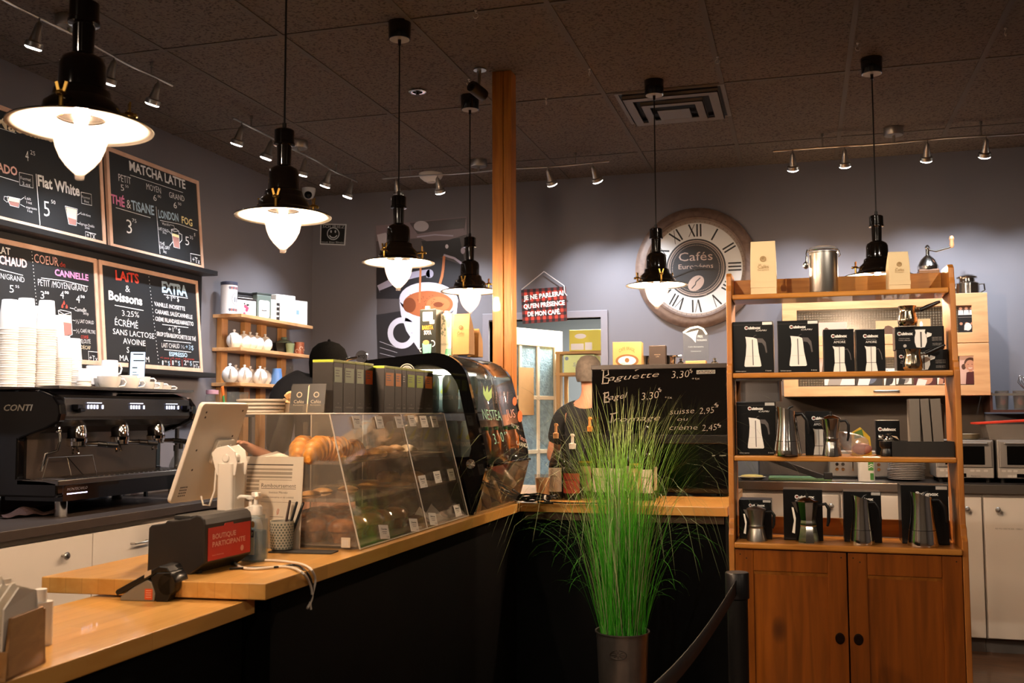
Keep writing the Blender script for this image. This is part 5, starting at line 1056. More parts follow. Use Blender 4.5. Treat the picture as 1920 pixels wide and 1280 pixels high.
mb = MB(); mb.lathe([(0, 0), (.035, 0), (.05, .032), (.048, .032), (.034, .003), (0, .003)], 24, capt=False); o = mb.build('biscuit_bowl', mat('bowl_cream', 'd8ccb6', .3)); o.location = (-1.655, 3.03, zt); tag(o, 'small cream bowl holding pale biscuits on the pastry case', 'bowl')
for i, (x, yb, lb) in enumerate(((556, 768, 'left'), (588, 768, 'right'))):
    p = aY(x, yb, 2.88); t = T('card_holder', 'small clear holder with black loyalty cards on the pastry case, %s one' % lb, 'card holder', (p.x, 2.88, zt), FR((1, .12, 0), (0, .22, 1)))
    mb = MB(); mb.box(-.036, .036, 0, .03, .0045, .0065); mb.box(-.036, .036, 0, .003, -.012, .0065); mb.box(-.036, .036, 0, .07, -.012, -.010); mb.build('holder', ACR, t)
    for k in range(3): mb = MB(); mb.box(-.028+.003*k, .028+.003*k, .004, .092+.003*k, -.006+.003*k-.002, -.006+.003*k-.0004); mb.build('card', mat('card_black', '16130f', .4) if k == 2 or i == 0 else CREAM, t)
    mb = MB(); mb.arc((.004, .062), .008, 0, 2*PI, .003, .0005, 20); mb.ctext('Cafés', .004, .034, .034, .011, z=.0005); mb.ctext('Européens', .004, .026, .034, .005, z=.0005); mb.build('print', mat('card_gold', 'b5a48c', .4), t)
# capsule boxes
KB = mat('capsule_box_grey', '282523', .55); KT = mat('capsule_box_lime', 'a9b83a', .5)
LABC = [('b9cbb0', 'pale green'), ('b9cbb0', 'pale green'), ('b9cbb0', 'pale green'), ('e0601f', 'deep orange'), ('e78a32', 'orange'), ('e78a32', 'orange'), ('2f2c2a', 'dark'), ('a3bf3e', 'lime green'), ('a3bf3e', 'lime green'), ('e78a32', 'orange')]
XS = [(624, 643), (643, 666), (666, 683), (683, 700), (720, 740), (740, 753), (753, 762), (762, 779), (779, 795), (795, 812)]
for i, (x0, x1) in enumerate(XS):
    XF = -1.462 if i < 4 else -1.425; a, b = aX(x0, 770, XF), aX(x1, 770, XF); w = b.y-a.y; hh = .176 if i < 4 else .170
    o_ = ('first', 'second', 'third', 'fourth', 'fifth', 'sixth', 'seventh', 'eighth', 'ninth', 'tenth')[i]
    t = T('capsule_box', '%s dark grey capsule box from the left on the pastry case, %s label' % (o_, LABC[i][1]), 'box', (XF, a.y+.0006, zt), LEFT, 'dark capsule boxes on the pastry case')
    mb = MB(); mb.box(0, w-.0012, 0, hh-.009, -.075, 0); mb.build('box', KB, t, bevel=.0015); mb = MB(); mb.box(0, w-.0012, hh-.0088, hh, -.075, .0003); mb.build('lid', KT, t, bevel=.001)
    lm = mat('capsule_label_'+LABC[i][0], LABC[i][0], .5); mb = MB(); mb.prism([(w*.12, hh*.58), (w*.86, hh*.58), (w*.86, hh*.86), (w*.12, hh*.86)], .0002, .0008); mb.build('label', lm, t)
    mb = MB(); [mb.line([(w*.2, hh*(.8-.05*k)), (w*(.6-.08*(k % 2)), hh*(.8-.05*k))], hh*.014, .0012) for k in range(3)]; mb.build('label_print', GREY if LABC[i][1] != 'dark' else WHITE, t)
    mb = MB(); mb.ctext('OMEGA', w*.5, hh*.10, w*.6, hh*.03, z=.0006); mb.line([(w*.44, hh*.2), (w*.5, hh*.18), (w*.56, hh*.2)], .0012, .0006); mb.build('box_print', mat('print_silver', '8d8982', .5), t)
# ================================================================== beverage cooler
FY0, FY1 = 3.84, 4.505; FXL = -1.80
def arcp(cx, cz, rx, rz, a0, a1, n): return [(cx+rx*math.cos(a0+(a1-a0)*i/n), cz+rz*math.sin(a0+(a1-a0)*i/n)) for i in range(n+1)]
fr = [aY(x, y, FY0) for x, y in ((840, 668), (875, 700), (912, 872), (888, 962))]
ZTOP = 1.612; zc = CZT
OUT = [(FXL, zc+.004), (fr[3].x, zc+.004), (fr[2].x, fr[2].z)]+[(fr[2].x+(fr[1].x-fr[2].x)*k/6, fr[2].z+(fr[1].z-fr[2].z)*k/6) for k in range(1, 6)]
# curved shoulder
P0 = Vector((fr[1].x-.002, fr[1].z)); P1 = Vector((fr[1].x-.045, ZTOP-.002)); P2 = Vector((fr[1].x-.155, ZTOP))
sh = [tuple(P0*(1-s)**2+P1*2*s*(1-s)+P2*s*s) for s in [k/10 for k in range(11)]]
OUT += sh+[(FXL, ZTOP-.03)]
def shrink(poly, d):
    c = Vector((sum(p[0] for p in poly)/len(poly), sum(p[1] for p in poly)/len(poly))); out = []
    n = len(poly)
    for i in range(n):
        a, b, e = Vector(poly[i-1]), Vector(poly[i]), Vector(poly[(i+1) % n]); t1 = (b-a).normalized(); t2 = (e-b).normalized()
        n1, n2 = Vector((-t1.y, t1.x)), Vector((-t2.y, t2.x)); m = (n1+n2); m = m/max(.35, m.length_squared)*2 if m.length > 1e-4 else n1
        out.append(tuple(b+m*d))
    return out
t = T('beverage_cooler', 'black curved-front beverage cooler with glass side window on the counter', 'cooler', (0, 0, 0))
rel = OUT
zmid = 1.165
fwin = [p for p in rel if p[1] >= zmid-.01]
# near side cheek: black frame with a window
win = [(FXL+.06, 1.185), (fr[2].x-.075, 1.185), (fr[2].x-.062, 1.205)]+[(p[0]-.046, p[1]-.008) for p in rel[4:8]]+[(sh[k][0]-.042, sh[k][1]-.036-.010*k/10) for k in (0, 2, 4, 6, 8, 10)]+[(FXL+.06, ZTOP-.078)]
def cheek(y0, y1, nm):
    # outline and window joined as one bordered panel
    bm_ = MB(); n = 64
    def samp(poly, c, k):
        a = 2*PI*k/n; d = Vector((math.cos(a), math.sin(a))); best = 0
        for i in range(len(poly)):
            p, q = Vector(poly[i])-c, Vector(poly[(i+1) % len(poly)])-c; e = q-p; den = d.x*e.y-d.y*e.x
            if abs(den) < 1e-9: continue
            tt = (p.x*e.y-p.y*e.x)/den; uu = (p.x*d.y-p.y*d.x)/den
            if tt > 0 and -1e-6 <= uu <= 1+1e-6: best = max(best, tt)
        return tuple(c+d*best)
    c = Vector((sum(p[0] for p in win)/len(win), sum(p[1] for p in win)/len(win)))
    bm_.ring([samp(rel, c, k) for k in range(n)], [samp(win, c, k) for k in range(n)], y0, y1, 'y'); return bm_.build(nm, GLOSSB, t, sharp=.5)
cheek(FY0, FY0+.03, 'side_frame')
mb = MB(); mb.prism(win, FY0+.012, FY0+.016, 'y'); mb.build('side_glass', SMOKE, t)
cheek(FY1-.03, FY1, 'side_frame')
mb = MB(); mb.prism(win, FY1-.016, FY1-.012, 'y'); mb.build('side_glass', SMOKE, t)
# curved front glass
front = [p for p in rel[2:]][:-1]; fg = front[:-3]
def strip(pts, y0, y1, th, m, nm, lab=None):
    mb = MB(); n = len(pts); mb.add([(p[0], y, p[1]) for p in pts for y in (y0, y1)], [(2*i, 2*i+1, 2*i+3, 2*i+2) for i in range(n-1)]); return mb.build(nm, m, t, solid=th, label=lab)
strip(fg, FY0+.031, FY1-.031, .003, clear('cooler_front_glass', 'c6c8c4', .015, ior=1.6), 'front_glass')
mb = MB(); mb.prism([(FXL, ZTOP-.03), (FXL, ZTOP-.045), (sh[-1][0]+.05, ZTOP-.018), (sh[-4][0], sh[-4][1]-.004), (sh[-3][0], sh[-3][1]), sh[-1]], FY0+.0305, FY1-.0305, 'y'); mb.build('top_panel', GLOSSB, t)
mb = MB(); mb.box(FXL, FXL+.02, FY0+.0305, FY1-.0305, zc+.004, ZTOP-.046); mb.build('rear_panel', BLACKM, t)
mb = MB(); mb.prism([(FXL+.021, zc+.006), (fr[3].x-.09, zc+.006), (fr[2].x-.10, 1.14), (fr[2].x-.04, 1.165), (FXL+.021, 1.165)], FY0+.031, FY1-.031, 'y'); mb.build('base_unit', BLACKM, t)
mb = MB(); mb.box(FXL+.06, fr[2].x-.065, FY0+.031, FY1-.031, 1.17, 1.176); mb.build('cooler_shelf', DGREY, t)
mb = MB(); mb.box(FXL+.06, -1.315, FY0+.031, FY1-.031, 1.362, 1.368); mb.build('cooler_shelf', DGREY, t)
mb = MB(); mb.box(FXL+.06, -1.40, FY0+.035, FY1-.035, 1.545, 1.565); mb.build('valance', mat('valance_silver', '9b9892', .3, .6), t)
mb = MB(); mb.box(-1.58, -1.46, FY0+.08, FY1-.08, 1.538, 1.5445); mb.build('light_strip', mat('cooler_light', 'ffffff', .4, emit='fff0dc', es=12), t)
# lower clear bin in front
mb = MB(); mb.add([(fr[2].x-.004, FY0+.031, fr[2].z-.006), (fr[2].x-.004, FY1-.002, fr[2].z-.006), (fr[3].x, FY1-.002, zc+.006), (fr[3].x, FY0+.031, zc+.006)], [(0, 1, 2, 3)], False); mb.build('bin_front', ACR, t, solid=.003)
mb = MB(); mb.lathe([(.02, 0), (.019, .006), (0, .008)], 28, (fr[2].x-.065, FY0, fr[2].z+.005), RX(PI/2)); mb.build('lock_disc', CHROME, t)
mb = MB(); mb.tube([(fr[2].x, FY0+.03, fr[2].z-.004), (fr[2].x, FY1, fr[2].z-.004)], .006, 8); mb.build('front_edge', GLOSSB, t)
mb = MB(); mb.lathe([(.026, 0), (.027, .012), (0, .013)], 30, (FXL+.03, FY0-.001, ZTOP-.012), RX(PI/2)); mb.tube([(FXL+.01, FY0-.01, ZTOP-.015), (FXL-.03, FY0-.012, ZTOP-.02), (FXL-.055, FY0-.012, ZTOP-.034), (FXL-.075, FY0-.012, ZTOP-.03)], [.006, .007, .009, .012], 10); mb.build('latch', CHROME, t)
mb = MB(); mb.M = Matrix.Translation((FXL+.03, FY0-.0145, ZTOP-.018)) @ BACK.to_4x4(); mb.ctext('MTQ', 0, 0, .03, .014); mb.build('latch_print', BLACK, t)
tp_ = aY(763, 698, FY0); mb = MB(); mb.M = Matrix.Translation((tp_.x, FY0-.0006, tp_.z)) @ BACK.to_4x4(); mb.mi = 0; mb.disc((0, 0), .037, 0, 40); mb.mi = 1; mb.arc((0, 0), .031, 0, 2*PI, .005, .0004, 40); mb.arc((0, 0), .022, 0, 2*PI, .002, .0004, 40); mb.ctext('86°F', 0, .004, .03, .012, z=.0006, bold=.02)
mb.build('temperature_sticker', [mat('sticker_white', 'd8d6d0', .5), INK], t)
# chalk-marker writing on the front glass
NG = {'g': mat('marker_mint', '9fe0c2', .6), 'l': mat('marker_lime', 'a9dc7a', .6), 'o': mat('marker_orange', 'e2692a', .6), 'p': mat('marker_rose', 'e0a898', .6), 'w': mat('marker_white', 'e6efe0', .6)}
ga, gb = fr[2], fr[1]; Rg = FR((0, 1, 0), (gb.x-ga.x, 0, gb.z-ga.z)); p = Pl((ga.x+.004, FY0, ga.z), Rg, NG)
p.f_([(906, 722), (910, 735), (914, 722), (916, 736), (922, 726), (922, 745), (916, 752), (911, 748), (906, 738)], 'l')
p.fin('leaf_drawing', t)
p.t_('NESTEA', (907, 786), (941, 788), 21, 'g'); p.fin('drink_writing', t); p.t_('JUS', (951, 784), (967, 782), 17, 'p'); p.fin('drink_writing', t); p.t_('3.50', (928, 833), (946, 828), 21, 'g'); p.t_('tx', (946, 815), (952, 812), 7, 'g')
p.fin('price_writing', t)
p.e_(965, 752, 4, 8, 'o'); p.e_(975, 780, 4.5, 11, 'o'); p.fin('fruit_drawing', t)
p.t_('FORMAT', (960, 800), (974, 806), 8, 'w'); p.t_('½ litre', (968, 820), (988, 830), 11, 'p'); p.t_('ORANGE', (969, 834), (991, 840), 9, 'w')
for i in range(4): p.mb.mi = p.k.index('p'); p.t_('OASIS', (931+7*i, 757), (931.5+7*i, 735), 4, 'p')
p.fin('marker_writing', t)
# cans
def can(): 
    t = T('drink_can', 'x', 'can'); r = .033
    mb = MB(); mb.lathe([(0, .002), (.024, 0), (.027, .003), (r, .014), (r, .138), (.028, .150), (.0265, .154), (.0255, .151), (0, .150)], 26); mb.build('can_body', mat('can_blue_grey', 'a2b8ba', .35, .1), t)
    mb = MB(); mb.mi = 0; q = r+.0006
    def wr(pts): mb.add([(q*math.cos(a/q), q*math.sin(a/q), z) for a, z in pts], [tuple(range(len(pts)))], False)
    for c0 in (-PI/2, .35, -PI*.9):
        s = c0*q; mb.mi = 0; N = 8
        for k in range(N): u0, u1 = k/N, (k+1)/N; f = lambda u: (s-.016+.034*u, .085+.05*u); wr([(f(u0)[0], f(u0)[1]), (f(u1)[0], f(u1)[1]), (f(u1)[0], f(u1)[1]-.028*math.sin(PI*u1)), (f(u0)[0], f(u0)[1]-.028*math.sin(PI*u0))])
        mb.mi = 1; v, fc = glyph('NESTEA', .02); mb.add([((q+.0004)*math.cos((s-.022+px*.05)/q), (q+.0004)*math.sin((s-.022+px*.05)/q), .052+py*.016) for px, py in v], fc, False)
    mb.build('print', [mat('can_leaf', 'b9c45a', .4), mat('can_white', 'e4e8e4', .4)], t); return t
c0 = can(); k = 0
ORD = ('nearest', 'second', 'third', 'fourth', 'fifth', 'sixth')
for sh_, z, xs in (('upper', 1.3685, (-1.405, -1.49, -1.575, -1.66)), ('lower', 1.1765, (-1.325, -1.405, -1.49, -1.575, -1.66))):
    for r_ in range(3):
        for j, x in enumerate(xs):
            o = c0 if k == 0 else dup(c0); k += 1; o.location = (x+.01*(r_ % 2), FY0+.075+.13*r_, z); o.rotation_euler = (0, 0, rnd.uniform(-.5, .5))
            o['label'] = 'iced tea can, %s cooler shelf, %s row from side window, %s from front' % (sh_, ('first', 'middle', 'far')[r_], ORD[j].replace('nearest', 'first')); o['group'] = 'iced tea cans in the cooler'
JUI = mat('juice_orange', 'b5651d', .3)
for i in range(4): 
    t2 = T('juice_bottle', 'orange juice bottle behind the front glass, %s from the side window' % ORD[i], 'bottle', (-1.30+.0*i, FY0+.30+.075*i, 1.1765), None, 'juice bottles in the cooler')
    t2.location.x = -1.262; t2.location.y = FY0+.10+.14*i
    mb = MB(); mb.lathe([(0, 0), (.024, 0), (.026, .01), (.026, .08), (.014, .105), (.012, .118)], 20); mb.build('bottle', JUI, t2)
    mb = MB(); mb.lathe([(.014, .115), (.014, .13), (0, .131)], 16); mb.build('cap', mat('cap_green', '3a6a3a', .4), t2)
for i, (y, z, m, lb) in enumerate(((FY0+.13, .985, 'pack_tan', 'tan snack packet slumped in the clear bin under the cooler glass, left'), (FY0+.30, .99, 'pack_brown', 'brown snack packet in the clear bin under the cooler glass, middle'), (FY0+.47, 1.0, 'pack_tan', 'tan snack packet in the clear bin, nearest the post'))):
    mb = MB(); mb.M = RX(.0).to_4x4() @ RZ(.35*(i-1)).to_4x4() @ RY(-.38).to_4x4(); mb.ball((0, 0, .03), (.018, .06, .075), 14, 9); o = mb.build('snack_packet', mat(m, {'pack_tan': '9a7645', 'pack_brown': '5d4024'}[m], .3, var=.3, vscale=30)); o.location = (fr[3].x-.045, y, z); tag(o, lb, 'packet', 'packets in the clear bin')
mb = MB(); mb.M = Matrix.Rotation(.5, 4, 'X') @ Matrix.Rotation(-.5, 4, 'Y'); mb.lathe([(0, 0), (.022, 0), (.025, .01), (.025, .12), (.02, .13), (0, .13)], 22); o = mb.build('drink_can', mat('can_silver', 'a8a49e', .3, .6)); o.location = (fr[3].x+.005, FY1-.12, 1.03); tag(o, 'silver can lying tilted at the top of the clear bin', 'can')
# cartons and bags on the cooler
zt2 = ZTOP+.001
def atY(x, y): return aZ(x, y, ZTOP)
def carton(label, x0, x1, ytop, Y, d, col, name='milk_carton', rz=-.12):
    a, b = aY(x0, 660, Y), aY(x1, 660, Y); zt_ = aY(x0, ytop, Y).z; t = T(name, label, 'carton' if 'carton' in name else 'bag', ((a.x+b.x)/2, Y, zt2), rz); return t, b.x-a.x, zt_-zt2
t, w, h = carton('black soya drink carton with orange lettering and a white cap on top of the cooler', 786, 818, 580, 4.02, .065, '1')
mb = MB(); mb.box(-w/2, w/2, 0, .07, 0, h); mb.build('carton', mat('carton_black', '1d211f', .35), t, bevel=.002)
mb = MB(); mb.cyl((-.01, .02, h+.0004), .012, .014, 18); mb.build('cap', PAPER, t)
cm = [mat('carton_cream', 'd8d6be', .5), mat('carton_orange', 'dc8a2c', .5), WHITE, mat('carton_teal', '6fb3a4', .5), mat('carton_tan', 'b5895a', .5)]
def cprint(mb):
    mb.mi = 0; mb.poly(rrect(w*.62, h*.2, .003, cx=0, cy=h*.84), .0006); mb.poly(rrect(w*.3, h*.09, .003, cx=w*.26, cy=h*.72), .0007)
    mb.mi = 1; mb.ctext('BARISTA', 0, h*.56, w*.68, h*.09, z=.0008, bold=.02); mb.mi = 2; mb.ctext('SOYA', 0, h*.45, w*.46, h*.09, z=.0008, bold=.03)
    mb.mi = 3; mb.prism([(-w*.28, h*.02), (w*.0, h*.02), (w*.08, h*.26), (-w*.34, h*.26)], .0002, .0008); mb.poly([(w*.02, h*.02), (w*.2, h*.02), (w*.24, h*.24), (w*.06, h*.24)], .0009)
    mb.mi = 4; mb.disc((-w*.1, h*.28), w*.2, .001, 20, h*.05); mb.mi = 2; mb.arc((w*.28, h*.25), w*.16, -PI/2, PI*.6, w*.05, .001); mb.arc((-w*.38, h*.12), w*.1, PI*.5, PI*1.5, w*.05, .001)
mb = MB(); mb.M = Matrix.Translation((0, -.0004, 0)) @ BACK.to_4x4(); cprint(mb); mb.mi = 3; mb2 = mb; mb.mi = 0; mb.ctext("EARTH'S", 0, h*.86, w*.5, h*.06, z=.001) if 0 else None; mb.build('print', cm, t)
mb = MB(); mb.M = Matrix.Translation((0, -.0004, 0)) @ BACK.to_4x4(); mb.ctext("EARTH'S", 0, h*.865, w*.5, h*.055, z=.0012, bold=.02); mb.ctext('OWN', -w*.05, h*.785, w*.34, h*.05, z=.0012, bold=.02); mb.build('print', mat('print_olive', '5a6148', .6), t)
mb = MB(); mb.M = Matrix.Translation((-w/2-.0005, .07, 0)) @ FR((0, -1, 0), (0, 0, 1)).to_4x4(); [mb.poly(rrect(.05, .022, .002, cx=.035, cy=h*q), .0) for q in (.78, .6)]; mb.build('side_print', mat('print_salmon', 'b99a80', .6), t)
t, w, h = carton('cream oat drink carton with a grey-green plant drawing, right of the black carton', 820, 847, 588, 4.06, .065, '1')
mb = MB(); mb.box(-w/2, w/2, 0, .07, 0, h); mb.build('carton', mat('carton_ivory', 'd6cfb4', .4), t, bevel=.002)
mb = MB(); mb.cyl((.0, .025, h+.0004), .012, .012, 18); mb.build('cap', PAPER, t)
mb = MB(); mb.M = Matrix.Translation((0, -.0004, 0)) @ BACK.to_4x4(); mb.mi = 0
for i in range(26): mb.disc((-w*.12+rnd.gauss(0, w*.13), h*(.45+.5*rnd.random())), w*.07*rnd.uniform(.5, 1.2), .0006+i*1e-5, 7)
mb.mi = 1; mb.disc((w*.3, h*.78), w*.13, .001, 16, h*.12); mb.mi = 2; mb.poly([(w*.0, h*.0), (w*.5, h*.0), (w*.5, h*.16), (w*.1, h*.16)], .0007); mb.mi = 0; mb.ctext('AVOINE', 0, h*.24, w*.6, h*.05, z=.001); mb.build('print', [mat('print_sage', '8c8f78', .6), mat('print_leaf', '7f9d74', .6), mat('print_mint', '67b48a', .6)], t)
CAFE = mat('bag_print', '6b4a28', .7)
def bag(label, x0, x1, ytop, Y, zb, d=.07, rz=0, m=KRAFT, folded=True, ink=None):
    a, b = aY(x0, 660, Y), aY(x1, 660, Y); w = b.x-a.x; h = aY(x0, ytop, Y).z-zb; t = T('coffee_bag', label, 'coffee bag', ((a.x+b.x)/2, Y, zb), rz)
    mb = MB(); n = 8; vs = []; fs = []
    prof = [(0, 1, 1), (.02, 1, 1), (.45, 1, .95), (.62, .99, .85), (.82, .97, .45), (.95, .95, .1), (1, .95, .06)]
    for zf, kx, ky in prof:
        for (sx, sy) in ((-1, 0), (1, 0), (1, 1), (-1, 1)): vs.append((sx*w/2*kx, .0+(d*ky if sy else 0)+(d*(1-ky)*.25), zf*h))
    for i in range(len(prof)-1):
        for j in range(4): q = i*4+j; fs.append((q, i*4+(j+1) % 4, i*4+4+(j+1) % 4, q+4))
    fs += [(3, 2, 1, 0), tuple(len(prof)*4-4+j for j in range(4))]; mb.add(vs, fs, False); mb.build('bag', m, t, bevel=.002)
    mb = MB(); lean = math.atan2(d*.23, h); mb.M = Matrix.Translation((0, -.0012, 0)) @ BACK.to_4x4()
    def P3(mb): pass
    fy = lambda zf: d*(1-(.95 if zf < .5 else .85+(zf-.62)*-2.0 if zf < .82 else .45))*.25
    def zoff(zf): 
        for (z0, _, k0), (z1, _, k1) in zip(prof, prof[1:]):
            if z0 <= zf <= z1: return -(d*(1-(k0+(k1-k0)*(zf-z0)/(z1-z0)))*.25)
        return 0
    mb.arc((0, h*.66), w*.10, 0, 2*PI, w*.045, zoff(.66)+.0022, 20); mb.arc((0, h*.66), w*.04, 0, 2*PI, w*.03, zoff(.66)+.0022, 14)
    mb.ctext('Les', -w*.13, h*.55, w*.10, h*.03, z=zoff(.55)+.0018); mb.ctext('Cafés', 0, h*.485, w*.42, h*.065, z=zoff(.5)+.0018); mb.ctext('Européens', 0, h*.445, w*.42, h*.03, z=zoff(.45)+.0018)
    mb.build('print', ink or CAFE, t)
    if folded: mb = MB(); mb.box(-w*.502, w*.502, -.0016, -.0004, h*.13, h*.24); mb.box(-w*.5, w*.5, -.0022, -.0014, h*.236, h*.241); mb.build('fold', m, t)
    return t
bag('taller kraft coffee bag on the cooler, right of the cream carton', 848, 880, 588, 4.02, zt2, .065, -.06, folded=False)
bag('shorter kraft coffee bag on the cooler, nearest the wooden post', 876, 897, 616, 4.2, zt2, .06, -.06, folded=False)

# ================================================================== people behind the counter
SKIN = mat('skin', 'c48e72', .5, var=.05, vscale=20)
def skin_mesh(name, V, E, R, mats, parent, sub=2, extra=None):
    me = bpy.data.meshes.new('sk'); me.from_pydata(V, E, []); o = bpy.data.objects.new('sk', me); COL.objects.link(o)
    o.modifiers.new('s', 'SKIN'); sv = me.skin_vertices[0].data
    for i, r in enumerate(R): sv[i].radius = r if hasattr(r, '__len__') else (r, r); sv[i].use_root = (i == 0)
    q = o.modifiers.new('u', 'SUBSURF'); q.levels = sub; q.render_levels = sub
    dg = bpy.context.evaluated_depsgraph_get(); e = o.evaluated_get(dg); m2 = e.to_mesh(); vs = [v.co.copy() for v in m2.vertices]; fs = [tuple(p.vertices) for p in m2.polygons]; e.to_mesh_clear()
    bpy.data.objects.remove(o); mb = MB(); mb.add(vs, fs)
    if extra: extra(mb)
    return mb.build(name, mats, parent, sharp=3)
def person(label, loc, rz, h, shirt, arms, hair=None, cap=None, elbow=None, shr=0, wid=1):
    t = T('person', label, 'person', loc, rz); k = h/1.78            # figure faces local -y; arms: list of (shoulder sx, elbow, wrist)
    V = [(0, 0, .95), (0, 0, 1.10), (0, -.01, 1.28), (0, .0, 1.42+shr), (0, .01, 1.50+shr*.4), (0, -.005, 1.57), (0, -.012, 1.655), (0, -.01, 1.72)]
    R = [(.165, .115), (.150, .105), (.175, .115), (.135, .085), (.050, .054), (.055, .066), (.071, .094), (.058, .078)]
    E = [(i, i+1) for i in range(7)]
    def chain(root, pts, rr):
        p = root
        for q, r in zip(pts, rr): V.append(q); R.append(r); E.append((p, len(V)-1)); p = len(V)-1
        return p
    for s in (-1, 1): chain(0, [(s*.095, 0, .86), (s*.10, -.01, .50), (s*.10, .02, .11), (s*.105, -.06, .045), (s*.11, -.15, .035)], [(.095, .1), (.062, .066), (.042, .046), (.045, .04), (.04, .025)])
    for s, el, wr in arms:
        w = chain(3, [(s*.12*wid, 0, 1.43+shr), (s*.185*wid, .0, 1.39+shr), el, tuple((Vector(el)+Vector(wr))/2), wr], [.058, .056, .043, .038, .028])
        d = (Vector(wr)-Vector(el)).normalized(); sd = d.cross(Vector((0, 0, 1))).normalized(); up = sd.cross(d); pm = Vector(wr)+d*.06
        m = chain(w, [tuple(pm)], [(.034, .018)])
        for f in range(4): b = pm+sd*(.026-.0175*f)+d*.028; L = (.062, .075, .07, .055)[f]; chain(m, [tuple(b), tuple(b+d*L*.55-up*.006), tuple(b+d*L*.9-up*.022)], [.0095, .0085, .007])
        b = Vector(wr)+d*.028+sd*.034; chain(w, [tuple(b), tuple(b+d*.035+sd*.014-up*.008), tuple(b+d*.06+sd*.012-up*.014)], [.011, .010, .008])
    V = [tuple(c*k for c in v) for v in V]; R = [tuple(c*k for c in r) if hasattr(r, '__len__') else r*k for r in R]
    def ex(mb):
        for s in (-1, 1): mb.ball((s*.083*k, .005*k, 1.655*k), (.012*k, .02*k, .032*k), 10, 8, RZ(s*.3))
        mb.ball((0, -.108*k, 1.645*k), (.014*k, .018*k, .024*k), 10, 7); mb.ball((0, -.095*k, 1.60*k), (.024*k, .012*k, .008*k), 10, 6)
        for s in (-1, 1): mb.ball((s*.032*k, -.092*k, 1.672*k), (.012*k, .008*k, .008*k), 10, 6)
    skin_mesh('body', V, E, R, SKIN, t, 2, ex)
    # shirt
    V2 = [(0, 0, .93), (0, 0, 1.10), (0, -.01, 1.28), (0, .0, 1.425+shr), (0, .008, 1.495+shr*.5)]; R2 = [(.185, .135), (.172, .125), (.195, .135), (.15, .10), (.07, .07)]; E2 = [(0, 1), (1, 2), (2, 3), (3, 4)]
    for s, el, wr in arms:
        n = len(V2); e_ = Vector((s*.185*wid, 0, 1.39+shr)).lerp(Vector(el), elbow or .75); V2 += [(s*.12*wid, 0, 1.435+shr), (s*.19*wid, .0, 1.395+shr), tuple(e_)]; R2 += [.072*wid, .074*wid, .062]; E2 += [(3, n), (n, n+1), (n+1, n+2)]
    skin_mesh('shirt', [tuple(c*k for c in v) for v in V2], E2, [tuple(c*k for c in r) if hasattr(r, '__len__') else r*k for r in R2], shirt, t)
    V3 = [(0, 0, .98), (.0, 0, .88)]; R3 = [(.172, .122), (.16, .12)]; E3 = [(0, 1)]
    for s in (-1, 1): n = len(V3); V3 += [(s*.095, 0, .80), (s*.10, -.01, .50), (s*.10, .02, .08)]; R3 += [(.105, .11), (.078, .08), (.062, .068)]; E3 += [(1, n), (n, n+1), (n+1, n+2)]
    skin_mesh('trousers', [tuple(c*k for c in v) for v in V3], E3, [tuple(c*k for c in r) if hasattr(r, '__len__') else r*k for r in R3], mat('trousers_dark', '17181b', .8), t)
    for s in (-1, 1): mb = MB(); mb.ball((s*.108*k, -.065*k, .04), (.052*k, .135*k, .04), 14, 8); mb.build('shoe', BLACKM, t)
    if hair: hair(t, k)
    if cap: cap(t, k)
    return t
def knitcap(t, k):
    m = mat('cap_black', '060606', .95, spec=.08, bump=.25, bscale=220); z = 1.665*k
    mb = MB(); mb.lathe([(.094, -.075), (.098, -.05), (.102, 0), (.099, .035), (.084, .072), (.055, .097), (.02, .108), (0, .109)], 40, (0, .008, z), sx=.98*k, sy=1.13*k, capb=False); mb.ball((0, .0, z+.113), .008); mb.build('cap', m, t)
    mb = MB(); mb.prism([(-.08, -.085), (.08, -.085), (.07, -.15), (.03, -.175), (-.03, -.175), (-.07, -.15)], z-.005, z+.004); mb.build('cap_peak', m, t)
    mb = MB(); mb.lathe([(.075, -.10), (.088, -.075), (.093, -.05)], 30, (0, .016, z), sx=.95, sy=1.08, capb=False, capt=False); mb.build('hair', mat('hair_black', '15110f', .7), t)
NAVY = mat('shirt_navy', '12161f', .85); TEE = mat('shirt_charcoal', '1d2023', .85)
hd = aY(617, 655, 4.62)
person('person in a black cap and navy top seen from behind at the left worktop', (hd.x, 4.62, 0), PI+.18, 1.735, NAVY, ((-1, (-.34, -.12, 1.18), (-.30, -.34, 1.10)), (1, (.30, -.06, 1.14), (.36, .13, 1.22))), cap=knitcap, elbow=.9, shr=.115, wid=1.28)
def fuzz(t, k):
    mb = MB(); mb.lathe([(.076, -.06), (.083, -.04), (.086, -.02), (.085, .02), (.075, .06), (.05, .088), (.02, .099), (0, .1)], 36, (0, .016, 1.665*k), sx=.89*k, sy=1.14*k, capb=False); mb.build('hair', mat('hair_grey_stubble', '5d554e', .8, var=.25, vscale=40), t)
bd = aY(1106, 712, 5.85)
person('grey-haired person in a dark t-shirt seen from behind near the doorway', (bd.x, 5.85, 0), PI-.25, 1.72, TEE, ((-1, (-.30, -.05, 1.13), (-.24, -.26, 1.06)), (1, (.30, -.05, 1.13), (.24, -.26, 1.06))), hair=fuzz, elbow=.7)
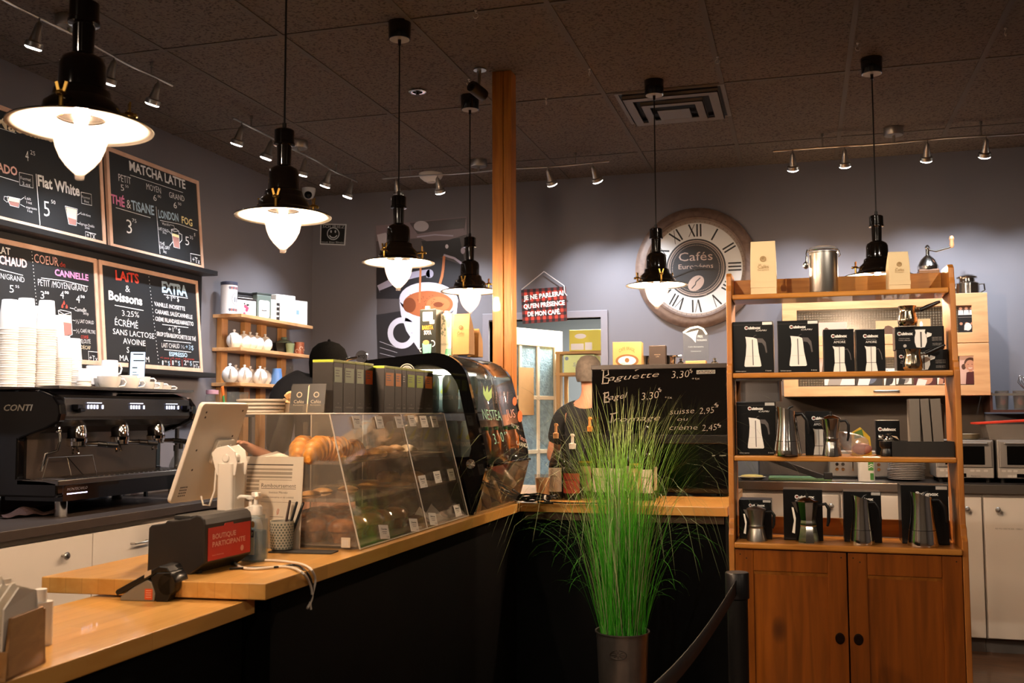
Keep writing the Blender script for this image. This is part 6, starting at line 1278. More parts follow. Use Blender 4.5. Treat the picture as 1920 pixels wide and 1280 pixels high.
# inside the back room
t = T('storage_rack', 'wooden rack with yellow and green cartons in the back room', 'rack', (-1.62, 7.5, 0))
mb = MB(); 
for z in (1.12, 1.675, 1.84): mb.box(-.21, .30, .0, .3, z-.02, z)
mb.build('rack_shelf', mat('rack_pine', 'b08a5a', .6), t)
for x in (-.19, .285):
    for y in (.015, .285): mb = MB(); mb.box(x-.015, x+.015, y-.012, y+.012, 0, 1.84); mb.build('rack_upright', mat('rack_pine'), t)
a, b = aY(1067, 655, 7.48), aY(1127, 617, 7.48); t = T('carton_box', 'bright yellow carton on top of the rack seen through the doorway', 'box', (a.x, 7.49, 1.8405)); w, h = b.x-a.x, b.z-1.8405
mb = MB(); mb.box(0, w, 0, .25, 0, h); mb.build('box', mat('box_yellow', 'd9cf5a', .6), t, bevel=.002)
mb = MB(); mb.M = Matrix.Translation((0, -.0006, 0)) @ BACK.to_4x4(); mb.disc((w*.35, h*.7), w*.18, .0, 20, h*.12); mb.poly(rrect(w*.4, h*.3, .004, cx=w*.25, cy=h*.2)); mb.poly(rrect(w*.22, h*.36, .004, cx=w*.6, cy=h*.22)); mb.build('print', mat('box_print_pale', 'e8e8ec', .6), t)
a, b = aY(1056, 690, 7.47), aY(1113, 657, 7.47); t = T('carton_box', 'pale green carton with script lettering under the yellow one in the back room', 'box', (a.x, 7.49, 1.6755)); w, h = b.x-a.x, .135
mb = MB(); mb.box(0, w, 0, .25, 0, h); mb.build('box', mat('box_lime', 'cfe0a0', .6), t, bevel=.002)
mb = MB(); mb.M = Matrix.Translation((0, -.0006, 0)) @ BACK.to_4x4(); mb.ctext('Splenda', w*.55, h*.35, w*.5, h*.22, z=0, shear=.3); mb.disc((w*.1, h*.8), w*.06, .0, 16); mb.build('print', mat('box_print_blue', '7f93b0', .6), t)
mb = MB(); mb.M = Matrix(); mb.tube([(0, 0, 0), (.02, -.01, -.12), (-.01, -.01, -.25), (.015, -.008, -.4)], .012, 8); o = mb.build('hanging_strap', BLACKM); o.location = (-1.58, 7.475, 1.655); tag(o, 'black strap hanging from the rack in the back room', 'strap')
p = aY(963, 690, 6.0); mb = MB(); mb.box(0, .175, 0, .004, -.36, 0); o = mb.build('paper_sheet', KRAFT); o.parent = door; o.name = 'paper_sheet'
o.location = (.26, -.006, 1.70); o.rotation_euler = (0, 0, 0)

# ================================================================== things on the cross counter
zc5 = CZT+.0005
LB = {'w': mat('label_paper', 'cfc9bd', .6), 'g': mat('label_green', '8a9a6a', .6), 'r': mat('label_red_blue', 'a33a32', .6), 't': mat('label_tan2', 'b09a70', .6)}
SY = {'d': mat('syrup_dark', '21120c', .15), 'a': mat('syrup_gold', '8f6a1c', .15), 'y': mat('syrup_yellow', 'b0a04a', .2), 'c': mat('syrup_clear', '4a463e', .15), 'm': mat('syrup_mint', '6a8a5a', .2)}
WP = mat('wood_pump', 'b98a5a', .5)
BL = [(1043, 4.72, .036, .30, 'c', 'w', 'white labelled syrup bottle with a dark base at the left end of the row', WP), (1056, 4.86, .036, .29, 'd', 'w', 'dark syrup bottle just behind the leftmost bottle', None), (1074, 4.72, .045, .25, 'c', 'r', 'wide clear bottle with a red and blue label, second in the row', PW),
    (1098, 4.80, .036, .31, 'a', 't', 'golden syrup bottle left of the grass', None), (1107, 4.93, .036, .33, 'd', 'w', 'tall dark syrup bottle with an orange pump behind the grass', mat('pump_orange', 'c47a2c', .4)), (1126, 4.74, .036, .30, 'd', 'w', 'dark syrup bottle in the middle of the row behind the grass', None),
    (1143, 4.88, .036, .31, 'm', 'g', 'greenish syrup bottle behind the grass', BLACK), (1158, 4.72, .036, .30, 'c', 'w', 'white labelled syrup bottle behind the grass', None), (1176, 4.86, .036, .31, 'd', 'w', 'dark syrup bottle with black pump right of the middle', BLACK),
    (1194, 4.74, .036, .30, 'y', 't', 'yellow syrup bottle at the right of the row', None), (1212, 4.75, .036, .29, 'd', 'w', 'syrup bottle with white label at the right end of the row', BLACK), (1222, 4.90, .034, .30, 'd', 'w', 'dark bottle at the far right behind the row', None)]
for x, Y, r, h, s, l, lb, pm in BL:
    q = aY(x, 920, Y); bottle('syrup_bottle', lb, 'bottle', (q.x, Y, zc5), r, h, clear('bottle_glass', 'a6a9a4', .06, '8a8880') if s != 'd' else mat('bottle_dark', '16110e', .08), SY[s], None if pm else .012, BLACK, (LB[l], .12, .5, -2.7, -.4), .42, 'syrup bottles on the cross counter', pump=pm, fill=1.0, labtxt={'r': 'Sucre', 'w': 'Sirop', 't': 'Vanille', 'g': 'Menthe'}[l])
t = T('plastic_cup', 'clear plastic cup with a beige cup inside, left of the bottles', 'cup', (aY(1018, 930, 4.66).x, 4.66, zc5))
mb = MB(); mb.lathe(wallprof(.030, .040, .12, .0015), 26, capt=False); mb.build('cup', ACR, t)
mb = MB(); mb.lathe(wallprof(.026, .034, .10), 26, (0, 0, .003), capt=False); mb.build('inner_cup', mat('cup_beige', 'c9a98a', .6), t)
# bundled cable
t = T('power_cord', 'bundled black power cord lying at the counter corner by the cooler', 'cord', (0, 0, 0)); mb = MB(); q = aZ(1003, 943, CZT)
for i in range(6):
    pts = [(q.x+.085*math.cos(a)*(1+.1*i)-.02, q.y+.02*math.sin(a)+.007*i-.005, CZT+.008+.004*i+.012*math.sin(a*2+i)**2) for a in [2*PI*k/18 for k in range(19)]]; mb.tube(pts, .0035, 6, False)
mb.tube([(q.x+.05, q.y, CZT+.008), (q.x+.15, q.y-.02, CZT+.006), (q.x+.3, q.y+.0, CZT+.006), (q.x+.38, q.y+.03, CZT+.0055)], .0035, 6); mb.tube([(q.x-.05, q.y+.02, CZT+.012), (q.x-.12, q.y+.08, CZT+.012), (q.x-.18, q.y+.13, CZT+.012)], .006, 6); mb.tube([(q.x+.02, q.y-.02, CZT+.008), (q.x+.06, q.y-.05, CZT+.006), (q.x+.10, q.y-.055, CZT+.008)], .005, 6); mb.build('cord', BLACK, t)
mb = MB(); mb.lathe([(.012, 0), (.013, .002), (.013, .006), (.012, .008)], 14, (q.x+.045, q.y, CZT+.02), RY(PI/2), sx=1.4); mb.build('tie', PAPER, t)
# black countertop oven with chalk prices
OX0, OX1, OY0, OZ1 = -1.032, -.352, 5.0, 1.604
t = T('countertop_oven', 'large black countertop oven with prices written on its glossy front', 'oven', (OX0, OY0, zc5)); w = OX1-OX0; h = OZ1-zc5
mb = MB(); mb.box(0, w, .03, .52, .012, h); mb.build('body', mat('oven_black', '0e0d0d', .3), t, bevel=.006)
fz = aY(1240, 816, OY0).z-zc5; fz2 = aY(1240, 832, OY0).z-zc5
mb = MB(); mb.box(.003, w-.003, 0, .0295, fz+.004, h-.022); mb.build('door', mat('oven_glass', '070606', .04, coat=1), t, bevel=.003)
mb = MB(); mb.box(.0, w, -.004, .0295, h-.0215, h+.002); mb.build('top_trim', mat('oven_trim', '2a2523', .35), t, bevel=.002)
mb = MB(); mb.box(.0, w, -.010, .0295, fz2+.002, fz+.0035); mb.build('handle_rail', mat('oven_rail', '1b1a1a', .25), t, bevel=.004)
mb = MB(); mb.box(.003, w-.003, .0, .0295, .02, fz2+.0015); mb.build('lower_panel', GLOSSB, t, bevel=.002)
for x in (.05, w-.05):
    for y in (.06, .45): mb = MB(); mb.cyl((x, y, 0), .015, .0125, 12); mb.build('foot', BLACKM, t)
p = Pl((OX0, OY0-.0008, zc5), BACK, {'w': mat('marker_grey', '9a938b', .8), 'k': BLACK, 's': BSTEEL})
p.b = -.013
p.l_([(1128, 694), (1140, 692), (1141, 702), (1131, 707), (1142, 709), (1140, 718), (1128, 719)], 2); p.l_([(1132, 692), (1130, 720)], 2); p.t_('aguette', (1141, 714), (1236, 706), 11, shear=.35, jit=.02)
p.l_([(1191, 695), (1196, 692), (1204, 690), (1211, 690)], 1.6)
p.fin('product_writing', t)
p.t_('3,30', (1259, 709), (1293, 707), 14, shear=.2); p.t_('$', (1294, 699), (1299, 698), 8); p.t_('+tx', (1297, 712), (1312, 711), 5)
p.fin('price_writing', t)
p.l_([(1131, 738), (1141, 735), (1141, 742), (1134, 745), (1142, 746), (1142, 753), (1132, 754)], 2); p.l_([(1134, 735), (1133, 754)], 2); p.t_('agel', (1143, 750), (1178, 745), 11, shear=.35)
p.fin('product_writing', t)
p.t_('3,30', (1203, 750), (1236, 746), 14, shear=.2); p.t_('$', (1236, 735), (1241, 733), 8); p.t_('+tx', (1246, 747), (1260, 747), 5)
p.fin('price_writing', t)
p.l_([(1144, 776), (1152, 775), (1158, 773)], 2); p.l_([(1148, 775), (1146, 792)], 2); p.t_('romage', (1150, 791), (1238, 787), 10, shear=.35)
p.fin('product_writing', t)
p.t_('suisse', (1256, 777), (1302, 774), 11, shear=.2); p.t_('2,95', (1311, 776), (1340, 774), 12, shear=.2); p.t_('$', (1342, 764), (1348, 761), 8); p.fin('price_writing', t)
p.t_('ou', (1270, 789), (1290, 788), 7, shear=.2)
p.fin('product_writing', t)
p.t_('crème', (1255, 806), (1308, 805), 10, shear=.2); p.t_('2,45', (1316, 808), (1345, 806), 12, shear=.2); p.t_('$', (1347, 802), (1353, 799), 8)
p.fin('price_writing', t)
p.f_([(1306, 694), (1341, 693), (1341, 700), (1306, 701)], 's', .0004); p.f_([(1307, 695), (1340, 694), (1340, 699), (1307, 700)], 'k', .0008); p.t_('KitchenAid', (1308, 699), (1339, 698), 4, 'w', .03, z=.0012)
p.fin('brand_badge', t)
for x0, x1 in ((1335, 1341), (1349, 1361)): p.l_([(x0, 854), (x1, 853.5)], 2, 's')
p.fin('hinge_marks', t)
zo = OZ1+.0025
a, b = aY(1149, 679, 5.08), aY(1202, 640, 5.08); t = T('coffee_box', 'tan coffee box with an oval emblem on top of the black oven', 'box', (a.x, 5.08, zo), .05); w, h = b.x-a.x, b.z-zo
mb = MB(); mb.box(0, w, 0, .1, 0, h); mb.build('box', mat('coffee_box_tan', 'a98550', .6), t, bevel=.002)
mb = MB(); mb.M = Matrix.Translation((0, -.0006, 0)) @ BACK.to_4x4(); mb.mi = 0; v, f = glyph('CAFE BRASIL'); 
mb.add([((w*.5+w*.62*math.sin((px-.5)*1.5)*(1+py*.12)*.62), h*(.30+.36*math.cos((px-.5)*1.7)+py*.14), .0) for px, py in v], f, False)
mb.mi = 0; mb.disc((w*.5, h*.2), w*.4, .0, 36, h*.27); mb.mi = 1; mb.disc((w*.5, h*.2), w*.31, .0005, 36, h*.19); mb.mi = 0; mb.disc((w*.5, h*.22), w*.08, .001, 14, h*.1); mb.ctext('1998', w*.36, h*.06, w*.12, h*.05, z=.001); mb.build('print', [mat('print_cocoa', '6d4a2a', .6), mat('print_ivory', 'e2d9c4', .6)], t)
a, b = aY(1217, 677, 5.08), aY(1248, 647, 5.08); t = T('gift_box', 'small dark brown box standing on the black oven', 'box', (a.x, 5.08, zo)); w, h = b.x-a.x, b.z-zo
mb = MB(); mb.box(0, w, 0, .05, 0, h); mb.build('box', mat('gift_box_brown', '2b211c', .5), t, bevel=.003); mb = MB(); mb.M = Matrix.Translation((0, -.0006, 0)) @ BACK.to_4x4(); mb.ctext('MAISON', w*.5, h*.5, w*.35, h*.05); mb.ctext('café', w*.5, h*.4, w*.2, h*.05); mb.build('print', mat('print_beige', 'a3907c', .6), t)
for i, (x, Y, lb) in enumerate(((1209, 5.2, 'steel portafilter basket behind the small brown box, left'), (1256, 5.2, 'steel portafilter basket behind the small brown box, right'))):
    q = aY(x, 676, Y); mb = MB(); mb.lathe([(0, 0), (.03, 0), (.033, .045), (.045, .046), (.047, .052), (.03, .054), (0, .05)], 28); mb.tube([(.03, 0, .048), (.06, 0, .05)], .006, 8); o = mb.build('metal_basket', STEEL); o.location = (q.x, Y, zo); tag(o, lb, 'metal basket', 'steel baskets on the oven')
q = aY(1277, 673, 5.12); mb = MB(); mb.lathe([(0, 0), (.016, 0), (.018, .01), (.012, .014), (.006, .02), (.01, .03), (0, .034)], 20); o = mb.build('tamper', CHROME); o.location = (q.x, 5.12, zo); tag(o, 'small chrome tamper left of the glass trophy', 'tamper'); 
q = aY(1340, 675, 5.12); o = dup(o, (q.x, 5.12, zo), label='small chrome tamper right of the glass trophy')
a, b = aY(1281, 676, 5.14), aY(1328, 609, 5.14); t = T('trophy', 'clear glass trophy with a frosted fin emblem on a wooden base', 'trophy', (a.x, 5.14, zo)); w, h = b.x-a.x, b.z-zo
mb = MB(); mb.box(w*.1, w*.9, -.02, .04, 0, .02); mb.build('base', mat('trophy_wood', 'b58a5c', .5), t, bevel=.003)
TG = clear('trophy_glass', 'eef2f2', .015, ior=1.5)
mb = MB(); mb.prism([(0, .02), (w, .02), (w, h*.78), (w*.92, h*.86), (w*.78, h*.97), (w*.5, h), (w*.2, h*.96), (0, h*.86)], .0, .012, 'y'); mb.build('plate', TG, t, bevel=.002)
mb = MB(); mb.M = Matrix.Translation((0, -.0008, 0)) @ BACK.to_4x4(); mb.line([(w*.02, h*.82), (w*.3, h*.93), (w*.6, h*.96), (w*.8, h*.90), (w*.93, h*.76)], .010, 0); mb.poly([(w*.08, h*.8), (w*.35, h*.84), (w*.62, h*.88), (w*.52, h*.72), (w*.5, h*.56), (w*.34, h*.68)], .0004)
mb.text('PRIX', w*.58, h*.68, w*.2, h*.07); mb.text('EXCELLENCE', w*.55, h*.6, w*.38, h*.045); mb.ctext('Cafés Européens', w*.5, h*.44, w*.6, h*.035); mb.ctext('Commerce', w*.5, h*.33, w*.4, h*.03); mb.build('etching', mat('etched_frost', '8c9aa2', .7), t)

# ================================================================== grass in a metal pot, barrier post, napkin box
PXc, PYc = aY(1167, 1190, 4.02).x, 4.02; PZ = aY(1167, 1192, 4.02-.1).z
t = T('potted_grass', 'tall green ornamental grass in a round zinc pot before the counter', 'potted plant', (PXc, PYc, 0)); R1 = .106
mb = MB(); mb.lathe([(0, 0), (.082, 0), (.084, .004), (R1-.002, PZ-.006), (R1+.003, PZ-.004), (R1+.003, PZ+.001), (R1-.003, PZ), (R1-.006, PZ-.01), (R1-.01, PZ-.05)], 48, capt=False); mb.build('pot', mat('zinc', '8b8580', .3, .9, var=.12, vscale=18), t)
mb = MB(); zz = PZ-.075; mb.M = RX(0).to_4x4() @ Matrix.Translation((0, -(.082+(R1-.084)*zz/PZ)-.001, zz)) @ BACK.to_4x4(); mb.arc((0, 0), .034, 0, 2*PI, .003, 0, 28, .018); [mb.line([(.006*math.cos(a), .004*math.sin(a)), (.026*math.cos(a), .014*math.sin(a))], .003, 0) for a in [2*PI*k/8 for k in range(8)]]; mb.build('emblem', mat('zinc_dark', '4d4844', .4, .8), t, solid=.002)
mb = MB(); mb.lathe([(0, PZ-.04), (R1-.012, PZ-.045)], 24, capb=False, capt=False); mb.build('soil', mat('soil', '1f1710', .9), t)
gdry = mat('grass_strand_pale', '949e70', .6); gm = mat('grass_green', '3f9a22', .5); nt = gm.node_tree; b = nt.nodes['Principled BSDF']; tc = nt.nodes.new('ShaderNodeTexCoord'); sx = nt.nodes.new('ShaderNodeSeparateXYZ'); nt.links.new(tc.outputs['Object'], sx.inputs[0])
nz = nt.nodes.new('ShaderNodeTexNoise'); nz.inputs['Scale'].default_value = 9; nt.links.new(tc.outputs['Object'], nz.inputs['Vector'])
ad = nt.nodes.new('ShaderNodeMath'); ad.operation = 'MULTIPLY_ADD'; nt.links.new(nz.outputs[0], ad.inputs[0]); ad.inputs[1].default_value = .5; nt.links.new(sx.outputs[2], ad.inputs[2])
rp = nt.nodes.new('ShaderNodeValToRGB'); e = rp.color_ramp.elements; e[0].position = .42; e[0].color = hx('3fa024'); e[1].position = .95; e[1].color = hx('5aa52a'); q = e.new(.66); q.color = hx('55b02e')
mr = nt.nodes.new('ShaderNodeMapRange'); mr.inputs[1].default_value = 0; mr.inputs[2].default_value = 1.75; nt.links.new(ad.outputs[0], mr.inputs[0]); nt.links.new(mr.outputs[0], rp.inputs[0]); nt.links.new(rp.outputs[0], b.inputs['Base Color'])
q = e.new(.82); q.color = hx('8fbf4e'); e[-1].color = hx('c4c98c')
tr = nt.nodes.new('ShaderNodeBsdfTranslucent'); nt.links.new(rp.outputs[0], tr.inputs[0]); mx = nt.nodes.new('ShaderNodeMixShader'); mx.inputs[0].default_value = .3; nt.links.new(b.outputs[0], mx.inputs[1]); nt.links.new(tr.outputs[0], mx.inputs[2]); nt.links.new(mx.outputs[0], nt.nodes['Material Output'].inputs[0])
mb = MB(); g = random.Random(11)
def blade(L, lean, az, w, r0, curl, base=None):
    a0 = g.uniform(0, 2*PI); rr = r0*math.sqrt(g.random()); p = Vector((rr*math.cos(a0), rr*math.sin(a0), PZ-.045)) ; n = 14; d = Vector((math.cos(az), math.sin(az), 0)); sd = Vector((-math.sin(az), math.cos(az), 0)); vs = []; th = lean*.55+rr*1.2
    for i in range(n+1):
        s = i/n; ww = w*(.5+1.2*s if s < .3 else .86*(1-s)**.6+.03); vs += [p+sd*ww/2, p-sd*ww/2]
        th += (lean*.12+curl*s**2.2)*14/n/14*2; th = min(th, 2.75); p = p+(Vector((0, 0, 1))*math.cos(th)+d*math.sin(th))*L/n
    mb.add(vs, [(2*i, 2*i+1, 2*i+3, 2*i+2) for i in range(n)])
for i in range(400): blade(g.uniform(.6, 1.06), abs(g.gauss(0, .13)), g.uniform(0, 2*PI), g.uniform(.003, .0062), .088, g.uniform(0, 1.3))
for i in range(150): blade(g.uniform(.3, .8), g.uniform(.12, .42), g.uniform(-PI-.25, .25), g.uniform(.002, .004), .094, g.uniform(1.0, 5.0))
mb.mi = 1
for i in range(110): blade(g.uniform(.9, 1.45), g.uniform(.06, .34), g.uniform(-PI-.2, .2), g.uniform(.0022, .0036), .085, g.uniform(3.0, 8.0))
mb.build('grass_blades', [gm, gdry], t)
q = aY(1382, 1075, 3.5); t = T('barrier_post', 'black queue barrier post in front of the pine cabinet', 'barrier', (q.x, 3.5, 0))
mb = MB(); mb.lathe([(0, 0), (.165, 0), (.165, .008), (.05, .025), (.034, .03)], 36); mb.build('base', BLACKM, t)
zt_ = aY(1382, 1072, 3.5).z; mb = MB(); mb.lathe([(.034, .03), (.034, zt_-.09)], 28); mb.build('pole', mat('post_black', '101011', .4), t); mb = MB(); mb.lathe([(.0345, zt_-.089), (.040, zt_-.085), (.040, zt_-.004), (.037, zt_), (0, zt_)], 28); mb.build('belt_head', mat('head_black', '18171a', .35), t, bevel=.001)
mb = MB(); n = 14; e0 = Vector((0, -.041, zt_-.045)); e1 = Vector((-.16, -1.75, zt_-.055)); vs = []
for i in range(n+1): s = i/n; p_ = e0.lerp(e1, s)-Vector((0, 0, .05*math.sin(PI*s))); vs += [p_+Vector((0, 0, .024)), p_-Vector((0, 0, .024))]
mb.add(vs, [(2*i, 2*i+1, 2*i+3, 2*i+2) for i in range(n)]); mb.build('belt', mat('belt_black', '1c1b1d', .6), t, solid=.002)
q = aZ(28, 1262, .905); t = T('napkin_box', 'wooden napkin box stuffed with white paper napkins in the left foreground', 'napkin box', (q.x-.035, q.y+.0, .905), .25)
NB = wood('napkin_wood', 'a67a48', '8a6036', (3, 3, 12), .5)
mb = MB()
for x in (-.05, .044): mb.prism([(-.07, 0), (.07, 0), (.055, .105), (-.055, .105)], x, x+.006, 'x')
mb.box(-.05, .05, .058, .064, .0, .10); mb.box(-.05, .05, -.07, .07, .0, .006); mb.box(-.05, .05, -.066, -.060, .0, .05); mb.build('box', NB, t, bevel=.001)
for i in range(9):
    mb = MB(); a = g.uniform(-.25, .25); mb.M = Matrix.Translation((-.036+.009*i, g.uniform(-.01, .01), .008)) @ Matrix.Rotation(a*.5, 4, 'Y') @ Matrix.Rotation(g.uniform(-.15, .15), 4, 'X'); mb.add([(0, -.05, 0), (0, .05, 0), (.004, .055, .08), (-.002, .048, .125+.03*g.random()), (.001, -.02, .15), (-.003, -.055, .12)], [(0, 1, 2, 3, 4, 5)], False); o = mb.build('paper_napkin', mat('napkin_white', 'd9d3c8', .9), None, solid=.003); o.location = t.location; o.rotation_euler = t.rotation_euler
    tag(o, 'folded white paper napkin, %s from the left in the wooden box' % ('first second third fourth fifth sixth seventh eighth ninth'.split()[i]), 'napkin', 'napkins in the wooden box')
q = aZ(66, 1212, .905); t = T('sanitizer_bottle', 'small white bottle with an orange mark beside the napkin box', 'bottle', (q.x, q.y+.01, .905), -.2)
mb = MB(); mb.prism(rrect(.03, .05, .012), 0, .085, 'z', True); mb.build('bottle', mat('squeeze_white', 'd5cfc6', .4), t); mb = MB(); mb.cyl((0, 0, .0855), .012, .025, 18); mb.build('cap', PW, t)
mb = MB(); mb.M = Matrix.Translation((0, -.0256, 0)) @ BACK.to_4x4(); mb.mi = 0; mb.disc((.0, .02), .009, 0, 14); mb.mi = 1; mb.poly(rrect(.018, .025, .003, cy=.06)); mb.build('label', [mat('mark_orange', 'd9741f', .5), mat('mark_mauve', '6d5f6b', .5)], t)
# ================================================================== pine shelf unit
UX0, UX1, UY0, UY1 = -.300, .600, 4.20, 4.53
UP = wood('unit_pine', 'c98a3e', 'a96a28', (1.0, 10, 10), .32, knots=2.4, coat=.3); UV = wood('unit_pine_upright', 'bd7a32', '9a5a20', (10, 10, .9), .5, knots=2.6, coat=.05)
UD = wood('unit_pine_door', '955012', '713a08', (10, 10, .8), .34, knots=3.2, coat=.25)
t = T('shelf_unit', 'honey pine shelf unit with a two-door cabinet below, holding coffee pots', 'shelf unit', (UX0, UY0, 0)); w = UX1-UX0; d = UY1-UY0
Z1, Z2, Z3, Z4 = 1.862, 1.527, 1.184, .836; zt = 1.962
prof = [(.0, 0), (d, 0), (d, zt-.02), (d-.02, zt), (.14, zt-.004), (.115, zt-.02), (.112, zt-.06), (.098, zt-.085), (.09, Z2+.09), (.085, Z2+.04), (.062, Z2+.032), (.06, Z2+.012), (.048, Z2), (.046, Z4+.15), (.04, Z4+.09), (.022, Z4+.075), (.02, Z4+.05), (.0, Z4+.03)]
for x in (0, w-.022): mb = MB(); mb.prism(prof, x, x+.022, 'x'); mb.build('side_panel', UV, t, bevel=.003)
for z, y0 in ((Z1, .105), (Z2, .055), (Z3, .05)): mb = MB(); mb.box(.0225, w-.0225, y0, d-.013, z-.022, z); mb.build('shelf', UP, t, bevel=.006)
mb = MB(); mb.box(.0225, w-.0225, d-.012, d, Z1-.02, zt-.012); mb.build('back_rail', UP, t, bevel=.002)
mb = MB(); mb.box(.0225, w-.0225, d-.012, d, Z4, Z4+.075); mb.build('back_rail', UP, t, bevel=.002)
mb = MB(); mb.box(.0225, w-.0225, -.012, d-.0125, Z4-.024, Z4); mb.build('cabinet_top', UP, t, bevel=.006)
mb = MB(); mb.box(.0225, w-.0225, d-.012, d, .06, Z4-.0245); mb.build('back_panel', UV, t)
mb = MB(); mb.box(.0225, w-.0225, .02, d-.0125, .06, .085); mb.build('cabinet_floor', UP, t); mb = MB(); mb.box(.0225, w-.0225, .01, .03, .0, .0595); mb.build('plinth', UV, t)
xm = .457
for i, (x0, x1) in enumerate(((.024, xm-.0025), (xm+.0025, w-.024))):
    z0, z1 = .066, Z4-.028; sw = .072
    mb = MB(); mb.box(x0, x0+sw, 0, .019, z0, z1); mb.box(x1-sw, x1, 0, .019, z0, z1); mb.box(x0+sw, x1-sw, .0, .019, z1-.085, z1); mb.box(x0+sw, x1-sw, .0, .019, z0, z0+.09)
    dr = mb.build('door', UD, t, bevel=.003)
    mb = MB(); mb.box(x0+sw-.002, x1-sw+.002, .009, .016, z0+.088, z1-.083); mb.build('door_panel', UD, dr)
    mb = MB(); mb.prism([(.002, z1-.086), (.012, z1-.086), (.012, z1-.104)], x0+sw, x1-sw, 'x'); mb.build('moulding', UV, dr)
    kx = x1-.032 if i == 0 else x0+.032; mb = MB(); mb.lathe([(.017, 0), (.018, .003), (.013, .005), (.009, .004), (0, .004)], 28, (kx, -.0004, .474), RX(PI/2), sy=1.25); mb.build('finger_pull', mat('dark_bronze', '2c1c14', .35, .8), dr)
    for (nx, nz) in ((x0+.02, z1-.02), (x0+.045, z1-.035), (x1-.02, z1-.02)): mb = MB(); mb.lathe([(.003, 0), (.003, .0006)], 8, (nx, -.0003, nz), RX(PI/2)); mb.build('nail', mat('nail_dark', '24170f', .6), dr)
e_ = .0006
# boxes for coffee pots
BXM = mat('pot_box_black', '0c0d0f', .3); BXE = mat('pot_box_edge', '2a2422', .4)
PRM = [mat('pot_print_white', 'e9e6e0', .5), mat('pot_print_red', 'a82c22', .5), mat('pot_print_grey', '56504f', .5), mat('pot_print_mid', 'b5b0aa', .5)]
def brand(mb, x, y, w, h):
    mb.mi = 0; mb.arc((x+h*.62, y+h*.45), h*.5, .5, 2*PI-.5, h*.3, .0004, 20); mb.mi = 1; mb.disc((x+h*.66, y+h*.45), h*.22, .0005, 14); mb.mi = 0; mb.text('uisinox', x+h*1.2, y, w-h*1.2, h*.95, z=.0004, bold=.05)
def pot_capri(mb, cx, y0, hh, ww):
    mb.mi = 0; L = [(-.5, .0), (-.44, -.03), (.44, -.03), (.5, 0), (.47, .12), (.36, .45), (.30, .8), (.27, .92), (.05, .97), (-.42, 1.0), (-.38, .9), (-.36, .7), (-.40, .4), (-.48, .12)]
    mb.poly([(cx+a*ww, y0+b*hh) for a, b in L], .0006); mb.mi = 2; mb.line([(cx+.02*ww, y0+.02*hh), (cx+.0*ww, y0+.9*hh)], ww*.05, .001); mb.poly([(cx+a*ww, y0+b*hh) for a, b in ((.29, .94), (.6, .93), (.78, .8), (.86, .45), (.78, .43), (.7, .66), (.56, .78), (.33, .8))], .0007); mb.line([(cx+.05*ww, y0+.97*hh), (cx+.12*ww, y0+1.03*hh), (cx+.24*ww, y0+1.05*hh)], ww*.035, .0008)
    mb.mi = 3; mb.line([(cx-.42*ww, y0+.33*hh), (cx+.40*ww, y0+.33*hh)], ww*.012, .001)
def pot_amore(mb, cx, y0, hh, ww):
    mb.mi = 0; mb.poly([(cx+a*ww, y0+b*hh) for a, b in ((-.5, 0), (.5, 0), (.44, .2), (.38, .33), (-.38, .33), (-.44, .2))], .0006); mb.poly([(cx+a*ww, y0+b*hh) for a, b in ((-.38, .35), (.38, .35), (.40, .95), (.3, .97), (-.3, .97), (-.52, 1), (-.40, .85))], .0006)
    mb.mi = 2; mb.line([(cx, y0), (cx, y0+.96*hh)], ww*.05, .001); mb.line([(cx+.4*ww, y0+.86*hh), (cx+.62*ww, y0+.88*hh), (cx+.8*ww, y0+.7*hh), (cx+.88*ww, y0+.45*hh)], ww*.07, .0008); mb.line([(cx-.38*ww, y0+.34*hh), (cx+.38*ww, y0+.34*hh)], ww*.03, .001); mb.line([(cx-.2*ww, y0+.98*hh), (cx+.2*ww, y0+.98*hh)], ww*.07, .001)
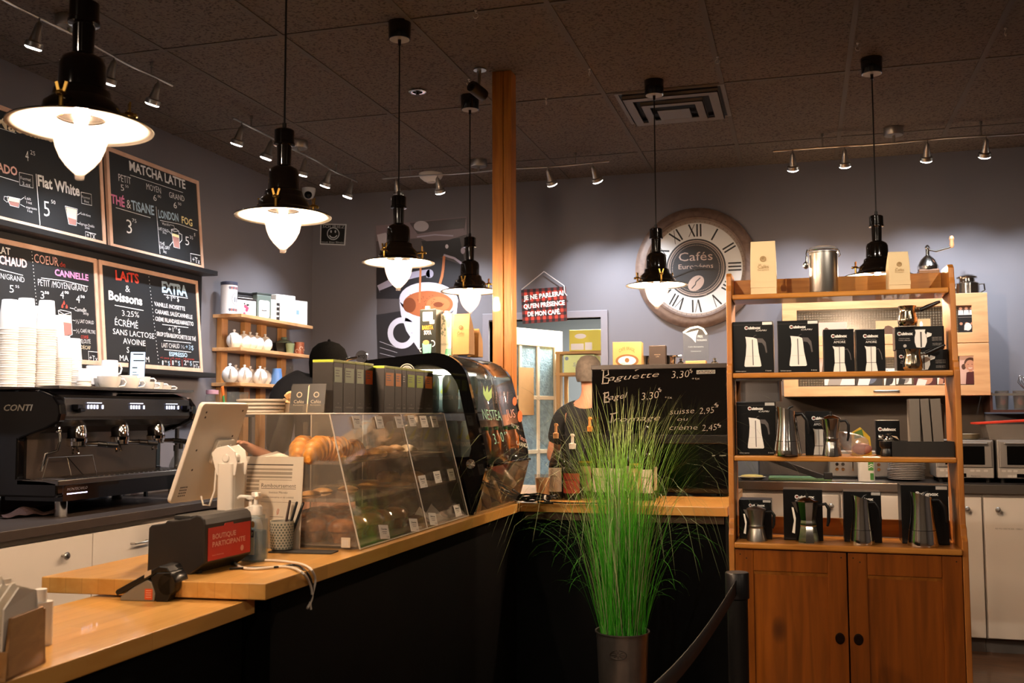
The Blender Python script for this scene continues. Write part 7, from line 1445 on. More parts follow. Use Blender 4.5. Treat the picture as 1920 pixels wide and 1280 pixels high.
def potbox(label, x0, x1, ytop, Y, z, kind, d=.10, tagr=True):
    a, b = aY(x0, 700, Y), aY(x1, 700, Y); hh = aY(x0, ytop, Y).z-z; ww = b.x-a.x; t = T('pot_box', label, 'box', (a.x, Y, z+e_), None, 'black coffee pot boxes on the pine unit')
    mb = MB(); mb.box(0, ww, 0, d, 0, hh-.002); mb.build('box', BXM, t, bevel=.002)
    mb = MB(); mb.M = Matrix.Translation((0, -.0006, 0)) @ BACK.to_4x4()
    if kind == 'capri':
        brand(mb, ww*.30, hh*.845, ww*.40, hh*.055); mb.mi = 0; mb.text('CAPRI', ww*.58, hh*.80, ww*.27, hh*.03, z=.0004, shear=.3); pot_capri(mb, ww*.49, hh*.14, hh*.56, ww*.42); mb.mi = 0; mb.text('Cafetière espresso', ww*.06, hh*.03, ww*.26, hh*.02, z=.0004); mb.text('6 tasses', ww*.8, hh*.035, ww*.14, hh*.025, z=.0004)
        mb.mi = 2; mb.line([(.0, hh*.93), (ww, hh*.93)], .001, .0003)
    elif kind == 'amore': brand(mb, ww*.26, hh*.80, ww*.52, hh*.07); mb.mi = 3; mb.text('Cafetière espresso', ww*.36, hh*.745, ww*.34, hh*.018, z=.0004); mb.mi = 0; mb.text('AMORE', ww*.34, hh*.665, ww*.38, hh*.055, z=.0004); pot_amore(mb, ww*.52, hh*.01, hh*.59, ww*.42)
    elif kind == 'turk':
        brand(mb, ww*.05, hh*.62, ww*.32, hh*.13); mb.mi = 3; mb.text('Cafetière turque', ww*.08, hh*.45, ww*.22, hh*.05, z=.0004); mb.text('Turkish coffee pot', ww*.07, hh*.37, ww*.24, hh*.05, z=.0004); mb.disc((ww*.2, hh*.15), ww*.035, .0005, 14)
        mb.mi = 0; mb.poly([(ww*(.40+.26*p_), hh*q_) for p_, q_ in ((.12, .08), (.45, .06), (.78, .08), (.95, .3), (.95, .55), (.8, .72), (.86, .84), (.04, .84), (.1, .72), (.0, .5), (.0, .3))], .0006); mb.poly([(ww*(.66+q0), hh*q1) for q0, q1 in ((-.02, .48), (.08, .56), (.09, .66), (.0, .72), (-.03, .6))], .0006); mb.mi = 2; mb.line([(ww*.53, hh*.08), (ww*.53, hh*.74)], .006, .001)
        mb.mi = 3; [mb.text('espresso turc', ww*.75, hh*(.48-.06*k), ww*.2, hh*.04, z=.0004) for k in range(3)]; [mb.text('mocha pot', ww*.76, hh*(.22-.06*k), ww*.18, hh*.04, z=.0004) for k in range(2)]
    else: brand(mb, ww*.3, hh*.82, ww*.5, hh*.06); mb.mi = 2; mb.text('Cafetière', ww*.06, hh*.03, ww*.26, hh*.02, z=.0004)
    if tagr: mb.mi = 3 if z < 1.4 else 0; mb.poly(rrect(ww*.24 if kind != 'turk' else ww*.01, hh*.055, .001, cx=ww*.86, cy=hh*.95), .0008)
    mb.build('print', PRM, t); return t
YB = 4.315
potbox('black box with a white jug-shaped pot, leftmost on the second shelf', 1375, 1451, 603, YB, Z2, 'capri', .16)
potbox('black box with a white jug-shaped pot, second from the left on the second shelf', 1459, 1537, 601, YB, Z2, 'capri', .16)
potbox('black box with a stovetop pot picture, left of the pair on the second shelf', 1545, 1603, 617, YB, Z2, 'amore', .12, False)
potbox('black box with a stovetop pot picture, right of the pair on the second shelf', 1606, 1661, 617, YB, Z2, 'amore', .12, False)
tk = potbox('wide black Turkish pot box at the bottom of the two on the second shelf', 1682, 1779, 655.5, YB+.05, Z2, 'turk', .11, False)
zk = aY(1682, 655.5, YB+.05).z; potbox('wide black Turkish pot box stacked on top of the other', 1680, 1773, 612, YB+.05, zk, 'turk', .11, False); zk2 = aY(1680, 612, YB+.05).z
potbox('black box with a white jug-shaped pot on the third shelf at the left', 1379, 1452, 753, YB, Z3, 'capri', .16); zk3 = aY(1375, 753, YB).z
potbox('black stovetop pot box standing between two steel pots on the third shelf', 1507, 1556, 770, YB+.03, Z3, 'amore', .11, False)
potbox('small black pot box behind the smallest moka pot on the cabinet top', 1381, 1441, 935, YB, Z4, 'plain', .12)
potbox('black pot box behind the faceted moka pot on the cabinet top', 1463, 1536, 916, YB, Z4, 'plain', .12, False)
potbox('black pot box behind the slim steel jug on the cabinet top', 1575, 1645, 920, YB, Z4, 'plain', .12)
potbox('largest black pot box at the right of the cabinet top', 1682, 1770, 908, YB, Z4, 'plain', .14)
# metal pots
BH = mat('bakelite', '141314', .35)
def jugpot(label, x, yb, ytop, wpx, Y, z, rz=0):
    q = aY(x, yb, Y); H_ = aY(x, ytop, Y).z-z; R_ = (aY(x+wpx/2, yb, Y).x-aY(x-wpx/2, yb, Y).x)/2; t = T('coffee_pot', label, 'coffee pot', (q.x, Y, z+e_), rz, 'steel stovetop coffee pots on the pine unit')
    mb = MB(); mb.lathe([(0, 0), (R_*.97, 0), (R_, .006), (R_*.95, H_*.12), (R_*.87, H_*.30)], 40); mb.build('boiler', STEEL, t)
    mb = MB(); n = 40; pf = [(.875, .305), (.83, .40), (.76, .56), (.70, .74), (.665, .88), (.655, 1.0)]; vs = []; fs = []; m = len(pf)
    for j in range(n):
        a = 2*PI*j/n; c = math.cos(a)
        for i, (r, zz) in enumerate(pf): tilt = (-c)*.055*(zz > .85); sp = max(0, -c)**6*.16*(zz > .8)*(zz-.8)/.2; vs.append((R_*(r+sp)*math.cos(a), R_*(r+sp)*math.sin(a), H_*(zz-.03+tilt)))
    for j in range(n):
        for i in range(m-1): a = j*m+i; b = ((j+1) % n)*m+i; fs.append((a, b, b+1, a+1))
    fs.append(tuple(j*m+m-1 for j in range(n))); mb.add(vs, fs); mb.build('jug', STEEL, t)
    mb = MB(); mb.lathe([(R_*.885, H_*.298), (R_*.89, H_*.302), (R_*.885, H_*.308)], 40, capb=False, capt=False); mb.build('seam', BLACK, t)
    mb = MB(); mb.tube([(R_*.60, 0, H_*.86), (R_*1.05, 0, H_*.87), (R_*1.38, 0, H_*.74), (R_*1.5, 0, H_*.52), (R_*1.5, 0, H_*.45)], [R_*.16, R_*.14, R_*.13, R_*.12, R_*.06], 10); mb.build('handle', BH, t)
    mb = MB(); mb.tube([(R_*.1, 0, H_*.95), (R_*.2, 0, H_*1.0), (R_*.45, 0, H_*1.03)], [R_*.10, R_*.08, R_*.06], 8); mb.build('thumb_lever', BH, t); return t
jugpot('steel jug-shaped coffee pot on the third shelf beside the black box', 1477, 853, 764, 54, 4.285, Z3)
jugpot('slim steel jug-shaped coffee pot, third from the left on the cabinet top', 1617, 1018, 930, 47, 4.265, Z4)
jugpot('tall steel jug-shaped coffee pot at the right of the cabinet top', 1731, 1021, 924, 60, 4.265, Z4)
def moka(label, x, yb, ytop, wpx, Y, z, facets=8, m=None, wtag=True):
    m = m or STEEL; q = aY(x, yb, Y); H_ = aY(x, ytop, Y).z-z; R_ = (aY(x+wpx/2, yb, Y).x-aY(x-wpx/2, yb, Y).x)/2; t = T('moka_pot', label, 'coffee pot', (q.x, Y, z+e_), 0, 'steel stovetop coffee pots on the pine unit')
    mb = MB(); mb.lathe([(0, 0), (R_, 0), (R_*1.0, H_*.03), (R_*.78, H_*.30), (R_*.74, H_*.34), (R_*.78, H_*.36), (R_*.78, H_*.40)], facets, a0=PI/facets); mb.build('boiler', m, t, sharp=.3 if facets < 12 else .7)
    mb = MB(); mb.lathe([(R_*.74, H_*.405), (R_*.70, H_*.46), (R_*.95, H_*.82), (R_*.98, H_*.84)], facets, a0=PI/facets, capt=True); mb.prism([(-R_*.8, H_*.60), (-R_*1.28, H_*.83), (-R_*.8, H_*.83)], -R_*.14, R_*.14, 'y'); mb.build('upper_chamber', m, t, sharp=.3 if facets < 12 else .7)
    mb = MB(); mb.lathe([(R_*.99, H_*.845), (R_*.9, H_*.87), (R_*.3, H_*.93), (0, H_*.935)], facets, a0=PI/facets, capb=False); l = mb.build('lid', m, t, sharp=.3 if facets < 12 else .7)
    mb = MB(); mb.lathe([(R_*.07, H_*.92), (R_*.13, H_*.96), (R_*.12, H_), (0, H_*1.01)], 14); mb.build('lid_knob', BH, l)
    mb = MB(); mb.tube([(R_*.9, 0, H_*.78), (R_*1.5, 0, H_*.80), (R_*1.75, 0, H_*.70), (R_*1.72, 0, H_*.45), (R_*1.6, 0, H_*.34)], [R_*.12, R_*.14, R_*.15, R_*.14, R_*.09], 10); mb.build('handle', BH, t)
    if wtag: mb = MB(); mb.add([(-R_*1.28, -.006, H_*.72), (-R_*1.12, -.012, H_*.72), (-R_*.95, -.016, H_*.5), (-R_*1.05, -.014, H_*.18), (-R_*1.28, -.012, H_*.2), (-R_*1.1, -.014, H_*.45)], [(0, 1, 2, 3, 4, 5)], False); mb.build('paper_tag', PAPER, t, solid=.001)
    return t
moka('smallest brushed moka pot at the left end of the cabinet top', 1419, 1013, 944, 38, 4.262, Z4, 32, BSTEEL)
moka('faceted shiny moka pot, second from the left on the cabinet top', 1515, 1016, 926, 46, 4.262, Z4, 9, STEEL)
moka('tall narrow moka pot beside the stovetop pot box on the third shelf', 1560, 853, 772, 37, 4.285, Z3, 32, STEEL, False)
def turk(label, x, yb, ytop, wpx, Y, z, rz):
    q = aY(x, yb, Y); H_ = aY(x, ytop, Y).z-z; R_ = (aY(x+wpx/2, yb, Y).x-aY(x-wpx/2, yb, Y).x)/2; t = T('turkish_pot', label, 'coffee pot', (q.x, Y, z+e_), rz, 'steel Turkish pots on the pine unit')
    mb = MB(); mb.lathe([(0, 0), (R_*.8, 0), (R_*.98, H_*.12), (R_, H_*.35), (R_*.82, H_*.68), (R_*.80, H_*.80), (R_*.92, H_), (R_*.89, H_), (R_*.77, H_*.8), (R_*.78, H_*.66), (R_*.9, H_*.2), (0, H_*.06)], 40, capt=False); mb.build('bowl', mat('warm_steel', 'c8bba6', .14, 1), t)
    mb = MB(); mb.tube([(R_*.75, 0, H_*.75), (R_*1.3, 0, H_*.80)], .006, 8); mb.build('ferrule', STEEL, t); mb = MB(); mb.tube([(R_*1.25, 0, H_*.79), (R_*2.0, 0, H_*.93), (R_*3.0, 0, H_*1.14), (R_*3.3, 0, H_*1.19)], [.008, .010, .007, .005], 10); mb.build('handle', BH, t); return t
turk('Turkish pot with a long black handle standing on the stacked boxes', 1702, 612, 574, 38, 4.36, zk2, .1)
turk('Turkish pot with a black handle in front of the wide boxes on the second shelf', 1712, 694, 655, 38, 4.30, Z2, .15)
# top shelf
bag('tall pale coffee bag at the left of the top shelf', 1410, 1459, 452, 4.345, Z1+e_, .07, 0, mat('bag_cream', 'ddc49a', .7), ink=mat('bag_ink', 'a5875a', .7))
bag('short pale coffee bag right of the pendant lamp on the top shelf', 1671, 1712, 471, 4.345, Z1+e_, .07, .12, mat('bag_cream'), ink=mat('bag_ink'))
q = aY(1545, 541, 4.37); hh = aY(1545, 462, 4.37).z-Z1; rr = (aY(1573, 500, 4.37).x-aY(1519, 500, 4.37).x)/2
t = T('coffee_canister', 'brushed steel canister with a clip lid in the middle of the top shelf', 'canister', (q.x, 4.37, Z1+e_)); 
mb = MB(); mb.lathe([(0, 0), (rr*.97, 0), (rr, .004), (rr, hh*.84), (rr*1.03, hh*.85), (rr*1.03, hh*.87)], 44); mb.build('body', BSTEEL, t)
mb = MB(); mb.lathe([(rr*1.02, hh*.875), (rr*1.08, hh*.89), (rr*1.08, hh*.93), (rr*.95, hh*.97), (rr*.6, hh), (0, hh)], 44, capb=False); mb.build('lid', clear('canister_lid', 'e6e6e6', .12), t)
mb = MB(); mb.tube([(rr*1.09*math.cos(a), rr*1.09*math.sin(a), hh*.90) for a in [2*PI*k/30 for k in range(31)]], .002, 6, False); mb.tube([(rr*1.1, 0, hh*.9), (rr*1.18, 0, hh*.8), (rr*1.05, 0, hh*.76)], .002, 6); mb.tube([(-rr*1.1, 0, hh*.95), (-rr*1.2, 0, hh*.85), (-rr*1.1, 0, hh*.78)], .0025, 6); mb.build('wire_clip', CHROME, t)
mb = MB(); mb.tube([(-rr*1.16, -.01, hh*.80), (-rr*1.2, -.012, hh*.66)], .004, 8); mb.ball((-rr*1.22, -.014, hh*.60), (.012, .006, .016)); mb.build('scoop', STEEL, t)
q = aY(1740, 503, 6.66); t = T('coffee_grinder', 'hand coffee grinder with a wooden crank knob showing above the pine top rail', 'grinder', (q.x, 6.66, 2.079)); t.scale = (1.42, 1.42, (q.z-2.079)/.083)
mb = MB(); mb.box(-.042, .042, -.042, .042, 0, .078); mb.build('box', mat('grinder_wood', '5a3a20', .4), t, bevel=.004)
mb = MB(); mb.lathe([(.044, .079), (.045, .088), (.04, .095), (.03, .108), (.014, .118), (.008, .122), (.008, .14), (.012, .142), (.006, .15), (0, .152)], 28); mb.build('dome', STEEL, t)
mb = MB(); mb.tube([(0, 0, .138), (.035, 0, .132), (.10, 0, .143)], .003, 8); mb.build('crank', STEEL, t); mb = MB(); mb.lathe([(.006, 0), (.01, .008), (.008, .02), (.011, .026), (.007, .034), (0, .035)], 18, (.10, 0, .14)); mb.build('crank_knob', mat('knob_wood', 'a86f4a', .4), t)
# third shelf right
mb = MB(); mb.M = Matrix(); a, b = aY(1380, 752, 4.34), aY(1465, 711, 4.34)
t = T('steel_jug_tray', 'polished steel container stacked on the black box of the third shelf', 'container', (a.x, 4.34, zk3+e_)); mb.prism(rrect(b.x-a.x, .12, .02, cx=(b.x-a.x)/2, cy=.065), 0, b.z-zk3-.004, 'z', True); mb.build('container', mat('steel_container', 'c9c5c6', .22, 1), t); mb = MB(); mb.frame(-.004, b.x-a.x+.004, -.0, .13, .005, b.z-zk3-.006, b.z-zk3); mb.build('rim', STEEL, t)
TR = wood('tray_black_wood', '1c1712', '120e0a', (8, 2, 2), .5); a, b = aY(1673, 857, 4.28), aY(1792, 828, 4.28); t = T('wooden_tray', 'low black wooden box on the right of the third shelf', 'tray', (a.x, 4.28, Z3+e_)); w = min(b.x, UX1-.026)-a.x; h = b.z-Z3
mb = MB(); mb.box(0, w, 0, .008, 0, h); mb.box(0, w, .142, .15, 0, h); mb.box(0, .008, .0082, .1418, 0, h); mb.box(w-.008, w, .0082, .1418, 0, h); mb.box(.008, w-.008, .008, .142, 0, .006); mb.build('tray_box', TR, t); zt3 = Z3+.0075
def upright(label, x0, x1, ytop, Y, lean, m, d=.10):
    a, b = aY(x0, 828, Y), aY(x1, 828, Y); mb = MB(); h = aY(x0, ytop, Y).z-zt3; mb.M = Matrix.Rotation(lean, 4, 'Y'); mb.box(0, b.x-a.x-.001, 0, d, 0, h); o = mb.build('binder', m, None, bevel=.002); o.location = (a.x, Y, zt3+abs(lean)*.0+.001+max(0, lean)*(b.x-a.x)); tag(o, label, 'binder', 'grey binders in the wooden tray')
BG = mat('binder_grey', '6e655c', .7)
upright('grey binder standing upright, leftmost in the black tray', 1707, 1727, 748, 4.30, .0, BG); upright('grey binder leaning left, middle one in the black tray', 1733, 1750, 748, 4.30, -.05, BG); upright('grey binder leaning left, rightmost in the black tray', 1752, 1772, 748, 4.30, -.05, BG)
q = aY(1774, 820, 4.30); t = T('cleaning_brush', 'black brush standing upright at the right end of the tray', 'brush', (.535, 4.355, zt3)); t.location.x = min(q.x, .545)-.008
mb = MB(); mb.lathe([(0, .0), (.006, .0), (.008, .06), (.011, .07), (.013, .16), (.011, .2), (0, .205)], 16); mb.build('brush', BH, t)
a, b = aY(1645, 828, 4.36), aY(1690, 788, 4.36); t = T('pot_box', 'small black pot box standing behind the foil-wrapped scoop', 'box', (a.x, 4.44, Z3+e_), None, 'black coffee pot boxes on the pine unit'); ww = b.x-a.x; hh = aY(1645, 788, 4.44).z-Z3
mb = MB(); mb.box(0, ww, 0, .06, 0, hh); mb.build('box', BXM, t, bevel=.002); mb = MB(); mb.M = Matrix.Translation((0, -.0006, 0)) @ BACK.to_4x4(); brand(mb, ww*.1, hh*.70, ww*.75, hh*.09); mb.build('print', PRM, t)
q = aY(1665, 852, 4.29); t = T('portafilter', 'wrapped portafilter with black handle lying left of the black tray', 'portafilter', (q.x, 4.31, Z3+e_))
mb = MB(); mb.lathe([(0, 0), (.026, 0), (.028, .012), (.022, .03), (.03, .04), (.03, .06), (0, .062)], 20); mb.build('body', BLACK, t)
mb = MB()
for i in range(22): a0 = g.uniform(0, 6.28); r_ = g.uniform(.0, .03); c = Vector((r_*math.cos(a0), r_*math.sin(a0)*.8, .062+g.uniform(0, .022))); mb.add([c+Vector((g.uniform(-.018, .018), g.uniform(-.018, .018), g.uniform(-.012, .012))) for _ in range(3)], [(0, 1, 2)], False)
mb.build('foil_wrap', mat('foil', 'cfcac2', .2, 1), t, solid=.001)
# plastic bag with a yellow packet
q = aY(1605, 850, 4.30); t = T('plastic_bag', 'clear plastic bag with rosy contents slumped on the third shelf', 'bag', (q.x, 4.33, Z3+e_)); mb = MB(); n, m = 20, 10; vs = []; fs = []
for j in range(n):
    for i in range(m):
        a = 2*PI*j/n; s = i/(m-1); r_ = .05*(math.sin(PI*min(1, .12+s*.88))**.6)*(1-.55*s); vs.append(((.02-.085*s)+r_*math.cos(a)*1.25+g.uniform(-.004, .004), r_*math.sin(a)*.8, max(0, .045*(1-abs(s-.3))+.105*s-.02+r_*math.sin(a+.9)*.5)))
for j in range(n):
    for i in range(m-1): a = j*m+i; b = ((j+1) % n)*m+i; fs.append((a, b, b+1, a+1))
mb.add(vs, fs, False); mb.build('bag', clear('bag_plastic', 'f0e6e2', .12, ior=1.9, rough=.1), t); mb = MB(); mb.ball((.025, .0, .028), (.04, .025, .024)); mb.build('contents', mat('bag_rose', 'a0685a', .5), t)
mb = MB(); mb.prism([(-.03, 0), (.035, 0), (.03, .04), (.0, .062), (-.028, .05)], 0, .012, 'y'); mb.mi = 1; mb.prism([(-.02, .035), (.01, .04), (.005, .058), (-.02, .05)], -.001, .0, 'y'); o = mb.build('sponge_packet', [mat('packet_yellow', 'd0a92c', .5), mat('packet_green', '5a7a34', .5)]); q = aY(1614, 815, 4.42); o.location = (q.x, 4.44, Z3+.055); o.location.z = Z3+e_; o.scale = (1.25, 1, 1.85); tag(o, 'yellow and green packet standing behind the plastic bag', 'packet')

# ================================================================== back right: base cabinets, worktop, backsplash
BX0, BX1, BYF, WZ = -.42, 2.2, 6.255, .95
mb = MB(); mb.box(BX0, BX1, BYF-.025, BW-.001, WZ-.052, WZ); mb.build; o = mb.build('back_worktop', mat('worktop_edge_steel', 'a8a39c', .3, 1), bevel=.003); tag(o, 'back worktop with a brushed steel front edge under the toaster ovens', 'worktop')
mb = MB(); mb.box(BX0, BX1, BYF-.02, BW-.011, WZ+.0003, WZ+.004); tag(mb.build('worktop_mat', mat('worktop_dark', '25211f', .35)), 'dark laminate surface on the back worktop', 'worktop surface')
XD = aY(1846, 1060, BYF).x
for i, (x0, x1, lb, kx) in enumerate(((BX0, .2, 'white base cabinet hidden behind the pine unit on its left', .15), (.2, XD, 'white base cabinet door with a knob just right of the pine unit', XD-.085), (XD, XD+.62, 'white base cabinet door with a knob and a thin label at the far right', XD+.075), (XD+.62, BX1, 'white base cabinet beyond the right edge of the picture', XD+.7))):
    t = T('base_cabinet', lb, 'cabinet', (0, BYF, 0), None, 'white cabinets under the back worktop'); mb = MB(); mb.box(x0+.001, x1-.001, .002, .6, .085, WZ-.053); mb.build('carcass', mat('carcass_grey'), t); mb = MB(); mb.box(x0+.001, x1-.001, .05, .55, 0, .0845); mb.build('kickboard', KICK, t)
    mb = MB(); mb.box(x0+.006, x1-.006, -.018, .001, .09, WZ-.075); f = mb.build('door', LAQ, t, bevel=.004); mb = MB(); knob(mb, kx, -.018, WZ-.14, 'y'); mb.build('knob', BSTEEL, f)
    if i == 2: mb = MB(); mb.M = Matrix.Translation((XD+.06, -.0186, .70)) @ BACK.to_4x4(); mb.text('NE PAS OBSTRUER - MERCI', 0, 0, .14, .008); mb.build('label', mat('thin_print', '7d766c', .7), f)
mb = MB(); mb.box(-.36, 1.10, BW-.010, BW-.0005, WZ+.0006, 1.475); tag(mb.build('backsplash', mat('backsplash_taupe', '3f362e', .5)), 'dark taupe backsplash panel between the back worktop and wall cabinet', 'panel')
# wall cabinet
q0, q1 = aY(1466, 562, 6.5), aY(1857, 640, 6.5); KX0, KX1, KY = q0.x, q1.x-.008, 6.50; KZ0, KZ1 = 1.462, 2.078; KM = 1.776
BI = wood('cabinet_birch', 'd3a97c', 'c09468', (1.2, 8, 8), .4, coat=.15); t = T('wall_cabinet', 'birch wall cabinet with two flip-up glass doors holding photographs', 'wall cabinet', (KX0, KY, KZ0)); w, h = KX1-KX0, KZ1-KZ0; km = KM-KZ0
mb = MB(); mb.box(0, .018, .02, .378, 0, h); mb.box(w-.018, w, .02, .378, 0, h); mb.box(.018, w-.018, .02, .378, 0, .018); mb.box(.018, w-.018, .02, .378, h-.018, h); mb.box(.018, w-.018, .02, .378, km-.009, km+.009); mb.box(.018, w-.018, .366, .378, .018, km-.009); mb.box(.018, w-.018, .366, .378, km+.009, h-.018); mb.build('carcass', BI, t)
RG = clear('ribbed_glass', 'cfc6b4', .30, 'a39a86', rough=.25)
nt = RG.node_tree; tc = nt.nodes.new('ShaderNodeTexCoord'); bk = nt.nodes.new('ShaderNodeTexBrick'); bk.inputs['Scale'].default_value = 1; bk.inputs['Brick Width'].default_value = .016; bk.inputs['Row Height'].default_value = .016; bk.inputs['Mortar Size'].default_value = .003; bk.offset = 0; mp = nt.nodes.new('ShaderNodeMapping'); mp.inputs['Rotation'].default_value = (PI/2, 0, 0); nt.links.new(tc.outputs['Object'], mp.inputs[0]); nt.links.new(mp.outputs[0], bk.inputs['Vector']); bk.inputs['Color1'].default_value = hx('b0a68f'); bk.inputs['Color2'].default_value = hx('a89e88'); bk.inputs['Mortar'].default_value = hx('4d453a')
nt.links.new(bk.outputs[0], next(n for n in nt.nodes if n.type == 'BSDF_DIFFUSE').inputs[0])
for z0, z1 in ((.0, km-.0025), (km+.0025, h)):
    mb = MB(); mb.frame(0, w, z0, z1, (.088, .088, .062, .075), .0, .019, 'y'); f = mb.build('door', BI, t, bevel=.002); mb = MB(); mb.box(.084, w-.084, .008, .012, z0+.058, z1-.071); mb.build('glass_panel', RG, f)
    if z0 == 0: mb = MB(); xc = aY(1662, 733, KY).x-KX0; mb.tube([(xc-.07, -.0, .03), (xc-.07, -.02, .03), (xc-.06, -.026, .03), (xc+.06, -.026, .03), (xc+.07, -.02, .03), (xc+.07, 0, .03)], .006, 10); mb.build('handle', BSTEEL, f)
# photographs behind / on the glass
PH = {'k': mat('photo_black', '17171c', .4), 'w': mat('photo_white', 'd9d3cf', .4), 's': mat('photo_skin', 'b5836a', .4), 'p': mat('photo_rose_bg', 'c3a297', .4), 'm': mat('photo_maroon', '4a2024', .4), 'b': mat('photo_blue', '4f5a70', .4), 'h': mat('photo_hair', '4d3226', .4), 'g': mat('photo_grey', '8a8480', .4), 't': mat('photo_tan', 'b79c74', .4)}
def photo(label, x0, y0, x1, y1, draw, base):
    a, b = aY(x0, y1, KY-.002), aY(x1, y0, KY-.002); Y = KY+.006; O = Vector((a.x, Y, a.z)); t2 = T('photograph', label, 'photograph', O, BACK, 'photographs in the birch cabinet'); W_, H_ = b.x-a.x, b.z-a.z
    mb = MB(); mb.box(0, W_, 0, H_, -.001, .0); mb.build('print_base', PH[base], t2); mb = MB(); mb._k = list(PH); draw(mb, W_, H_, lambda c: setattr(mb, 'mi', mb._k.index(c))); mb.build('picture', [PH[k] for k in PH], t2)
def grp(mb, W_, H_, c):
    c('k'); mb.poly([(0, 0), (W_, 0), (W_, H_), (0, H_)], .0003); c('h'); mb.poly([(0, H_*.78), (W_, H_*.78), (W_, H_), (0, H_)], .0005)
    for r_, y, n in ((0, .62, 4), (1, .08, 4)):
        for i in range(n): x = W_*(.12+.25*i); c('w' if r_ == 0 or i == 1 else 'k'); mb.poly([(x-.015, H_*y), (x+.015, H_*y), (x+.013, H_*(y+.17)), (x-.013, H_*(y+.17))], .0008); c('s'); mb.disc((x, H_*(y+.23)), .009, .001, 10)
    c('g'); mb.line([(0, H_*.54), (W_, H_*.54)], .002, .001); c('w'); mb.disc((W_*.42, H_*.2), .02, .0012, 12, .024)
photo('photograph of a group in dark suits in the upper right of the cabinet', 1798, 569, 1838, 623, grp, 'k')
def girl(mb, W_, H_, c):
    c('p'); mb.poly([(0, 0), (W_, 0), (W_, H_), (0, H_)], .0003); c('h'); mb.disc((W_*.5, H_*.70), W_*.30, .0006, 20, H_*.22); mb.disc((W_*.18, H_*.6), W_*.1, .0005, 12, H_*.1); mb.disc((W_*.82, H_*.58), W_*.1, .0005, 12, H_*.12)
    c('s'); mb.disc((W_*.48, H_*.66), W_*.24, .0009, 20, H_*.19); c('m'); mb.poly([(W_*.25, 0), (W_*.75, 0), (W_*.72, H_*.4), (W_*.55, H_*.46), (W_*.3, H_*.4)], .0007); c('s'); mb.poly([(W_*.7, .0), (W_*.95, 0), (W_*.9, H_*.3), (W_*.72, H_*.4)], .0008); mb.poly([(W_*.42, H_*.42), (W_*.58, H_*.42), (W_*.56, H_*.5), (W_*.42, H_*.5)], .0008)
    c('h'); [mb.disc((W_*(.48+s*.09), H_*.68), W_*.03, .0012, 8, H_*.012) for s in (-1, 1)]; c('w'); mb.line([(W_*.40, H_*.56), (W_*.48, H_*.545), (W_*.57, H_*.56)], .004, .0012); c('h'); mb.arc((W_*.48, H_*.66), W_*.25, .3, PI-.3, W_*.08, .001, 16, H_*.2)
photo('photograph of a smiling child in the lower right of the cabinet', 1801, 665, 1840, 720, girl, 'p')
def sim(cols):
    def d_(mb, W_, H_, c):
        c(cols[0]); mb.poly([(0, 0), (W_, 0), (W_, H_), (0, H_)], .0003); c(cols[1]); mb.disc((W_*.55, H_*.4), W_*.3, .0006, 16, H_*.36); c(cols[2]); mb.poly([(W_*.1, 0), (W_*.5, 0), (W_*.6, H_*.3), (W_*.2, H_*.4)], .0008); mb.disc((W_*.3, H_*.75), W_*.12, .0009, 12, H_*.15)
    return d_
photo('white-topped greeting card low in the cabinet, behind the second shelf', 1546, 668, 1603, 722, sim('wwg'), 'w')
photo('dark blue postcard with a white caption low in the cabinet', 1603, 668, 1653, 722, sim('kbw'), 'k')
photo('narrow dark portrait photograph low in the cabinet, right of the postcard', 1658, 690, 1678, 722, sim('wkk'), 'w')
photo('pale photograph with a dark figure low in the cabinet', 1681, 690, 1709, 720, sim('wgk'), 'w')
photo('photograph in maroon and skin tones low in the cabinet', 1714, 690, 1755, 722, sim('msw'), 'm')
photo('photograph half hidden by the pine side panel low in the cabinet', 1758, 690, 1777, 720, sim('wms'), 'w')
photo('dark brown curved photograph high in the cabinet, left of the pot boxes', 1535, 603, 1588, 700, sim('phh'), 'p')
photo('tan card with geometric lines above the box pair', 1643, 600, 1684, 640, sim('tht'), 't')
photo('small tan card with a diamond beside the Turkish pot', 1721, 597, 1745, 640, sim('ttw'), 't')
# things on the cabinet
q = aY(1815, 548, 6.62); t = T('steel_teapot', 'stacked steel teapot on the right of the birch cabinet', 'teapot', (q.x, 6.64, KZ1+.001))
mb = MB(); mb.lathe([(0, 0), (.066, 0), (.07, .004), (.07, .07), (.064, .076), (.045, .084), (.045, .10), (.058, .104), (.06, .112), (.04, .125), (.0, .13)], 36); mb.build('body', STEEL, t); mb = MB(); mb.tube([(.068, 0, .066), (.095, 0, .068), (.098, 0, .03), (.07, 0, .012)], .005, 8); mb.tube([(-.068, 0, .03), (-.10, 0, .075), (-.108, 0, .09)], [.012, .008, .006], 10); mb.build('handle', STEEL, t)
q = aY(1797, 548, 6.7); mb = MB(); mb.lathe([(0, 0), (.04, 0), (.044, .1), (.03, .135), (0, .14)], 26); mb.tube([(-.03, 0, .15), (.01, 0, .15), (.03, 0, .165)], .005, 6); o = mb.build('steel_jug', STEEL); o.location = (q.x-.06, 6.76, KZ1+.001); tag(o, 'small steel jug behind the steel teapot on the cabinet', 'jug')
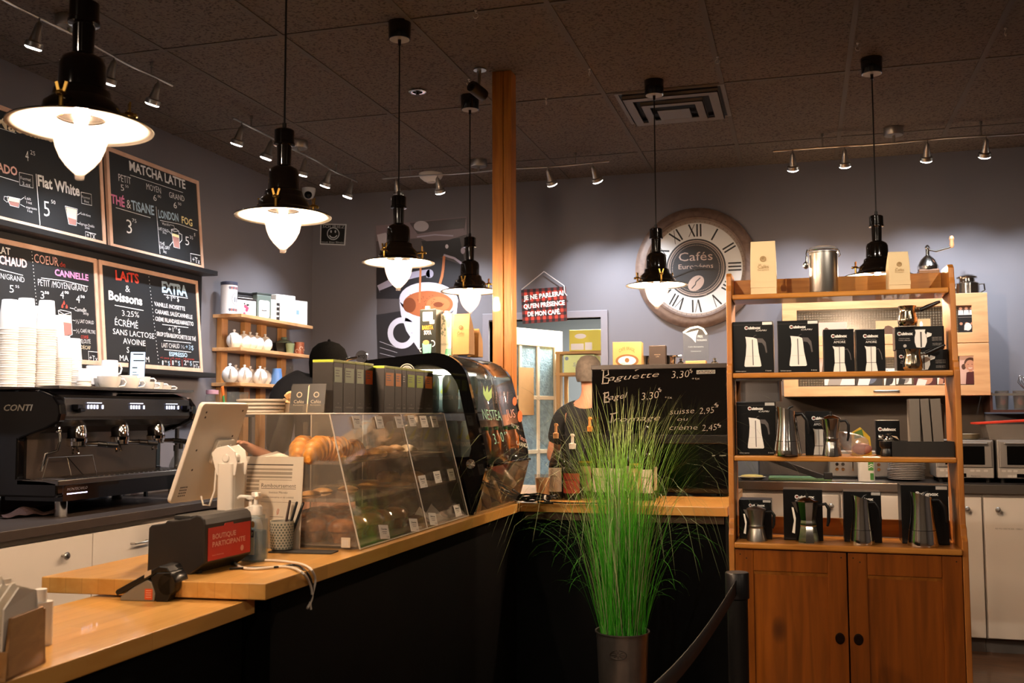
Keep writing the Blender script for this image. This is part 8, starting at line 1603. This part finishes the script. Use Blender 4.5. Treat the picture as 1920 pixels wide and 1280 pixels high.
# toaster ovens
def oven(label, x0, x1, y0=825, y1=897):
    a, b = aY(x0, y1, 6.33), aY(x1, y0, 6.33); zz = WZ+.0045; t = T('toaster_oven', label, 'toaster oven', (a.x, 6.33, zz), None, 'silver toaster ovens on the back worktop'); w, h = b.x-a.x, b.z-zz; S = mat('oven_silver', 'a29d98', .35, .5)
    mb = MB(); mb.box(0, w, .01, .33, .025, h); mb.build('body', S, t, bevel=.006); mb = MB(); mb.box(.012, w-.012, .0, .0095, h*.36, h-.008); dr = mb.build('door', S, t, bevel=.003); mb = MB(); mb.box(.05, w-.05, -.001, .0005, h*.42, h-.035); mb.build('door_glass', GLOSSB, dr)
    mb = MB(); mb.tube([(.04, 0, h-.02), (.04, -.02, h-.018), (w-.04, -.02, h-.018), (w-.04, 0, h-.02)], .006, 8); mb.build('handle', S, dr)
    mb = MB(); mb.box(.006, w-.006, .0, .0095, .028, h*.34); mb.build('control_panel', mat('panel_silver', 'b9b4ad', .4, .3), t, bevel=.002)
    mb = MB(); mb.mi = 0; mb.M = Matrix.Translation((0, -.0004, 0)) @ BACK.to_4x4(); [mb.poly(rrect(.022, .012, .003, cx=w*q_, cy=h*.28), .0) for q_ in (.1, .2, .3, .62, .72, .85)]; [mb.poly(rrect(.022, .014, .003, cx=w*q_, cy=h*.16), .0) for q_ in (.2, .28)]; mb.mi = 1; mb.poly(rrect(.06, .022, .002, cx=w*.42, cy=h*.17), .0); mb.mi = 2; mb.text('Panasonic', w*.6, h*.14, .05, .008, z=.0004); mb.build('buttons', [mat('button_grey', 'd0ccc6', .4), GLOSSB, INK], t)
    for x in (.03, w-.03):
        for y in (.04, .3): mb = MB(); mb.cyl((x, y, 0), .012, .0255, 10); mb.build('foot', BLACKM, t)
    return a.x, w, zz+h
ox, ow, oz = oven('silver toaster oven partly behind the pine unit on the back worktop', 1756, 1863); oven('silver toaster oven cut by the right edge of the picture', 1872, 1979, 825, 897)
# plates and box on the ovens
for i in range(5): mb = MB(); mb.lathe([(0, 0), (.04, 0), (.062, .006), (.064, .008), (.04, .003), (0, .003)], 30, capt=False); o = mb.build('saucer', mat('saucer_cream', 'b5a88f', .3)); q = aY(1828, 820, 6.45); o.location = (q.x-.03, 6.47, oz+.0006+.0062*i); tag(o, ('lowest', 'second', 'third', 'fourth', 'top')[i]+' saucer of the small stack on the toaster oven', 'saucer', 'saucers stacked on the toaster oven')
a, b = aY(1846, 823, 6.42), aY(1990, 792, 6.42); t = T('storage_box', 'clear plastic storage box with a red lid on the right-hand oven', 'storage box', (a.x, 6.37, oz+.001)); w, h = b.x-a.x, b.z-oz
mb = MB(); mb.prism([(.02, 0), (w-.02, 0), (w, h*.9), (0, h*.9)], 0, .2, 'y'); mb.build('tub', clear('tub_plastic', 'd8d2cc', .3, 'b5aea6'), t); mb = MB(); mb.M = Matrix.Rotation(-.06, 4, 'Y'); mb.box(-.045, w-.03, -.012, .21, h*.91, h*.91+.012); mb.build('lid', mat('lid_red', 'c0361f', .4), t, bevel=.003, label='red lid')
# glasses rack at far right
a = aY(1866, 770, 6.62); t = T('glass_rack', 'dark shelf bracket with hanging glasses at the far right wall', 'rack', (a.x, 6.6, 1.36)); mb = MB(); mb.box(-.03, .5, .0, .27, .0, .015); mb.box(-.03, -.015, .0, .27, .015, .12); mb.build('shelf', mat('rack_brown', '3a2218', .5), t); mb = MB(); mb.box(-.02, .5, -.004, .012, .10, .114); mb.build('rail', BSTEEL, t)
for i in range(3): mb = MB(); mb.lathe([(0, 0), (.03, 0), (.034, .005), (.04, .115), (.038, .115), (.031, .008), (0, .008)], 26, capt=False); o = mb.build('drinking_glass', clear('rack_glass', 'd8d4cc', .06, ior=1.6)); o.location = (a.x+.05+.1*i, 6.68, 1.3755); tag(o, ('first', 'second', 'third')[i]+' clear glass from the left on the rack at the far right', 'glass', 'glasses on the far right rack')
q = aY(1912, 720, 6.62); t = T('whisk', 'wire whisk standing up at the far right edge above the glasses', 'whisk', (q.x+.05, 6.68, 1.395), (0, -.45, 0)); t.location = (a.x+.25, 6.68, 1.384)
mb = MB(); mb.tube([(0, 0, 0), (0, 0, .1)], .005, 8); mb.build('handle', STEEL, t); mb = MB()
for k in range(6): c, s = math.cos(k*PI/6), math.sin(k*PI/6); mb.tube([(0, 0, .1), (.022*c, .022*s, .15), (.03*c, .03*s, .19), (.0, .0, .225), (-.03*c, -.03*s, .19), (-.022*c, -.022*s, .15), (0, 0, .1)], .0012, 5)
mb.build('wires', STEEL, t)
# seen through the pine unit
zz = WZ+.0046
for i in range(11): mb = MB(); mb.lathe([(0, 0), (.055, 0), (.104, .012), (.106, .0155), (.1, .014), (.055, .004), (0, .004)], 34, capt=False); o = mb.build('dinner_plate', mat('plate_white', 'cdc9c4', .2)); q = aY(1700, 890, 6.44); o.location = (q.x+(.003 if i > 5 else -.004), 6.44, zz+i*.0102); tag(o, ('lowest', 'second', 'third', 'fourth', 'fifth', 'sixth', 'seventh', 'eighth', 'ninth', 'tenth', 'topmost')[i]+' white plate of the stack seen through the pine unit', 'plate', 'white plates on the back worktop')
for i, (x0, x1, lb) in enumerate(((1554, 1607, 'steel toaster with round buttons behind the pine unit'), (1640, 1664, 'second steel toaster mostly behind the spray bottle'))):
    a, b = aY(x0, 897, 6.5), aY(x1, 855, 6.5); t = T('toaster', lb, 'toaster', (a.x if i == 0 else a.x-.06, 6.5, zz)); w = .19; h = .175; mb = MB(); mb.prism([(0, .012), (w, .012), (w-.004, h*.8), (w-.025, h), (.025, h), (.004, h*.8)], 0, .2, 'y'); mb.build('body', BSTEEL, t, bevel=.008); mb = MB(); mb.box(.005, w-.005, .005, .195, 0, .0118); mb.build('base', BLACK, t); mb = MB(); [mb.cyl((.05+.035*(k % 2), -.0, .06+.03*(k//2)), .01, .008, 14, RX(PI/2)) for k in range(4)]; mb.box(.14, .146, -.002, .0, .05, .13); mb.build('controls', CHROME, t)
a = aY(1625, 916, 6.15); q = aY(1625, 915, 6.3); t = T('spray_bottle', 'white spray bottle with a green leaf label on the back worktop edge', 'bottle', (q.x, 6.30, zz)); h = aY(1625, 862, 6.30).z-zz
mb = MB(); mb.prism(rrect(.095, .06, .02), 0, .13, 'z', True); mb.lathe([(.045, .13), (.035, .15), (.018, .17), (.016, .21)], 24, sy=.65); mb.build('bottle', mat('bottle_white2', 'cfcbc4', .35), t); mb = MB(); mb.prism(rrect(.05, .03, .008), .211, .25); mb.prism([(-.05, .235), (.03, .25), (.03, .262), (-.05, .258)], -.01, .01, 'y'); mb.build('spray_head', BLACK, t, bevel=.002)
mb = MB(); mb.M = Matrix.Translation((0, -.0306, 0)) @ BACK.to_4x4(); mb.mi = 0; mb.poly(rrect(.03, .05, .002, cx=.025, cy=.09)); mb.poly(rrect(.02, .04, .002, cx=.03, cy=.03)); mb.mi = 1; [mb.line([(.012, .08+.012*k), (.028, .09+.012*k), (.038, .084+.012*k)], .004, .0004) for k in range(2)]; mb.build('label', [mat('leaf_green', '3f7a34', .5), WHITE], t)
q = aY(1410, 897, 6.34); t = T('butter_dish', 'pale yellow dish with folded cloth on the back worktop at the left', 'dish', (q.x, 6.34, zz)); mb = MB(); mb.lathe([(0, 0), (.06, 0), (.085, .015), (.083, .017), (.06, .004), (0, .004)], 30, sy=.7, capt=False); mb.build('dish', mat('dish_white', 'bdb39a', .4), t); mb = MB(); mb.ball((0, 0, .018), (.07, .045, .012)); mb.build('contents', mat('butter_yellow', 'c9b567', .6), t)
mb = MB(); mb.box(-.07, .07, 0, .2, 0, .16); mb.box(-.075, .075, -.004, .2, .161, .172); o = mb.build('grey_carton', mat('carton_slate', '4b5158', .6)); q = aY(1400, 890, 6.5); o.location = (q.x, 6.55, zz); tag(o, 'slate grey carton behind the yellow dish on the back worktop', 'box')
t = T('paper_cutter', 'black guillotine paper cutter arm sloping across behind the pine unit', 'paper cutter', (0, 0, 0)); a, b = aY(1440, 862, 6.29), aY(1553, 902, 6.29); mb = MB(); mb.box(a.x, b.x+.02, 6.275, 6.5, zz, zz+.014); mb.build('bed', mat('cutter_green', '5d7a50', .6), t, bevel=.002)
mb = MB(); d_ = (b-a); R_ = d_.to_track_quat('X', 'Z').to_matrix(); mb.cb((a+b)/2+Vector((0, -.004, .012)), (d_.length*1.04, .018, .034), R_); mb.cb((b.x, 6.286, zz+.03), (.05, .03, .04)); mb.build('arm', mat('cutter_black', '1d1c1c', .4), t, bevel=.003)
